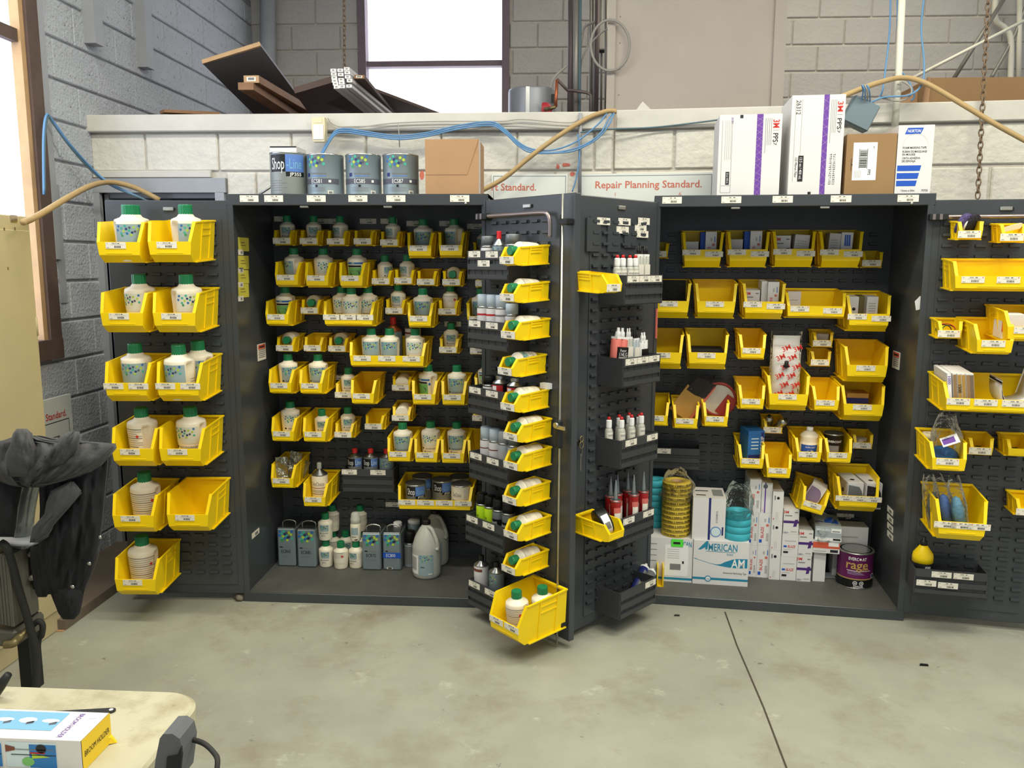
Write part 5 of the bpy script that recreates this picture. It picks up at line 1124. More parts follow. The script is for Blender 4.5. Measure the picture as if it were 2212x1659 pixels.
hang_black('D4', 'D4K', 2055, 1234, 'lowest', 'holding a yellow-topped bottle', w=.30, H=.115, D=.13, cards=[(-.04, .096, 'NOR'), (.05, .096, 'NOR'), (-.10, .052, 'PM'), (-.01, .048, 'PM')])
b = BINS['D4_0']
for i, m in enumerate(('abrasive_purple', 'abrasive')):
    o = ob('sanding_disc', MB().lathe([(.006, -.011), (.048, -.011), (.050, -.006), (.050, .006), (.048, .011), (.006, .011)], m, 26, T=RX(PI/2)), None, b['M'] @ TR(-.012+.034*i, -.07+.02*i, .062) @ RY(.45) @ RZ(.9)); tag(o, ('purple' if i == 0 else 'charcoal')+' coarse abrasive wheel in the top left bin, far-right door', 'abrasive wheel')
    if i == 0: child('backing_pad', MB().lathe([(.022, 0), (.024, .003), (.01, .006)], 'paper_white', 20, T=TR(0, -.011, 0) @ RX(PI/2)), o)
o = ob('scraper', MB().prism([(-.045, -.006), (.03, .012), (.045, .03), (.035, .036), (-.03, .016), (-.05, .002)], -.012, .012, 'sensor'), None, BINS['D4_1']['M'] @ TR(.005, -.08, .045)); tag(o, 'cream plastic scraper lying in the top right bin, far-right door', 'scraper')
for i, (m, r) in enumerate((('black', .022), ('red_can', .026), ('hex_green', .018))):
    o = ob('wire_loop', MB().tube([(r*1.4*math.cos(a), .006*i-.01+r*.7*math.sin(a)*.5, .035+r*.9*math.sin(a)) for a in [2*PI*k/16 for k in range(16)]], .0022, m, 6, closed=True), None, BINS['D4_3']['M'] @ TR(-.015+.012*i, -.075, 0)); tag(o, ['black', 'red', 'green'][i]+' wire loop in the small bin, third row, far-right door', 'wire')
o = carton('red_tab_box', BINS['D4_5']['M'] @ TR(-.03, -.16, .005), .09, .10, .10, 'carton_white', 'white box with red tab at right edge, third row, far-right door'); child('red_tab', MB().box(-.045, -.02, -.053, -.05, .03, .085, 'orange'), o)
# sandpaper sleeves
b = BINS['D4_6']; k = 0
for i, (px, m, edge, t) in enumerate(((2060, 'carton_white', 'paper_white', '1000'), (2072, 'carton_white', 'cardboard_dark', None), (2082, 'carton_white', 'kraft', '1500'), (2091, 'carton_white', 'kraft', None), (2101, 'carton_white', 'cardboard_dark', None), (2109, 'carton_white', 'rust', None))):
    lx = in_bin('D4_6', px, .85, py=830)
    o = ob('sandpaper_sleeve', MB().box(-.0075, .0075, -.11, .10, 0, .155, m).box(-.0065, .0065, -.111, -.1095, .0, .150, edge), None, b['M'] @ TR(lx-.006, -b['D']*.5, .010) @ RY(-.13)); tag(o, ORD[i]+' sandpaper sleeve from left in the long fourth-row bin, far-right door', 'sandpaper', 'sandpaper sleeves')
    if t: child('grit_number', MB().text(t, .011 if t == '1000' else .013, flat(-.1116), 'purple' if t == '1000' else 'ink', 0, .09 if t != '1000' else .125, .035, rot=-PI/2, bold=.02), o)
for i in range(3):
    q = MB(); pts = []
    for s_ in range(13):
        a = PI*s_/12; pts.append((-.055*math.cos(a)*(1.0 if s_ < 7 else 1.5-.0*i), .012+.006*i+.10*(1-math.sin(a))**1.3+(.02*i if s_ > 9 else 0)))
    vs = []; fs = []
    for (x, z) in pts: vs += [(x, -.10, z), (x, .06, z), (x, .06, z+.004), (x, -.10, z+.004)]
    for j in range(12):
        a = j*4
        for (p_, q_) in ((0, 1), (1, 2), (2, 3), (3, 0)): fs.append((a+p_, a+q_, a+4+q_, a+4+p_))
    fs += [(0, 1, 2, 3), (51, 50, 49, 48)]
    q.add(vs, fs, 'carton_white' if i != 1 else 'abrasive', True)
    o = ob('sandpaper_sheets', q, None, b['M'] @ TR(.075, -b['D']*.45, .004+.003*i)); tag(o, ['lower', 'middle', 'upper'][i]+' curled sandpaper sheet in the long bin, far-right door', 'sandpaper', 'curled sandpaper sheets')
o = ob('sandpaper_sleeve', MB().box(-.004, .004, -.10, .09, 0, .19, 'carton_white').box(-.0045, -.004, -.09, .02, .10, .15, 'paper_white'), None, b['M'] @ TR(.165, -b['D']*.5, .005) @ RZ(.5) @ RY(.3)); tag(o, 'white leaflet with red logo leaning at right in the long bin', 'sandpaper')
child('logo_print', MB().text('3M', .016, lambda u, v: (-.0052, u-.02, v), 'red_ink', -.05, .12, bold=.03).text('0000', .014, lambda u, v: (-.0052, u, v), 'purple', .02, .165), o)
# bagged items
def bag(parent, M, w, h, d, seed, name='clear_bag', top=.25):
    q = MB(); n, mm = 16, 9; vs = []; fs = []
    for i in range(mm+1):
        t = i/mm; s_ = (1 if t < .6 else 1-(t-.6)*1.1)
        for j in range(n):
            a = 2*PI*j/n; k = 1+.22*noise.noise(Vector((math.cos(a)*1.7, math.sin(a)*1.7, t*4+seed)))
            vs.append((w/2*k*s_*math.cos(a)+.02*t*noise.noise(Vector((t*3, seed, 0))), d/2*k*s_*math.sin(a), h*t*(1+.06*math.cos(3*a+seed))))
    for i in range(mm):
        for j in range(n): l = (j+1) % n; fs.append((i*n+j, i*n+l, (i+1)*n+l, (i+1)*n+j))
    q.add(vs, fs, 'plastic_clear', True); o = child(name, q, parent); o.matrix_world = M; return o
b = BINS['D4_7']
o = ob('blue_roll', MB().lathe([(.018, 0), (.055, 0), (.057, .004), (.057, .04), (.055, .044), (.018, .044), (.018, 0)], 'blue_glove', 28), None, b['M'] @ TR(.005, -.16, .02) @ RX(.35)); tag(o, 'blue roll in a clear bag, fifth-row bin, far-right door', 'roll')
bag(o, b['M'] @ TR(.01, -.16, .01), .125, .22, .13, 1.7)
child('paper_tag', MB().box(-.035, .035, -.002, 0, -.02, .02, 'paper_white').rect(-.03, .02, -.012, .012, flat(-.0026), 'purple'), o).matrix_world = b['M'] @ TR(.01, -.22, .13) @ RY(-.4) @ RX(-.5)
o = ob('cream_roll', MB().lathe([(.012, 0), (.03, 0), (.03, .03), (.012, .03), (.012, 0)], 'sensor', 20), None, b['M'] @ TR(-.03, -.06, .09)); tag(o, 'small cream roll behind the bagged blue roll', 'roll')
b = BINS['D4_10']
for i, x in enumerate((-.055, -.015, .03)):
    o = ob('bagged_part', MB().lathe([(.004, 0), (.026, .02), (.028, .11), (.016, .16), (.004, .17)], ['spray_grey', 'blue_mid', 'print_blue'][i], 18), None, b['M'] @ TR(x, -.13-.02*i, .006) @ RY(-.22)); tag(o, ['left grey', 'middle blue', 'right pale-blue'][i]+' bagged part in the large sixth-row bin, far-right door', 'bagged part', 'bagged parts')
    bag(o, b['M'] @ TR(x, -.13-.02*i, .004) @ RY(-.22), .075, .25, .085, 3.3+i)
M = BINS['D4K']['M'] @ TR(-.105, -.065, .0045); r = .042
o = ob('squeeze_bottle', MB().lathe([(r*.94, 0), (r, .004), (r, .135), (r*.98, .14)], 'black', 28), None, M); tag(o, 'black bottle with yellow cone top in the lowest bin, far-right door', 'bottle')
child('cone_top', MB().lathe([(r*1.06, .125), (r*1.06, .15), (r*1.0, .165), (r*.42, .20), (r*.38, .202)], 'bin_yellow', 28), o); child('spout', MB().lathe([(r*.36, .20), (r*.34, .222), (r*.2, .225), (r*.18, .24), (0, .241)], 'black', 16), o)
child('label', MB().rect(-.005, .036, .06, .115, cyl(r+.0006), 'ink', 8).text('0300', .011, cyl(r+.0012), 'paper_white', .016, .108, .026, bold=.03).rect(0, .034, .088, .093, cyl(r+.001), 'gold', 6).rect(0, .034, .076, .081, cyl(r+.001), 'gold', 6).rect(0, .034, .066, .070, cyl(r+.001), 'gold', 6), o)
# ------------------------------------------------------------------ contents of the left cabinet
b = BINS['C1r8_0']
for i, (x, m, a, fr_, hh) in enumerate(((-.02, 'bag_silver', -.05, .78, .15), (.005, 'bag_silver', .22, .62, .17), (.02, 'tape_dark', .4, .35, .11))):
    q = MB(); vs = []; fs = []; n = 8
    for j in range(n+1):
        for k in range(n+1):
            u, v = -.032+.064*j/n, hh*k/n; vs.append((u, .012*noise.noise(Vector((u*22, v*18, i*3))), v))
    N = len(vs); vs += [(x_, y_+.006, z_) for x_, y_, z_ in vs]
    for j in range(n):
        for k in range(n): a0 = j*(n+1)+k; fs += [(a0, a0+n+1, a0+n+2, a0+1), (N+a0, N+a0+1, N+a0+n+2, N+a0+n+1)]
    q.add(vs, fs, m)
    o = ob('foil_pouch', q, None, b['M'] @ TR(x, -b['D']*fr_, .005) @ RY(a) @ RX(-.15)); tag(o, ['front silver', 'middle silver', 'rear dull'][i]+' foil pouch in lower left bin, left cabinet', 'pouch', 'foil pouches')
conetin(place('C1r8_1', 691, 1040, .5), .043, .205, 'bottle_white', 'cap_dome', 'tall OneChoice solvent tin with grey cone top in yellow bin'.replace('OneChoice ', ''), capr=.28, bands=[(-1.1, 1.1, .36, .375, 'brown_ink'), (-.9, .8, .20, .212, 'ink'), (-.9, .8, .26, .27, 'ink'), (-.9, .6, .30, .31, 'ink_grey')], txt=[('OneChoice', 0, .48, .022, .07, 'ink_grey')], cone_m='tin_dark')
for i, (x, lab) in enumerate(((-.088, 'left'), (.0, 'middle'), (.092, 'right'))):
    M = place('C1K', x, 990, .5, r=.04)
    if i < 2: conetin(M, .040, .218, 'can_label', 'red_cap', lab+' small black and blue tin with red cap in black bin, left cabinet', zf=.80, caph=.11, bands=[(-1.3, .25, .58, .78, 'black'), (.25, 1.3, .58, .78, 'blue_mid')], txt=[('Shop', -.45, .68, .028, .038, 'paper_white'), ('Line', .75, .68, .026, .034, 'print_pale')], cone_m='tin_dark')
    else: conetin(M, .040, .218, 'tin_grey', 'red_cap', 'right small grey tin with coloured cubes in black bin, left cabinet', hexl=True, zf=.80, caph=.11, cone_m='tin_dark')
def shopline(r, h, txt, q=None):
    q = q or MB(); F = cyl(r+.0008); F2 = cyl(r+.0014)
    q.rect(-r*.85, r*.14, h*.55, h*.95, F, 'black', 10).rect(r*.14, r*1.2, h*.55, h*.95, F, 'blue_mid', 10).rect(r*.15, r*1.2, h*.44, h*.55, F, 'black', 8)
    q.text('Shop', h*.27, F2, 'paper_white', -r*.32, h*.74, r*.80, bold=.0).text('-Line', h*.24, F2, 'print_blue', r*.62, h*.74, r*.84)
    q.text(txt, h*.075, F2, 'paper_white', r*.68, h*.495, r*.66, bold=.03)
    for k in range(5): q.rect(-r*1.0, r*(.2 if k % 2 else -.1), h*(.12+.055*k), h*(.13+.055*k), F2, 'ink_grey', 6)
    return q
b = BINS['C1r8_2']
for i, (x, py, fr_, kind, t) in enumerate(((898, 1045, .70, 's', 'front left'), (912, 1030, .27, 's', 'rear left'), (955, 1045, .45, 's', 'middle'), (.13, 1050, .70, 'o', 'front right'), (.105, 1030, .26, 'o', 'rear right'))):
    o = lidcan(place('C1r8_2', x, py, fr_, r=.054), .0535, .125, 'can_label' if kind == 's' else 'bottle_white', t+' quart can in the wide lower bin, left cabinet', group='quart cans in wide bin')
    if kind == 's': child('label', shopline(.054, .125, 'JP355'), o)
    else: child('label', MB().text('OneChoice', .022, cyl(.0548), 'ink_grey', -.02, .08, .05).rect(-.05, .03, .045, .05, cyl(.0545), 'ink', 8).rect(-.05, .02, .03, .033, cyl(.0545), 'ink_grey', 8).rect(.02, .07, .02, .11, cyl(.0543), 'carton_shade', 6), o)
# the two tall containers behind the bottles of the widest bin
b = BINS['C1r4_3']
o = conetin(place('C1r4_3', 850, 720, .22), .046, .23, 'tin_grey', 'red_cap', 'brown-shouldered tin with red cap behind bottles in widest bin', bands=[(-1, 1, .3, .38, 'blue_dark')], hexl=True, cone_m='copper', capr=.34)
o = lidcan(place('C1r4_3', 892, 720, .20), .042, .175, 'carton_white', 'tall white tin with brown band behind bottles in widest bin'); child('label', MB().rect(-.05, .05, .145, .155, cyl(.0426), 'brown_ink', 8), o)

SH = .042
def on_shelf(fr, px, py, z=SH): return hitz(fr, px, py, z)
def fcan(fr, px, py, w, d, h, label, txt, band=None, cap=False, y_off=0.):
    x, y = on_shelf(fr, px, py); y += d/2
    q = MB().bbox(-w/2, w/2, -d/2, d/2, 0, h, 'tin_grey', .007)
    o = ob('solvent_can', q, None, fr @ TR(x, y, SH)); tag(o, label, 'can', 'rectangular solvent cans')
    child('top_plate', MB().bbox(-w/2+.003, w/2-.003, -d/2+.003, d/2-.003, h-.001, h+.003, 'tin_dark', .002), o)
    child('handle', MB().tube(smooth([(-w*.36, -.02, h), (-w*.34, -.02, h+.022), (0, -.02, h+.030), (w*.34, -.02, h+.022), (w*.36, -.02, h)], 4), .004, 'chrome', 8), o)
    F = flat(-d/2-.0008); F2 = flat(-d/2-.0014); m = MB(); hexes(m, -w*.42, w*.46, h*.55, h*.95, F, w*.085)
    if band: m.rect(-w*.5, w*.5, h*.33, h*.48, F, band)
    m.text(txt, h*.085, F2, 'paper_white' if band else 'ink', -w*.06 if band else -w*.02, h*.405, w*.52)
    m.rect(-w*.36, -w*.2, h*.50, h*.53, F, 'ink'); m.rect(-w*.16, w*.26, h*.505, h*.53, F, 'ink_grey')
    for k in range(3): m.rect(-w*.3, w*.26, h*(.26+.025*k), h*(.265+.025*k), F, 'ink_grey')
    if band: m.rect(-w*.28, w*.04, h*.03, h*.08, F, 'paper').rect(-w*.22, 0, h*.04, h*.075, F2, 'ink')
    child('label', m, o)
    if cap: child('screw_cap', MB().lathe([(.024, h+.002), (.024, h+.022), (.020, h+.026), (0, h+.026)], 'paper_white', 24, rib=.03, sm=False, T=TR(.01, d*.25, 0)), o)
    return o
fcan(F1, 620, 1223.5, .098, .16, .212, 'grey rectangular can marked ECR65 on left cabinet floor', 'ECR65')
fcan(F1, 663, 1226, .100, .16, .212, 'grey rectangular can marked ECR85 on left cabinet floor', 'ECR85')
fcan(F1, 803, 1232, .100, .16, .205, 'grey rectangular can marked ECR75 on left cabinet floor', 'ECR75')
fcan(F1, 847, 1232, .096, .16, .205, 'grey rectangular can with blue EC800 band on left cabinet floor', 'EC800', 'blue_ink', True)
def shelf_bottle(px, py, kind, lab, rot, label, z=SH, fr=F1):
    x, y = on_shelf(fr, px, py, z); r = BOT[kind][0]
    return bottle(fr @ TR(x, y+r, z) @ RZ(rot), kind, lab, label, 'small bottles on the left cabinet floor')
shelf_bottle(700.8, 1227, 'h5', 'env', .1, 'small bottle on cabinet floor beside the ECR85 can, bottom of its stack')
shelf_bottle(733, 1231, 'h5', 'text', -.3, 'small bottle showing its text side, front centre on cabinet floor')
shelf_bottle(766, 1229.5, 'h5', 'env', -.3, 'small bottle on cabinet floor beside the ECR75 can, bottom of its stack')
shelf_bottle(743.6, 1206, 'h5', 'env', .4, 'small bottle on cabinet floor behind the front centre bottle')
shelf_bottle(716, 1206, 'h5', 'text', .4, 'small bottle at back on cabinet floor, under the rear upper bottle')
shelf_bottle(776, 1206, 'h5', 'text', .4, 'small bottle at back on cabinet floor, under the rear right bottle')
z2 = SH+.148+.001
x, y = on_shelf(F1, 700.8, 1227); bottle(F1 @ TR(x, y+.042, z2) @ RZ(.1), 'h5', 'env', 'small bottle stacked on top of another beside the ECR85 can', 'small bottles on the left cabinet floor')
x, y = on_shelf(F1, 716, 1206); bottle(F1 @ TR(x, y+.042, z2) @ RZ(.9), 'h5', 'text', 'rear upper small bottle stacked behind the ECR85 side stack', 'small bottles on the left cabinet floor')
x, y = on_shelf(F1, 776, 1206); bottle(F1 @ TR(x, y+.042, z2) @ RZ(.9), 'h5', 'text', 'rear right small bottle stacked behind the dome-capped bottle', 'small bottles on the left cabinet floor')
x, y = on_shelf(F1, 766, 1229.5); r = .028
o = ob('additive_bottle', MB().lathe([(r*.95, 0), (r, .004), (r, .085), (r*.9, .095), (r*.8, .098)], 'bottle_white', 24), None, F1 @ TR(x, y+.042, z2)); tag(o, 'slim white bottle with clear dome cap stacked beside the ECR75 can', 'bottle')
child('dome_cap', MB().lathe([(r*.95, .096), (r*.95, .122), (r*.85, .125), (r*.8, .148), (r*.5, .155), (0, .156)], 'cap_dome', 24), o)
child('label', MB().rect(-r*.7, r*.7, .035, .075, cyl(r+.0006), 'label_grey', 6).rect(-r*.6, r*.3, .022, .027, cyl(r+.0006), 'ink_grey', 4).rect(0, r*.6, .006, .012, cyl(r+.0006), 'ink', 3), o)
x, y = on_shelf(F1, 884, 1226); spray(F1 @ TR(x, y+.032, SH), .032, .195, 'spray_silver', 'black', 'black-capped aerosol between EC800 can and clear jug', bands=[(.1, .6, 'ink_grey')], capr=.32)
x, y = on_shelf(F1, 893, 1212); o = ob('white_lid_jar', MB().lathe([(.035, 0), (.036, .004), (.036, .20), (.03, .205)], 'tin_grey', 24), None, F1 @ TR(x, y+.036, SH)); tag(o, 'container with white lid behind the black-capped aerosol', 'jar'); child('lid', MB().lathe([(.034, .203), (.034, .222), (.03, .226), (0, .226)], 'paper_white', 24), o)
def jug(px, py, label):
    x, y = on_shelf(F1, px, py); r = .074; h = .30
    o = ob('clear_jug', MB().lathe([(r*.88, 0), (r*.98, .012), (r, .03), (r, .155), (r*.99, .17), (r*.80, .215), (r*.45, .262), (r*.30, .275), (r*.28, .285)], 'jug', 36), None, F1 @ TR(x, y+r, SH)); tag(o, label, 'jug', 'clear gallon jugs')
    child('cap', MB().lathe([(r*.31, .280), (r*.31, .300), (r*.27, .303), (0, .303)], 'black', 24, rib=.04, sm=False), o)
    child('handle', MB().tube(smooth([(.010, -.02, .270), (.035, -.035, .262), (.060, -.045, .21), (.066, -.04, .17), (.060, -.045, .155)], 5), .010, 'jug', 10), o)
    child('label', MB().rect(-.095, -.035, .03, .13, cyl(r+.0008), 'paper_white', 8).rect(-.03, .05, .025, .135, cyl(r+.0008), 'label_grey', 10).rect(-.088, -.045, .05, .12, cyl(r+.0013), 'ink_pale', 6).rect(-.02, .0, .068, .072, cyl(r+.0013), 'ink', 3).rect(.02, .042, .03, .036, cyl(r+.0013), 'paper', 3), o)
    m = MB(); hexes(m, -.028, .048, .085, .132, cyl(r+.0013), .0035); child('cube_print', m, o)
    return o
jug(917, 1254, 'clear plastic gallon jug with grey label, front of the left cabinet floor'); jug(936, 1226, 'clear plastic gallon jug half hidden behind the front jug')

# ------------------------------------------------------------------ stickers and cards on the cabinets
HZ = CH-.0205
for cab, fr, xs, pre in ((CAB1, F1, (538, 591, 683, 773, 855, 993), 'PPG.'), (CAB2, F2, (1452, 1580, 1691, 1817, 1962), '3M.')):
    for x in xs:
        p = hit(fr, x, 425, -.005); card_on(cab, fr @ TR(p[0], -.0045, HZ-.001), pre, .088, .030)
    child('header_bolt', MB().lathe([(.006, 0), (.006, .004), (0, .006)], 'bolt', 10, T=TR(hit(fr, 1006 if cab is CAB1 else 1970, 434, -.005)[0], -.004, CH-.043) @ RX(PI/2)), cab)
    # hinge-side frame shadow gaps
def wall_sticker(cab, fr, xw, sgn, px, py, w, h, fn, name):
    # on the inner side walls: plane x = xw of the cabinet frame
    inv = fr.inverted(); o_ = inv @ CAM; d_ = inv.to_3x3() @ ray(px, py); t = (xw-o_.x)/d_.x; p = o_+d_*t
    m = MB(); fn(m, w, h); o = child(name, m, cab); o.matrix_world = fr @ TR(xw, p.y, p.z) @ RZ(PI/2 if sgn > 0 else -PI/2); return o
def warn(m, w, h):
    m.box(-w/2, w/2, -.0015, 0, -h/2, h/2, 'paper').rect(-w*.42, w*.42, h*.18, h*.45, flat(-.002), 'orange').rect(-w*.3, w*.3, h*.27, h*.36, flat(-.0024), 'ink')
    for k in range(5): m.rect(-w*.38, w*.38, h*(.10-.11*k), h*(.055+.10-.11*k)-.0*k, flat(-.002), 'ink_grey')
def note(m, w, h): m.box(-w/2, w/2, -.0015, 0, -h/2, h/2, 'sticky').rect(-w*.3, w*.1, h*.1, h*.16, flat(-.002), 'tape_dark').rect(-w*.3, w*.2, -h*.1, -h*.05, flat(-.002), 'tape_dark')
def smallcard(m, w, h): m.box(-w/2, w/2, -.0015, 0, -h/2, h/2, 'paper').rect(-w*.1, w*.3, -h*.3, h*.2, flat(-.002), 'ink_grey')
wall_sticker(CAB1, F1, .0185, 1, 565, 760, .115, .085, warn, 'warning_label')
wall_sticker(CAB2, F2, CW-.0185, -1, 1936, 778, .115, .085, warn, 'warning_label')
for y in (528, 567, 598, 628):
    wall_sticker(CAB1, F1, .0185, 1, 526, y, .13, .065, note, 'sticky_note'); wall_sticker(CAB1, F1, .0185, 1, 520, y+17, .06, .025, smallcard, 'side_card')
wall_sticker(CAB1, F1, .0185, 1, 552, 1152, .10, .028, smallcard, 'side_card')
for y in (1103, 1121, 1139, 1157): wall_sticker(CAB2, F2, CW-.0185, -1, 1923, y, .095, .028, smallcard, 'side_card')
inv = F2.inverted(); o_ = inv @ CAM; d_ = inv.to_3x3() @ ray(1980, 655); p = o_+d_*((CW-.0185-o_.x)/d_.x)
tag(ob('paper_scrap', MB().poly([(-.02, -.03), (.02, -.02), (.03, .03), (-.005, .035), (-.03, .01)], lambda u, v: (u, -.001-.3*abs(u)*.1, v), 'paper_white'), None, F2 @ TR(CW-.022, .03, p.z) @ RZ(-1.0)), 'torn white paper scrap stuck at the front edge inside the right cabinet', 'paper')
p = hit(D2, 1182, 833, -.01); o = child('card_tag', MB().box(-.024, .024, -.03, -.004, -.012, .012, 'paper_white'), door_of(CAB1, 'dr')); o.matrix_world = D2 @ TR(p[0], 0, p[1])

# ------------------------------------------------------------------ on top of the left cabinet
def gallon(px0, px1, ytop, label):
    yc = .16; a = hit(F1, px0, 375, yc); b_ = hit(F1, px1, 375, yc); r = (b_[0]-a[0])/2; h = hit(F1, (px0+px1)/2, ytop+2, yc-r)[1]-CH
    return lidcan(F1 @ TR((a[0]+b_[0])/2, yc, CH), r, h, 'tin_grey', label, 'gallon_can', 'chrome', 'gallon cans on the left cabinet'), r, h
o, r, h = gallon(586, 663, 326, 'gallon can with black and blue label and large lettering, leftmost on cabinet')
child('label', shopline(r, h, 'JP355', MB().rect(-r*1.35, r*1.4, h*.04, h*.96, cyl(r+.0005), 'can_label', 20)), o)
for px0, px1, t, i in ((665, 742, 'ECS81', 'second gallon can marked ECS81 on the left cabinet'), (748, 823, 'ECS85', 'third gallon can marked ECS85 on the left cabinet'), (828, 904, 'ECS87', 'fourth gallon can marked ECS87 beside the cardboard box')):
    o, r, h = gallon(px0, px1, 330, i); Fp = cyl(r+.0006, -.25 if t == 'ECS81' else 0); Fq = cyl(r+.0012, -.25 if t == 'ECS81' else 0); m = MB()
    m.rect(-r*1.3, r*1.3, h*.28, h*.41, Fp, 'hex_slate', 18); m.text(t, h*.10, Fq, 'paper_white', 0, h*.345, r*.62); m.rect(r*.68, r*.82, h*.315, h*.375, Fq, 'paper_white', 1)
    m.rect(-r*.66, -r*.46, h*.46, h*.55, Fp, 'blue_dark', 2); m.text('ENVIROBASE', h*.05, Fq, 'ink_grey', r*.14, h*.53, r*.92); m.rect(-r*.3, r*.55, h*.46, h*.48, Fp, 'blue_mid', 6)
    for k in range(4): m.rect(-r*.5, r*.5, h*(.10+.03*k), h*(.107+.03*k), Fp, 'ink_grey', 6)
    m.poly([(r*.08*math.cos(a), h*.23+r*.08*math.sin(a)) for a in [PI*k/3 for k in range(6)]], Fq, 'ink'); m.rect(r*.62, r*.92, h*.03, h*.12, Fq, 'paper', 3).rect(r*.68, r*.88, h*.045, h*.10, cyl(r+.0016, -.25 if t == 'ECS81' else 0), 'ink_grey', 2)
    hexes(m, -r*.72, r*.62, h*.56, h*.96, Fp, r*.085); child('label', m, o)
a = hit(F1, 583, 316, .34); b_ = hit(F1, 640, 316, .34)
o = carton('white_box', F1 @ TR((a[0]+b_[0])/2, .42, CH), b_[0]-a[0], .16, a[1]-CH, 'carton_white', 'plain white box behind the leftmost gallon can'); child('top_edge', MB().box(-(b_[0]-a[0])/2, (b_[0]-a[0])/2, -.0815, -.08, a[1]-CH-.006, a[1]-CH, 'ink'), o)
yb = .04; a = hit(F1, 918, 301, yb); b_ = hit(F1, 1034, 301, yb); w = b_[0]-a[0]; h = a[1]-CH
o = carton('cardboard_box', F1 @ TR((a[0]+b_[0])/2, yb+.13, CH), w, .26, h, 'cardboard', 'taped brown cardboard box at right end of the left cabinet top')
child('flap_fold', MB().hexa([(-w*.5, -.1315, h*.36), (w*.28, -.1315, h*.36), (w*.28, -.13, h*.36), (-w*.5, -.13, h*.36), (-w*.5, -.1335, h), (w*.5, -.1335, h), (w*.5, -.13, h), (-w*.5, -.13, h)], 'cardboard'), o)
child('packing_tape', MB().box(w*.5, w*.5+.001, -.125, -.06, 0, h, 'carton_shade'), o)
# catch strip (metal offcut) between door frame and cans
tag(ob('metal_strip', MB().tube([atY(560, 420, .3), atY(588, 402, .3)], .006, 'rod_metal', 6)), 'short bright metal strip sticking out left of the gallon cans', 'strip')

# ------------------------------------------------------------------ on top of the right cabinet
def topbox(px0, px1, ytop, yl, dep, m, label, name='shipping_carton'):
    a = hit(F2, px0, 400, yl); b_ = hit(F2, px1, 400, yl); w = b_[0]-a[0]; h = hit(F2, (px0+px1)/2, ytop, yl)[1]-CH
    o = carton(name, F2 @ TR((a[0]+b_[0])/2, yl+dep/2, CH), w, dep, h, m, label); return o, w, h, -dep/2-.0006
def pps(o, w, h, y, num, big):
    def f(q):
        F = flat(y); F2 = flat(y-.0004)
        q.rect(w*.10, w*.20, 0, h, F, 'purple')
        rnd = random.Random(num)
        for k in range(12):
            z = h*k/12
            for (u0, v0, u1, v1) in ((.10, z, .20, z+h*rnd.uniform(.02, .09)), (.10, z+h*rnd.uniform(.02, .08), .20, z)):
                d = .0008; q.poly([(w*u0, v0), (w*u1, v1), (w*u1, v1+d*1.6), (w*u0, v0+d*1.6)], F2, 'lilac')
        q.text('3M', w*.10, F, 'red_ink', w*.41, h*.88, h*.10, rot=-PI/2, bold=.04); q.rect(w*.36, w*.46, h*.80, h*.803, F, 'ink_grey')
        q.text('PPS', w*.08, F, 'ink', w*.405, h*.71, h*.11, rot=-PI/2, bold=.02); q.text('7', w*.05, F, 'ink', w*.40, h*.635, h*.03, rot=-PI/2)
        for k in range(4): q.rect(w*(.24+.03*k), w*(.247+.03*k), h*(.62 if k else .52), h*.95, F, 'ink_grey')
        if big:
            q.text(num, w*.085, F, 'ink', -w*.37, h*.88, h*.14, rot=-PI/2); q.rect(-w*.33, -w*.23, h*.14, h*.40, F2, 'ink'); q.text('13.5 oz / 400 mL', w*.05, flat(y-.0008), 'paper_white', -w*.28, h*.27, h*.22, rot=-PI/2); q.text('125 Micron Filter', w*.045, F2, 'ink', -w*.37, h*.28, h*.2, rot=-PI/2)
            q.rect(-w*.305, -w*.30, h*.14, h*.96, F, 'ink_grey').rect(-w*.425, -w*.42, h*.14, h*.96, F, 'ink_grey')
            rn = random.Random(3)
            for r_ in range(2):
                for k in range(15):
                    for j in range(3): q.rect(w*(.26+.07*r_+.016*j), w*(.27+.07*r_+.016*j), h*(.40-.021*k), h*(.40-.021*k+rn.choice((.004, .009, .013))), F, 'ink')
            q.rect(-w*.12, -w*.06, 0, h*.035, F, 'ink')
        else:
            q.text(num, w*.035, F, 'purple', -w*.29, h*.93, h*.08, rot=-PI/2); q.rect(-w*.17, -w*.12, h*.955, h*.995, F, 'ink')
            for k in range(4): q.rect(-w*(.40-.03*k), -w*(.393-.03*k), h*.45, h*.93, F, 'ink_pale')
            q.rect(-w*.37, -w*.31, h*.14, h*.30, F2, 'ink'); q.text('22 oz / 650 mL', w*.028, flat(y-.0008), 'paper_white', -w*.34, h*.22, h*.13, rot=-PI/2); q.rect(-w*.45, -w*.445, h*.04, h*.93, F, 'ink_grey'); q.rect(-w*.29, -w*.285, h*.04, h*.93, F, 'ink_grey')
            q.rect(-w*.45, -w*.29, h*.125, h*.128, F, 'ink_grey').rect(-w*.45, -w*.29, h*.04, h*.043, F, 'ink_grey')
    printed(o, f)
o, w, h, y = topbox(1549, 1683, 247, .05, .30, 'carton_white', 'white carton with purple band numbered 26301, leftmost on the right cabinet'); pps(o, w, h, y, '26301', False)
o, w, h, y = topbox(1702, 1816, 205, .05, .30, 'carton_white', 'taller white carton with purple band numbered 26312 on the right cabinet'); pps(o, w, h, y, '26312', True)
o, w, h, y = topbox(1824, 1931, 289, .05, .26, 'cardboard_dark', 'brown carton with white barcode label on the right cabinet')
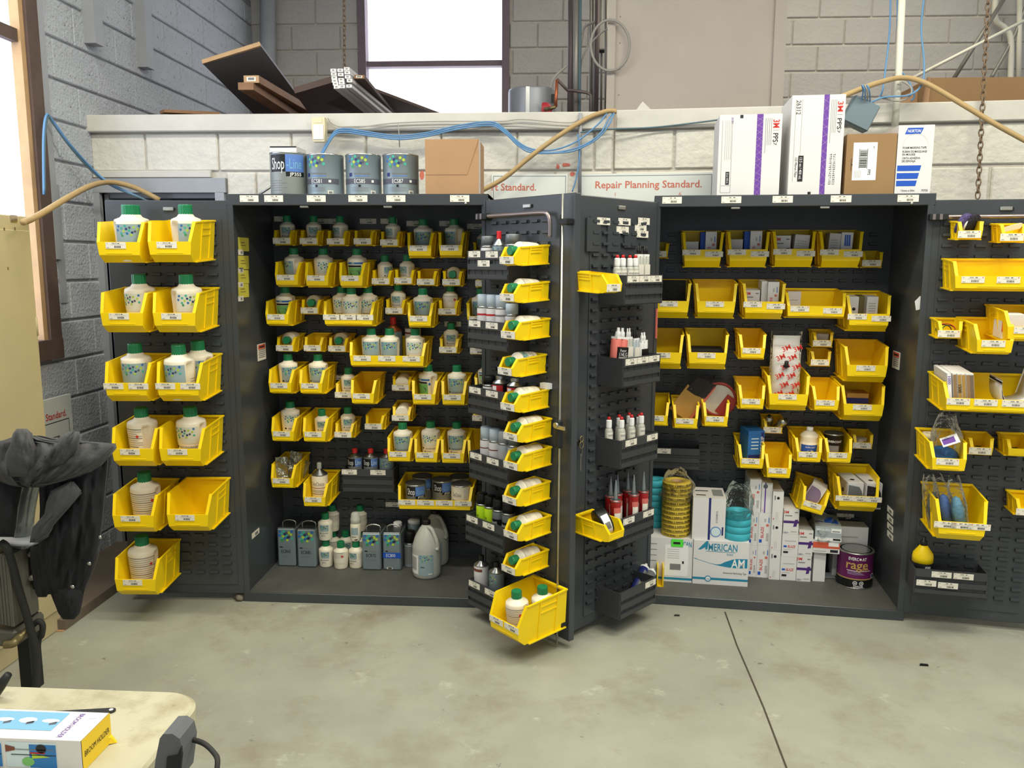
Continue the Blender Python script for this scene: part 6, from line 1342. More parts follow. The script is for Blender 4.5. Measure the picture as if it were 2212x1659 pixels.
def f(q):
    F = flat(y); F2 = flat(y-.0005)
    q.rect(-w*.36, w*.12, h*.24, h*.86, F, 'paper_white')
    rn = random.Random(5); z = h*.45
    while z < h*.74: b2 = rn.choice((.002, .003, .005)); q.rect(-w*.22, -w*.08, z, z+b2, F2, 'ink'); z += b2+rn.choice((.002, .003))
    q.rect(-w*.235, -w*.225, h*.43, h*.76, F2, 'ink'); q.rect(-w*.075, -w*.065, h*.43, h*.76, F2, 'ink'); q.text('PPS', w*.055, F2, 'ink', -w*.02, h*.37, h*.09, rot=-PI/2, bold=.02); q.text('3M', w*.03, F2, 'ink', w*.05, h*.78, h*.04, rot=-PI/2)
    for k in range(5): q.rect(-w*(.32-.03*k), -w*(.31-.03*k), h*.28, h*.4, F2, 'ink_pale')
    q.rect(-w*.395, -w*.385, h*.40, h*.60, F, 'ink'); q.rect(-w*.385, -w*.36, h*.49, h*.505, F, 'ink')
printed(o, f)
o, w, h, y = topbox(1933, 2010, 270, .05, .22, 'carton_white', 'white and blue foam masking tape carton, rightmost on the right cabinet')
def f(q):
    F = flat(y); F2 = flat(y-.0005); B = 'blue_ink'
    q.poly([(-w*.32, h*.87), (w*.12, h*.87), (w*.20, h*.96), (-w*.24, h*.96)], F, B); q.text('NORTON', h*.042, F2, 'paper_white', -w*.06, h*.915, w*.36, italic=.25, bold=.03)
    for t, z, ww in (('FOAM MASKING TAPE', .675, .66), ('RUBAN DE MASQUAGE', .62, .68), ('EN MOUSSE', .578, .36), ('CINTA ADHESIVA', .525, .50), ('DE ESPONJA', .482, .38)): q.text(t, h*.03, F, 'ink', -w*.35, h*z, w*ww, bold=.03, left=True)
    for k, (z0, z1) in enumerate(((.34, .42), (.225, .31), (.12, .20))): q.poly([(-w*.47, h*z0), (w*(.20-.42*(.42-z0)), h*z0), (w*(.20-.42*(.42-z1)), h*z1), (-w*.47, h*z1)], F, B)
    q.text('13mm x 50m', h*.026, F, 'ink', -w*.13, h*.055, w*.38, bold=.02); q.text('70735', h*.03, F, 'ink', w*.34, h*.055, w*.18, bold=.03)
    P = [(w*.0+w*.36*math.cos(a), h*.70+w*.36*math.sin(a)) for a in [PI*k/16 for k in range(17)]]
    for (a, c) in zip(P, P[1:]): q.poly([a, c, (c[0]*.97, c[1]-.002), (a[0]*.97, a[1]-.002)], F, 'carton_shade')
printed(o, f)

# ------------------------------------------------------------------ right cabinet floor
def shelfbox(name, px0, px1, ytop, ybot, dep, m, label, z=None, yfront=None, fr=F2, top=None, group=None, rot=0):
    if yfront is None: x, yfront = on_shelf(fr, (px0+px1)/2, ybot)
    zz = SH if z is None else z
    a = hit(fr, px0, (ytop+ybot)/2, yfront); b_ = hit(fr, px1, (ytop+ybot)/2, yfront); w = b_[0]-a[0]; h = hit(fr, (px0+px1)/2, ytop, yfront)[1]-zz
    dep = min(dep, CDp-.03-yfront)
    M = fr @ TR((a[0]+b_[0])/2, yfront+dep/2, zz) @ RZ(rot); o = carton(name, M, w, dep, h, m, label, 'box', group, top)
    return o, w, h, -dep/2-.0006, zz+h, yfront
o, w, h, y, zt_a, yf_a = shelfbox('tape_carton', 1497, 1617, 1169.5, 1264, .30, 'carton_white', 'white carton with teal AMERICAN lettering and swoosh, right cabinet floor')
def f(q, crop=False):
    F = flat(y); F2 = flat(y-.0005); T = 'teal_ink'
    q.text('MERICAN', h*.16, F, T, w*.03, h*.86, w*.52, bold=.035, italic=.0); q.poly([(-w*.42, h*.79), (-w*.27, h*.99), (-w*.23, h*.99), (-w*.25, h*.80), (-w*.29, h*.80), (-w*.285, h*.85), (-w*.37, h*.79)], F, T); q.rect(-w*.28, w*.26, h*.755, h*.765, F, T); q.text('brand', h*.06, F, T, w*.16, h*.715, w*.11)
    n = 14; up = []; lo = []
    for k in range(n+1):
        t = k/n; u = -w*.48+w*.96*t; up.append((u, h*(.60-.13*math.sin(PI*min(1, t*1.35)*.95)+(.05*t if t > .5 else 0)))); lo.append((u, h*(.60-.17*math.sin(PI*t*.62)-.02)))
    for k in range(n): q.poly([lo[k], lo[k+1], (up[k+1][0], max(up[k+1][1], lo[k+1][1]+.002)), (up[k][0], max(up[k][1], lo[k][1]+.002))], F, T)
    q.text('AM', h*.19, F2, 'paper_white', w*.31, h*.51, w*.24, bold=.03); q.text('Automotive Refinishing Tape', h*.045, F, 'ink', w*.26, h*.29, w*.42, italic=.2)
    q.rect(-w*.5, w*.5, h*.11, h*.16, F, T); q.poly([(-w*.22+h*.07*math.cos(a), h*.135+h*.07*math.sin(a)) for a in [2*PI*k/16 for k in range(16)]], F2, T); q.poly([(-w*.22+h*.05*math.cos(a), h*.135+h*.05*math.sin(a)) for a in [2*PI*k/16 for k in range(16)]], flat(y-.0009), 'paper_white'); q.text('ipg', h*.04, flat(y-.0012), T, -w*.22, h*.135)
printed(o, f)
o, w, h, y, zt_b, yf_b = shelfbox('tape_carton', 1399, 1496, 1163, 1256, .28, 'carton_white', 'white carton with teal lettering and shipping label, behind the middle door')
def f(q):
    F = flat(y); F2 = flat(y-.0005); T = 'teal_ink'
    q.text('AMERICAN', h*.12, F, T, w*.24, h*.88, w*.46, bold=.035); q.rect(-w*.5, w*.5, h*.05, h*.10, F, T); q.rect(-w*.12, w*.40, h*.14, h*.86, F2, 'paper_white'); q.rect(w*.0, w*.24, h*.28, h*.42, flat(y-.0009), 'ink_grey'); q.rect(w*.27, w*.31, h*.43, h*.49, flat(y-.0009), 'ink')
    for k in range(5): q.rect(-w*.06, w*.2, h*(.55+.05*k), h*(.56+.05*k), flat(y-.0009), 'ink_pale')
    for k in range(4): q.rect(-w*.48, -w*.3, h*(.85-.13*k), h*(.865-.13*k), F, 'ink_grey')
printed(o, f)
tag(ob('neon_sticker', MB().box(-.03, .03, -.001, 0, -.02, .02, 'neon_green').rect(-.02, .015, -.006, .006, flat(-.0016), 'ink'), None, F2 @ TR(hit(F2, 1463, 1174, yf_b)[0], yf_b-.0025, zt_b-.022)), 'neon green sticker hanging under the yellow tape rolls', 'sticker')
# white carton with blue stripe standing on the AMERICAN carton
o, w, h, y, _, _ = shelfbox('white_carton', 1496, 1567, 1075.5, 1170, .20, 'carton_white', 'white carton with dark blue stripe stacked on the teal-lettered carton', z=zt_a+.0005, yfront=yf_a+.012, top='carton_shade')
def f(q):
    F = flat(y); F2 = flat(y-.0005); q.rect(-w*.02, w*.05, 0, h, F, 'blue_dark'); q.text('51004231S'.replace('S', '5'), w*.055, F, 'ink', w*.24, h*.55, h*.28, rot=-PI/2)
    q.poly([(w*.22+w*.17*math.cos(a), h*.2+w*.17*math.sin(a)) for a in [2*PI*k/20 for k in range(20)]], F, 'blue_mid'); q.poly([(w*.22+w*.14*math.cos(a), h*.2+w*.14*math.sin(a)) for a in [2*PI*k/20 for k in range(20)]], F2, 'print_pale'); q.rect(w*.40, w*.45, h*.12, h*.32, F, 'blue_dark')
    T = lambda u, v: (u, v, h+.0008); q.rect(w*.12, w*.44, -.06, .06, T, 'ink_grey').rect(-w*.4, 0, .02, .035, T, 'ink').rect(-w*.4, -w*.1, -.06, -.045, T, 'ink')
printed(o, f)
# tape rolls
def rolls(px, ybot, r, th, n, m, z0, yf, label, grp, dark=None, txt=False):
    x = hit(F2, px, ybot, yf)[0]; me = cached(('roll', m, r, th), lambda: MB().lathe([(r*.42, .0), (r*.97, 0), (r, .0015), (r, th-.0015), (r*.97, th), (r*.42, th), (r*.42, 0)], m, 36).mesh('tape_roll'))
    tx = cached(('rollt', r, th), lambda: MB().text('MORE THAN 1 FREE ROLL', th*.45, cyl(r+.0008), 'ink', 0, th/2, r*2.4, rot=PI, bold=.02).mesh('roll_print')) if txt else None
    cr = cached(('core', r, th), lambda: MB().lathe([(r*.38, .0005), (r*.42, .0005), (r*.42, th-.0005), (r*.38, th-.0005), (r*.38, .0005)], 'cardboard', 24).mesh('core'))
    last = None
    for k in range(n):
        o = ob('tape_roll', me, None, F2 @ TR(x+random.uniform(-.001, .001), yf+r, z0+k*(th+.0004)) @ RZ(random.uniform(-.2, .2))); tag(o, ORD[k]+' '+label, 'tape roll', grp); child('core', cr, o)
        if tx: child('roll_print', tx, o)
        last = o
    return last
lo = rolls(1459.5, 1164, .073, .0235, 12, 'tape_yellow', zt_b+.0005, yf_b+.008, 'yellow tape roll from bottom of the tall bagged stack', 'yellow tape rolls', txt=True)
x = hit(F2, 1459.5, 1164, yf_b)[0]; bag(lo, F2 @ TR(x, yf_b+.083, zt_b+.19), .165, .15, .165, 2.2)
rolls(1413, 1158, .066, .036, 7, 'tape_blue', zt_b+.0005, yf_b+.06, 'pale blue tape roll from bottom, stack beside the middle door', 'blue tape rolls left stack') if False else None
xl = hit(F2, 1412, 1158, yf_b+.1)[0]
me = MB().lathe([(.028, 0), (.064, 0), (.066, .0015), (.066, .0345), (.064, .036), (.028, .036), (.028, 0)], 'tape_blue', 36).mesh('tape_roll')
for k in range(7):
    o = ob('tape_roll', me, None, F2 @ TR(xl, yf_b+.215, zt_b+.0005+k*.0364)); tag(o, ORD[k]+' pale blue tape roll from bottom in the left-hand stack', 'tape roll', 'blue tape rolls, left stack')
xr_ = hit(F2, 1593, 1167, yf_a+.02)[0]+.004
me = MB().lathe([(.028, 0), (.064, 0), (.066, .0015), (.066, .0345), (.064, .036), (.028, .036), (.028, 0)], 'tape_blue', 36).mesh('tape_roll')
for k in range(4):
    o = ob('tape_roll', me, None, F2 @ TR(xr_, yf_a+.075, zt_a+.0005+k*.0364)); tag(o, ORD[k]+' pale blue tape roll from bottom beside the blue-striped carton', 'tape roll', 'blue tape rolls, right stack')
bag(o, F2 @ TR(xr_, yf_a+.075, zt_a+.12), .15, .165, .15, 5.1)
# stacks of abrasive boxes
GB = 'abrasive cartons on the right cabinet floor'
cols = [('a', [(1617, 1634.6, 1178, 1246, 'blaze'), (1617, 1637.5, 1107, 1177.5, 'blaze'), (1619, 1644, 1036, 1106.5, 'blaze')]), ('b', [(1635, 1662, 1178, 1247.6, 'blaze'), (1638, 1665, 1108, 1177.5, 'blaze'), (1645, 1668, 1043, 1107.5, 'stripe')]),
        ('c', [(1662, 1685, 1188, 1252, 'dot'), (1665.5, 1688.5, 1126, 1188, 'dot'), (1669, 1692, 1062, 1125.5, 'dot')]), ('d', [(1685.5, 1720, 1203, 1253.4, 'red'), (1689, 1724, 1154, 1203, 'red'), (1692.5, 1725.7, 1100, 1153.6, 'cub')]), ('e', [(1721, 1752, 1201, 1256, 'cub'), (1725, 1756, 1146, 1201, 'cub')])]
LV = ['bottom', 'middle', 'top']
def stripe(q, w, h, y): q.rect(-w*.22, -w*.10, 0, h, flat(y), 'purple'); q.poly([(-w*.16+w*.22*math.cos(a), h*.88+w*.22*math.sin(a)) for a in [2*PI*k/14 for k in range(14)]], flat(y-.0004), 'hex_slate'); q.text('3M', w*.10, flat(y), 'red_ink', -w*.36, h*.08, rot=PI/2)
def dotc(q, w, h, y):
    q.poly([(w*.0+w*.14*math.cos(a), h*.78+w*.14*math.sin(a)) for a in [2*PI*k/14 for k in range(14)]], flat(y), 'ink'); q.rect(-w*.36, -w*.24, h*.72, h*.86, flat(y), 'ink_grey'); q.text('3M', w*.10, flat(y), 'red_ink', -w*.36, h*.07, rot=PI/2, bold=.03)
    for k in range(3): q.rect(-w*(.16-.1*k), -w*(.14-.1*k), h*.05, h*.3, flat(y), 'ink_pale')
def redc(q, w, h, y):
    q.text('BLAZE', h*.11, flat(y), 'red_ink', w*.1, h*.46, w*.46, bold=.035, italic=.2); q.rect(-w*.40, -w*.2, h*.42, h*.50, flat(y), 'blue_ink'); q.rect(-w*.40, -w*.1, h*.16, h*.25, flat(y), 'ink'); q.rect(-w*.34, w*.36, h*.70, h*.715, flat(y), 'ink_grey'); q.rect(-w*.40, w*.1, h*.32, h*.335, flat(y), 'ink_pale')
FN = {'blaze': blaze, 'stripe': stripe, 'dot': dotc, 'red': redc, 'cub': lambda q, w, h, y: cubx(q, w, h, y, '180+')}
DS = {'blaze': 'white box with sideways red lettering', 'stripe': 'white box with purple vertical stripe', 'dot': 'white box with black dot', 'red': 'white box with red italic lettering', 'cub': 'white box with purple ribbon print'}
for ci, (c, L_) in enumerate(cols):
    z = SH; yf = None
    for k, (x0, x1, y0, y1, kd_) in enumerate(L_):
        if yf is None: _, yf = on_shelf(F2, (x0+x1)/2, y1)
        o, w, h, y, zt, _ = shelfbox('abrasive_carton', x0, x1, y0, y1, .26, 'carton_white', DS[kd_]+', '+('topmost' if k == len(L_)-1 else LV[k])+' of '+ORD[ci]+' box stack from left', z=z, yfront=yf, group=GB, top='carton_shade')
        printed(o, lambda q, w=w, h=h, y=y, kd_=kd_: FN[kd_](q, w, h, y)); z = zt+.0006
o, w, h, y, zt, yf = shelfbox('white_carton', 1757, 1783, 1192, 1256, .22, 'carton_white', 'plain white upright carton under the orange glove box')
a = hit(F2, 1761, 1180, yf-.02); b_ = hit(F2, 1818, 1190, yf-.02); w2 = b_[0]-a[0]
o2 = carton('orange_box', F2 @ TR((a[0]+b_[0])/2-.004, yf+.09, zt+.001) @ RZ(-.06), w2, .22, .066, 'carton_white', 'orange and white glove box between grey box and white carton')
printed(o2, lambda q: q.rect(-w2*.5, w2*.5, .026, .058, flat(-.1106), 'orange').rect(w2*.08, w2*.46, .038, .064, flat(-.111), 'paper_white').rect(w2*.15, w2*.44, .006, .020, flat(-.1106), 'ink').rect(-w2*.46, w2*.0, .008, .012, flat(-.1106), 'ink_pale'))
o3 = carton('grey_box', F2 @ TR((a[0]+b_[0])/2+.006, yf+.09, zt+.068) @ RZ(-.1), w2*.98, .23, .075, 'spray_silver', 'silver glove box stacked on the orange one, blue glove on top')
printed(o3, lambda q: q.rect(-w2*.49, w2*.49, 0, .018, flat(-.1156), 'paper_white').rect(w2*.18, w2*.46, .005, .015, flat(-.116), 'ink').text('MECA PRO', .011, flat(-.1156), 'paper_white', -w2*.18, .058, w2*.5, bold=.03).rect(w2*.10, w2*.47, .045, .068, flat(-.116), 'paper_white').rect(w2*.14, w2*.42, .05, .055, flat(-.1164), 'ink_grey'))
child('blue_glove', MB().poly([(-.07, -.03), (.0, -.045), (.055, -.055), (.05, .0), (.03, .04), (-.02, .05), (0.0, .01), (-.03, -.005)], lambda u, v: (u, v, .0765+.004*math.sin(u*60)), 'blue_ink'), o3)
bag(o3, F2 @ TR((a[0]+b_[0])/2-.01, yf+.10, zt+.06) @ RZ(-.1), w2*1.15, .10, .26, 7.7)
o, w, h, y, zt, yf = shelfbox('white_carton', 1800, 1873, 1138, 1240, .10, 'carton_white', 'white box with round hole behind the purple filler can', yfront=.43)
printed(o, lambda q: q.poly([(w*.0+.011*math.cos(a), h*.60+.011*math.sin(a)) for a in [2*PI*k/14 for k in range(14)]], flat(y), 'ink').rect(-w*.3, w*.2, h*.78, h*.81, flat(y), 'ink_pale'))
# purple filler can
x, yy = on_shelf(F2, 1846, 1273.5); a = hit(F2, 1807.5, 1230, yy+.09)[0]; b_ = hit(F2, 1884.5, 1230, yy+.09)[0]; r = (b_-a)/2
h = .185
o = lidcan(F2 @ TR((a+b_)/2, yy+r, SH), r, h, 'plum', 'large purple and black filler can at right of the right cabinet floor', 'filler_can', 'tin')
F_ = cyl(r+.0006); Fb = cyl(r+.0012)
m = MB().rect(-r*3.0, r*3.0, .006, h*.27, F_, 'black', 40).rect(-r*3.0, r*3.0, h*.27, h*.30, F_, 'gold', 40)
m.text('EVERC', h*.085, Fb, 'paper_white', -r*.34, h*.86, r*.56, bold=.04).text('AT', h*.085, Fb, 'paper_white', r*.26, h*.86, r*.26, bold=.04).poly([(r*.03+r*.065*math.cos(q), h*.86+r*.065*math.sin(q)) for q in [2*PI*k/12 for k in range(12)]], Fb, 'paper_white')
m.text('rage', h*.24, Fb, 'gold', -r*.12, h*.70, r*1.25, bold=.05).text('ultra', h*.10, Fb, 'gold', r*.30, h*.565, r*.55).rect(-r*.7, r*.7, h*.515, h*.53, Fb, 'paper_white', 10)
for k in range(3): m.rect(-r*.65, r*(.3-.1*k), h*(.42+.03*k), h*(.43+.03*k), Fb, 'lilac', 8)
for u in (-.20, .16): m.poly([(r*u+r*.13*math.cos(q), h*.18+r*.13*math.sin(q)) for q in [2*PI*k/8+.39 for k in range(8)]], Fb, 'paper_white').poly([(r*u+r*.09*math.cos(q), h*.18+r*.09*math.sin(q)) for q in [2*PI*k/8+.39 for k in range(8)]], cyl(r+.0016), 'black').poly([(r*u+r*.05*math.cos(q), h*.18+r*.04*math.sin(q)) for q in [2*PI*k/8+.39 for k in range(8)]], cyl(r+.002), 'paper_white')
m.text('DANGER', h*.06, Fb, 'paper_white', 0, h*.085, r*.55, bold=.04).rect(-r*.4, r*.35, h*.045, h*.055, Fb, 'ink_pale', 6)
m.poly([(r*.95+r*.15*math.cos(q), h*.36+r*.15*math.sin(q)) for q in [2*PI*k/14 for k in range(14)]], Fb, 'paper_white').poly([(r*.95+r*.11*math.cos(q), h*.36+r*.11*math.sin(q)) for q in [2*PI*k/14 for k in range(14)]], cyl(r+.0016), 'blue_dark')
child('label', m, o)
x, yy = on_shelf(F2, 1793, 1247); tag(ob('flat_packet', MB().box(-.05, .02, -.03, .04, 0, .004, 'spray_silver'), None, F2 @ TR(x+.005, yy+.02, SH)), 'flat silvery packet lying on the floor beside the filler can', 'packet')
o = hang('D3', 'D3back', 'S', 1428, 1262, 'peeping out beyond the lowest black bin', 'seen edge-on', cards=0, w=.11) if False else None
a = on_shelf(F2, 1427, 1268); tag(ob('yellow_tray', MB().box(-.02, .012, -.012, .0, 0, .13, 'bin_yellow').box(-.02, -.014, -.10, 0, 0, .10, 'bin_yellow').box(.008, .014, -.10, 0, 0, .10, 'bin_yellow').box(-.02, .012, -.10, 0, 0, .004, 'bin_yellow'), None, F2 @ TR(a[0], a[1]+.10, SH)), 'yellow bin standing upright on cabinet floor behind the middle door', 'bin')
# ------------------------------------------------------------------ left foreground
lz = 1.858; lx = -.722; ly = -.35
lk = ob('steel_locker', MB().bbox(XL+.04, lx, -1.55, ly, 0, lz, 'locker', .004)); tag(lk, 'tall beige steel locker at the left edge, side-on', 'locker')
for y0, y1 in ((-.94, ly-.02), (-1.53, -.96)):
    d = child('locker_door', MB().bbox(lx-.001, lx+.012, y0, y1, .10, lz-.06, 'locker', .003), lk)
    child('door_hinge', MB().tube([(lx+.012, y1-.004, 1.35), (lx+.012, y1-.004, 1.43)], .005, 'locker', 8), d); child('door_hinge', MB().tube([(lx+.012, y1-.004, .35), (lx+.012, y1-.004, .43)], .005, 'locker', 8), d)
nb = atX(30, 472, lx+.003); child('number_plate', MB().box(lx, lx+.004, nb.y-.02, nb.y+.02, nb.z-.014, nb.z+.014, 'chrome'), lk)
for x, y in ((10, 495), (33, 494), (18, 580)):
    p = atX(x, y, lx+.0135); child('scratch', MB().box(lx+.0115, lx+.0128, p.y-.004, p.y+.004, p.z-.006, p.z+.006, 'tape_dark'), lk)
# sign leaning on the left wall behind the locker
c0 = [atX(x, y, XL+.05) for x, y in ((85, 868), (153, 856), (160, 955), (93, 985))]
y0, y1 = c0[0].y, c0[1].y; z1 = c0[0].z; z0 = z1-.30
o = ob('leaning_sign', MB().box(XL+.035, XL+.05, y0-.25, y1, z0, z1, 'sign_white')); tag(o, 'white sign with red Standard lettering leaning behind the locker', 'sign')
FL2 = lambda u, v: (XL+.0506, u, v)
tw = atX(143, 890, XL+.05); child('lettering', MB().text('Standard.', .034, FL2, 'red_ink', tw.y-.085, tw.z, .17, bold=.02), o)
m = MB(); lw = .004
m.rect(y0-.1, y1-.03, z1-.125, z1-.121, FL2, 'ink').rect(y1-.034, y1-.03, z1-.28, z1-.121, FL2, 'ink').rect(y0, y1-.12, z1-.20, z1-.196, FL2, 'ink'); m.poly([(y1-.14, z1-.2), (y1-.12, z1-.2), (y1-.08, z1-.25), (y1-.10, z1-.25)], FL2, 'ink_grey')
child('car_drawing', m, o)

# folding table
T = .74; xr, yf_ = .795, -2.165; R_ = .075
pts = [(-.95, -2.95), (xr, -2.95)]+[(xr-R_+R_*math.cos(a), yf_-R_+R_*math.sin(a)) for a in [PI/2*k/8 for k in range(9)]]+[(-.95, yf_)]
tb = empty('folding_table', TR(-.1, -2.55, 0)); tag(tb, 'worn cream plastic folding table in the left foreground', 'table')
def tchild(name, mb): o = child(name, mb, tb); o.matrix_world = Matrix.Identity(4); return o
q = MB(); prof = [(.004, T-.045), (0, T-.04), (0, T-.006), (.006, T)]; n = len(pts); cx, cy = -.1, -2.55; vs = []; fs = []
for (ins, z) in prof:
    for x, y in pts:
        d = Vector((x-cx, y-cy)); 
        vs.append((x-math.copysign(ins, x-cx), y-math.copysign(ins, y-cy), z))
for k in range(3):
    for i in range(n): j = (i+1) % n; fs.append((k*n+i, k*n+j, (k+1)*n+j, (k+1)*n+i))
fs += [tuple(range(n-1, -1, -1)), tuple(3*n+i for i in range(n))]
q.add(vs, fs, 'table_top'); tchild('table_top', q)
for x, y in ((.55, -2.3), (.55, -2.85), (-.75, -2.3), (-.75, -2.85)): tchild('leg', MB().tube([(x, y, 0), (x, y, T-.042)], .014, 'steel_paint', 10))
# broom-holder box
bx1, by0, by1, bh = .688, -2.455, -2.360, .060; bl = .36
o = ob('product_box', MB().box(-bl, 0, by0, by1, 0, bh, 'carton_white').box(-.001, .0006, by0, by1, 0, bh, 'box_yellow'), None, TR(bx1, 0, T+.0006)); tag(o, 'white and yellow broom holder box lying on the table', 'box')
EF = lambda u, v: (.0012, u, v); TF = lambda u, v: (u, v, bh+.0006); FF_ = lambda u, v: (u, by0-.0006, v)
child('end_lettering', MB().text('BROOM HOLDER', .011, EF, 'ink', (by0+by1)/2, bh*.5, .082), o)
child('top_lettering', MB().text('BROOM HOLDER', .010, TF, 'purple', -.048, (by0+by1)/2, .080, rot=-PI/2-.0).poly([(-.022+.009*math.cos(a), by1-.014+.009*math.sin(a)) for a in [2*PI*k/16 for k in range(16)]], TF, 'print_pale'), o)
m = MB().rect(-bl, -.075, by0+.028, by1-.006, TF, 'print_blue')
TF2 = lambda u, v: (u, v, bh+.0009)
for k in range(6): u = -.095-.045*k; m.poly([(u+.018*math.cos(a), (by0+by1)/2+.012+.010*math.sin(a)*(1 if k % 2 else .7)) for a in [2*PI*j/9 for j in range(9)]], TF2, 'print_pale').poly([(u+.004, by0+.045), (u+.016, by0+.05), (u+.014, by0+.058), (u+.002, by0+.052)], TF2, 'hex_slate')
child('top_picture', m, o)
m = MB(); F3 = lambda u, v: (u, by0-.0010, v); F4 = lambda u, v: (u, by0-.0014, v)
for u0, u1 in ((-.145, -.048), (-.25, -.152), (-.355, -.257)):
    m.rect(u0, u1, .004, bh-.006, FF_, 'print_pale').rect(u0+.045, u1-.001, .004, bh-.010, F3, 'print_blue_deep')
    m.poly([(u0, bh-.012), (u0+.018, bh-.016), (u0+.018, bh-.022), (u0, bh-.026)], F4, 'brown_ink').rect(u0+.018, u1-.004, bh-.021, bh-.0195, F4, 'ink_grey').poly([(u0+.068+.010*math.cos(a), bh-.018+.009*math.sin(a)) for a in [2*PI*j/14 for j in range(14)]], F4, 'ink')
    m.poly([(u0+.042+.012*math.cos(a), .016+.009*math.sin(a)) for a in [2*PI*j/14 for j in range(14)]], F4, 'label_green').poly([(u0+.05, .022), (u0+.085, .026), (u0+.05, .032)], F4, 'hex_lime').rect(u0+.01, u1-.002, .0285, .030, F4, 'ink').rect(u0+.046, u0+.075, bh-.028, bh-.025, F4, 'red_can')
child('front_pictures', m, o)
child('end_flap', MB().hexa([(0, by1-.012, .002), (.012, by1-.004, .0), (.012, by1, .0), (0, by1, .002), (0, by1-.014, .016), (.004, by1-.006, .012), (.004, by1, .012), (0, by1, .016)], 'box_yellow'), o)
# black strap
a, b = atZ(240, 1533, T+.004), atZ(120, 1540, T+.004); d = (b-a).normalized(); n_ = Vector((-d.y, d.x, 0)); L = .16; P = []
for k in range(9): an = PI*k/8-PI/2; P.append(a - d*.009*math.cos(an)*1.0 + n_*.009*math.sin(an))
P += [a+d*L+n_*.009, a+d*L-n_*.009]
q = MB(); up = Vector((0, 0, .003)); nn = len(P); q.add([p for p in P]+[p+up for p in P], [tuple(range(nn)), tuple(range(2*nn-1, nn-1, -1))]+[(i, nn+i, nn+(i+1) % nn, (i+1) % nn) for i in range(nn)], 'strap_black')
o = ob('metal_strap', q, None, TR(0, 0, -.0034)); tag(o, 'flat black strap with a hole, lying behind the broom holder box', 'strap'); child('hole_eyelet', MB().lathe([(.004, 0), (.0045, .001), (0.002, .0012)], 'paper_white', 14, T=TR(a.x, a.y, T+.0071)), o)
# power tool and lead at the table edge
yt = -2.47; P = [atY(x, y, yt) for x, y in ((352, 1586), (372, 1585), (388, 1596), (394, 1622), (390, 1659), (386, 1690))]; Q = [atY(x, y, yt) for x, y in ((330, 1690), (336, 1640), (345, 1595))]
poly = [(p.x, p.z) for p in P+Q]
o = ob('power_tool', MB().prism(poly[::-1], yt, yt+.06, 'tool_grey')); tag(o, 'grey power tool handle standing at the table edge', 'tool')
g1 = [atY(x, y, yt-.0012) for x, y in ((362, 1634), (384, 1630), (392, 1612), (394, 1630), (388, 1690), (358, 1690))]; child('rubber_grip', MB().prism([(p.x, p.z) for p in g1][::-1], yt-.004, yt+.002, 'black_soft'), o)
lead = [atY(x, y, Y) for x, y, Y in ((386, 1598, -2.42), (410, 1597, -2.42), (440, 1606, -2.44), (462, 1626, -2.46), (470, 1645, -2.48), (464, 1690, -2.5))]
child('power_lead', MB().tube(smooth(lead), .0048, 'rubber', 10), o)
strut = bpy.data.objects.new('x', None); bpy.data.objects.remove(strut)

# ------------------------------------------------------------------ compressor with the jacket hung over it
YC = -1.25
cp = empty('air_compressor', TR(-.3, YC, 0)); tag(cp, 'dusty air compressor with finned cylinder and rubber hose, left edge', 'compressor')
def cch(name, mb): o = child(name, mb, cp); o.matrix_world = Matrix.Identity(4); return o
def bx(px0, px1, py0, py1, y0, y1, m, name, b=.004):
    a, c = atY(px0, py0, y0), atY(px1, py1, y0); return cch(name, MB().bbox(min(a.x, c.x), max(a.x, c.x), y0, y1, min(a.z, c.z), max(a.z, c.z), m, b))
bx(-60, 70, 1171, 1182, YC-.08, YC+.10, 'steel_paint', 'top_cover'); bx(61, 84, 1178, 1275, YC+.0, YC+.05, 'dark_steel', 'bracket'); bx(26, 55, 1191, 1310, YC-.03, YC+.06, 'cast_iron', 'cylinder_head')
for k in range(7):
    x = -24+k*7; bx(x, x+4.2, 1196+abs(k-3)*2, 1345+k*1.5, YC-.09, YC+.04, 'cast_iron', 'cooling_fin', .0015)
bx(-40, 20, 1200, 1330, YC-.06, YC+.03, 'cast_iron', 'cylinder'); bx(-60, 36, 1360, 1400, YC-.08, YC+.08, 'cast_iron', 'crankcase', .01)
bx(28, 70, 1310, 1500, YC+.0, YC+.07, 'dark_steel', 'frame_post')
for x, y in ((68, 1197), (70, 1248), (36, 1205), (37, 1303)):
    p = atY(x, y, YC-.005); cch('bolt', MB().lathe([(.011, 0), (.011, .006), (.007, .007), (.007, .016), (0, .017)], 'bolt', 6, sm=False, T=TR(p.x, YC+.0 if x > 60 else YC-.03, p.z) @ RX(PI/2)))
cch('rubber_hose', MB().tube(smooth(path_px([(2, 1172, YC-.10), (14, 1182, YC-.10), (27, 1220, YC-.09), (40, 1270, YC-.08), (58, 1330, YC-.07), (75, 1395, YC-.06), (78, 1440, YC-.05), (78, 1500, YC-.05)])), .0125, 'rubber', 12))
cch('rubber_hose', MB().tube(smooth(path_px([(70, 1352, YC-.02), (82, 1342, YC-.02), (92, 1350, YC-.02), (90, 1372, YC-.02), (82, 1392, YC-.02), (80, 1500, YC-.02)])), .010, 'rubber', 12))
cch('elbow_fitting', MB().tube(smooth(path_px([(12, 1392, YC-.09), (28, 1390, YC-.09), (36, 1382, YC-.08), (48, 1371, YC-.07), (60, 1360, YC-.05)])), [.014]*6+[.013]*12+[.010]*7, 'brass', 10))
cch('intake_pipe', MB().tube(smooth(path_px([(48, 1180, YC), (50, 1140, YC), (56, 1090, YC), (66, 1045, YC-.01), (80, 1010, YC-.03)])), .031, 'smoky', 20))
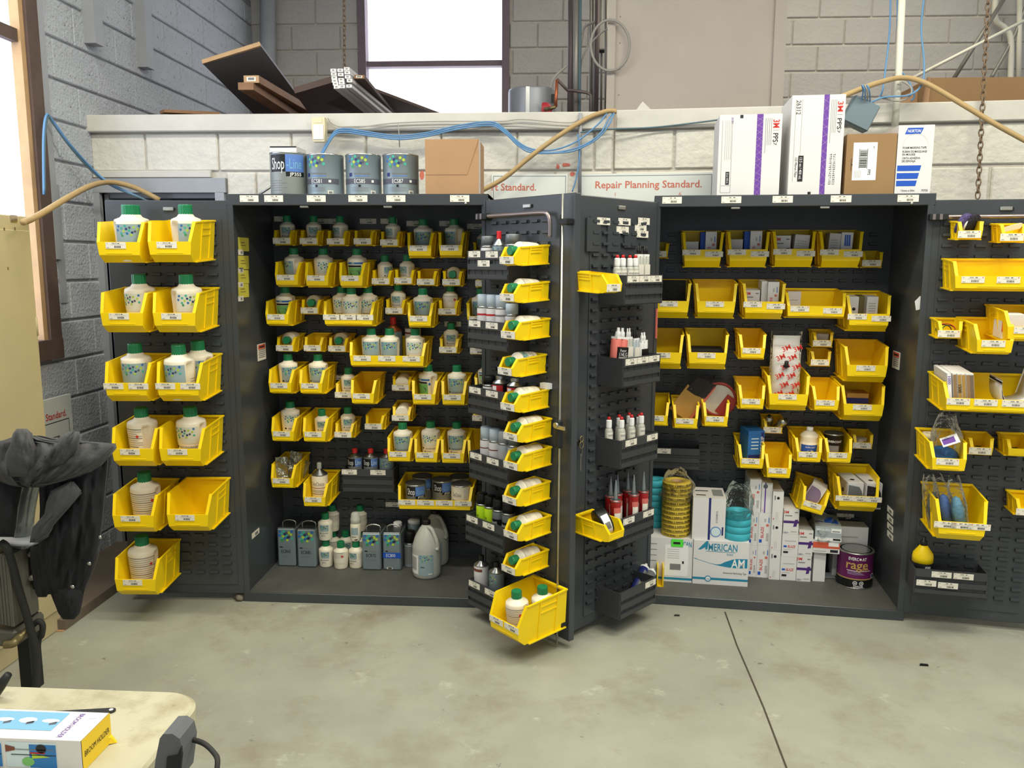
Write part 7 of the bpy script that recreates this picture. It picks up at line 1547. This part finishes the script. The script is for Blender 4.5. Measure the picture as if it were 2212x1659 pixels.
cch('base_frame', MB().bbox(-.75, -.15, YC-.10, YC+.10, .04, .09, 'dark_steel', .006))
for x in (-.58, -.18): cch('foot', MB().box(x-.02, x+.02, YC-.12, YC+.12, 0, .04, 'rubber'))
o = ob('plastic_container', MB().bbox(-.075, .075, -.06, .06, 0, .32, 'gallon_white', .03), None, TR(atY(8, 1440, -1.55).x, -1.55, 0)); tag(o, 'cream plastic container standing below the compressor', 'container')
child('cap', MB().lathe([(.02, .32), (.02, .345), (0, .346)], 'paper_white', 16), o)
o = ob('hand_tool', MB().tube(path_px([(-20, 1510, -2.22), (2, 1480, -2.22), (18, 1457, -2.22)]), [.012, .011, .008], 'dark_steel', 10)); tag(o, 'dark tool shaft poking up at the left table edge', 'tool')

# jacket: a gridded cloth shell cut to the photographed outline, folded and given a lining
YJ = YC-.10
def cloth(rows, yc, depth, m, seed, amp=.014, fold=9., n=26, back=True):
    """rows: (py, xl, xr) outline spans from top to bottom"""
    q = MB(); vs = []; fs = []; R = []
    for (p0, p1) in zip(rows, rows[1:]):
        k = max(1, int(abs(p1[0]-p0[0])/9))
        for i in range(k): t = i/k; R.append(tuple(p0[j]+(p1[j]-p0[j])*t for j in range(3)))
    R.append(rows[-1]); mm = len(R)
    for side in ((0, 1) if back else (0,)):
        for i, (py, xl, xr) in enumerate(R):
            for j in range(n+1):
                t = j/n; px = xl+(xr-xl)*t
                bulge = math.sin(PI*t)**.55*math.sin(PI*min(1, (i+.6)/mm*.93+.05))**.4
                nz = noise.noise(Vector((t*fold+.6*i/mm, i/mm*3.2+t*1.2, seed)))+.6*noise.noise(Vector((t*fold*2.3, i/mm*8, seed+4)))+.3*noise.noise(Vector((t*fold*4.5, i/mm*16, seed+9)))
                y = yc+(depth*bulge*(-1 if side == 0 else .55))+(amp*nz*(bulge*.85+.15))
                vs.append(atY(px, py, y))
    def quadset(o, rev):
        for i in range(mm-1):
            for j in range(n):
                a = o+i*(n+1)+j; f_ = (a, a+n+1, a+n+2, a+1); fs.append(f_[::-1] if rev else f_)
    quadset(0, False)
    if back:
        N = mm*(n+1); quadset(N, True)
        for i in range(mm-1):
            for j in (0, n): a = i*(n+1)+j; fs.append((a, N+a, N+a+n+1, a+n+1) if j == 0 else (a, a+n+1, N+a+n+1, N+a))
        for j in range(n): fs.append((j, j+1, N+j+1, N+j)); a = (mm-1)*(n+1)+j; fs.append((a, N+a, N+a+1, a+1))
    q.add(vs, fs, m, True); return q
jk = ob('denim_jacket', cloth([(955, 60, 236), (975, 70, 240), (1000, 78, 239), (1040, 84, 232), (1100, 86, 226), (1150, 84, 219), (1200, 82, 208), (1240, 84, 196), (1270, 88, 184), (1284, 100, 180)], YJ, .055, 'denim_shaded', 1.3, .034, 8, 36)); tag(jk, 'black denim jacket hung over the compressor', 'jacket')
def jch(name, mb): o = child(name, mb, jk); return o
jch('folded_collar', cloth([(941, 35, 90), (950, 10, 140), (958, -25, 250), (968, -30, 252), (985, -30, 238), (1005, -30, 220), (1020, -30, 196), (1030, -20, 172), (1040, 0, 140), (1048, 20, 105), (1053, 50, 90)], YJ-.05, .075, 'denim', 5.1, .046, 7, 40))
jch('bunched_fold', cloth([(926, 36, 58), (936, 28, 70), (955, 22, 76), (980, 12, 84), (1010, 8, 90), (1030, 16, 80)], YJ-.10, .05, 'denim', 8.4, .016, 4, 16))
jch('bunched_fold', cloth([(932, 150, 172), (945, 128, 174), (970, 108, 168), (1000, 92, 150), (1010, 90, 120)], YJ-.09, .05, 'denim', 2.7, .016, 4, 16))
jch('sleeve', cloth([(1268, 104, 182), (1290, 112, 180), (1310, 120, 176), (1325, 126, 172), (1338, 136, 160)], YJ+.01, .05, 'denim_shaded', 3.9, .012, 5, 16))
jch('sleeve', cloth([(1180, 64, 112), (1220, 66, 110), (1260, 72, 108), (1280, 76, 107), (1290, 82, 100)], YJ+.03, .04, 'denim_shaded', 6.6, .010, 4, 14))
jch('front_flap', cloth([(1040, 150, 160), (1060, 110, 176), (1085, 100, 160), (1110, 96, 138), (1140, 70, 112), (1160, 66, 104), (1172, 64, 84)], YJ-.075, .018, 'denim', 4.4, .010, 5, 16))
jch('sleeve', cloth([(1030, -30, 52), (1060, -30, 46), (1100, -30, 38), (1140, -30, 34), (1160, -30, 30)], YJ-.01, .05, 'denim_shaded', 7.1, .012, 4, 16))
for k, (pts, dy) in enumerate(([[(12, 1034), (60, 1044), (100, 1046), (140, 1036), (175, 1022), (205, 1000), (225, 980), (245, 964)], -.105], [[(234, 985), (228, 1050), (220, 1130), (212, 1200), (198, 1240), (184, 1268)], -.06], [[(176, 1064), (150, 1095), (118, 1130), (106, 1152), (74, 1172)], -.10])):
    jch('stitched_seam', MB().tube(smooth([atY(x, y, YJ+dy) for x, y in pts], 4), .0016, 'stitch', 6))
for x, y in ((222, 986), (193, 1217), (157, 1267), (216, 1160)):
    p = atY(x, y, YJ-.068); jch('snap_button', MB().lathe([(.0065, 0), (.006, .003), (0, .004)], 'chrome', 12, T=TR(p.x, p.y, p.z) @ RX(PI/2)))
# little litter on the floor
for i, (x, y, w) in enumerate(((128, 1362, .03), (1995, 1437, .02), (1462, 1330, .015))):
    p = atZ(x, y, 0); tag(ob('litter_scrap', MB().prism([(-w, -w*.4), (w*.8, -w*.5), (w, w*.3), (-w*.5, w*.5)], 0, .003, 'cardboard' if i == 0 else 'black', 'z'), None, TR(p.x, p.y, .0006)), ['tan scrap on the floor beside the locker foot', 'small dark scrap on the floor at right', 'tiny dark speck in front of the middle doors'][i], 'scrap')
p = atZ(522, 1292, .0); tag(ob('dust_clump', MB().lathe([(.0, 0), (.03, .004), (.035, .015), (.02, .028), (0, .032)], 'dust', 14, warp=lambda a, z: 1+.3*math.sin(3*a+z*90)), None, TR(p.x, p.y-.01, .0)), 'clump of dust at the foot of the left cabinet', 'dust')
bpy.context.view_layer.update()
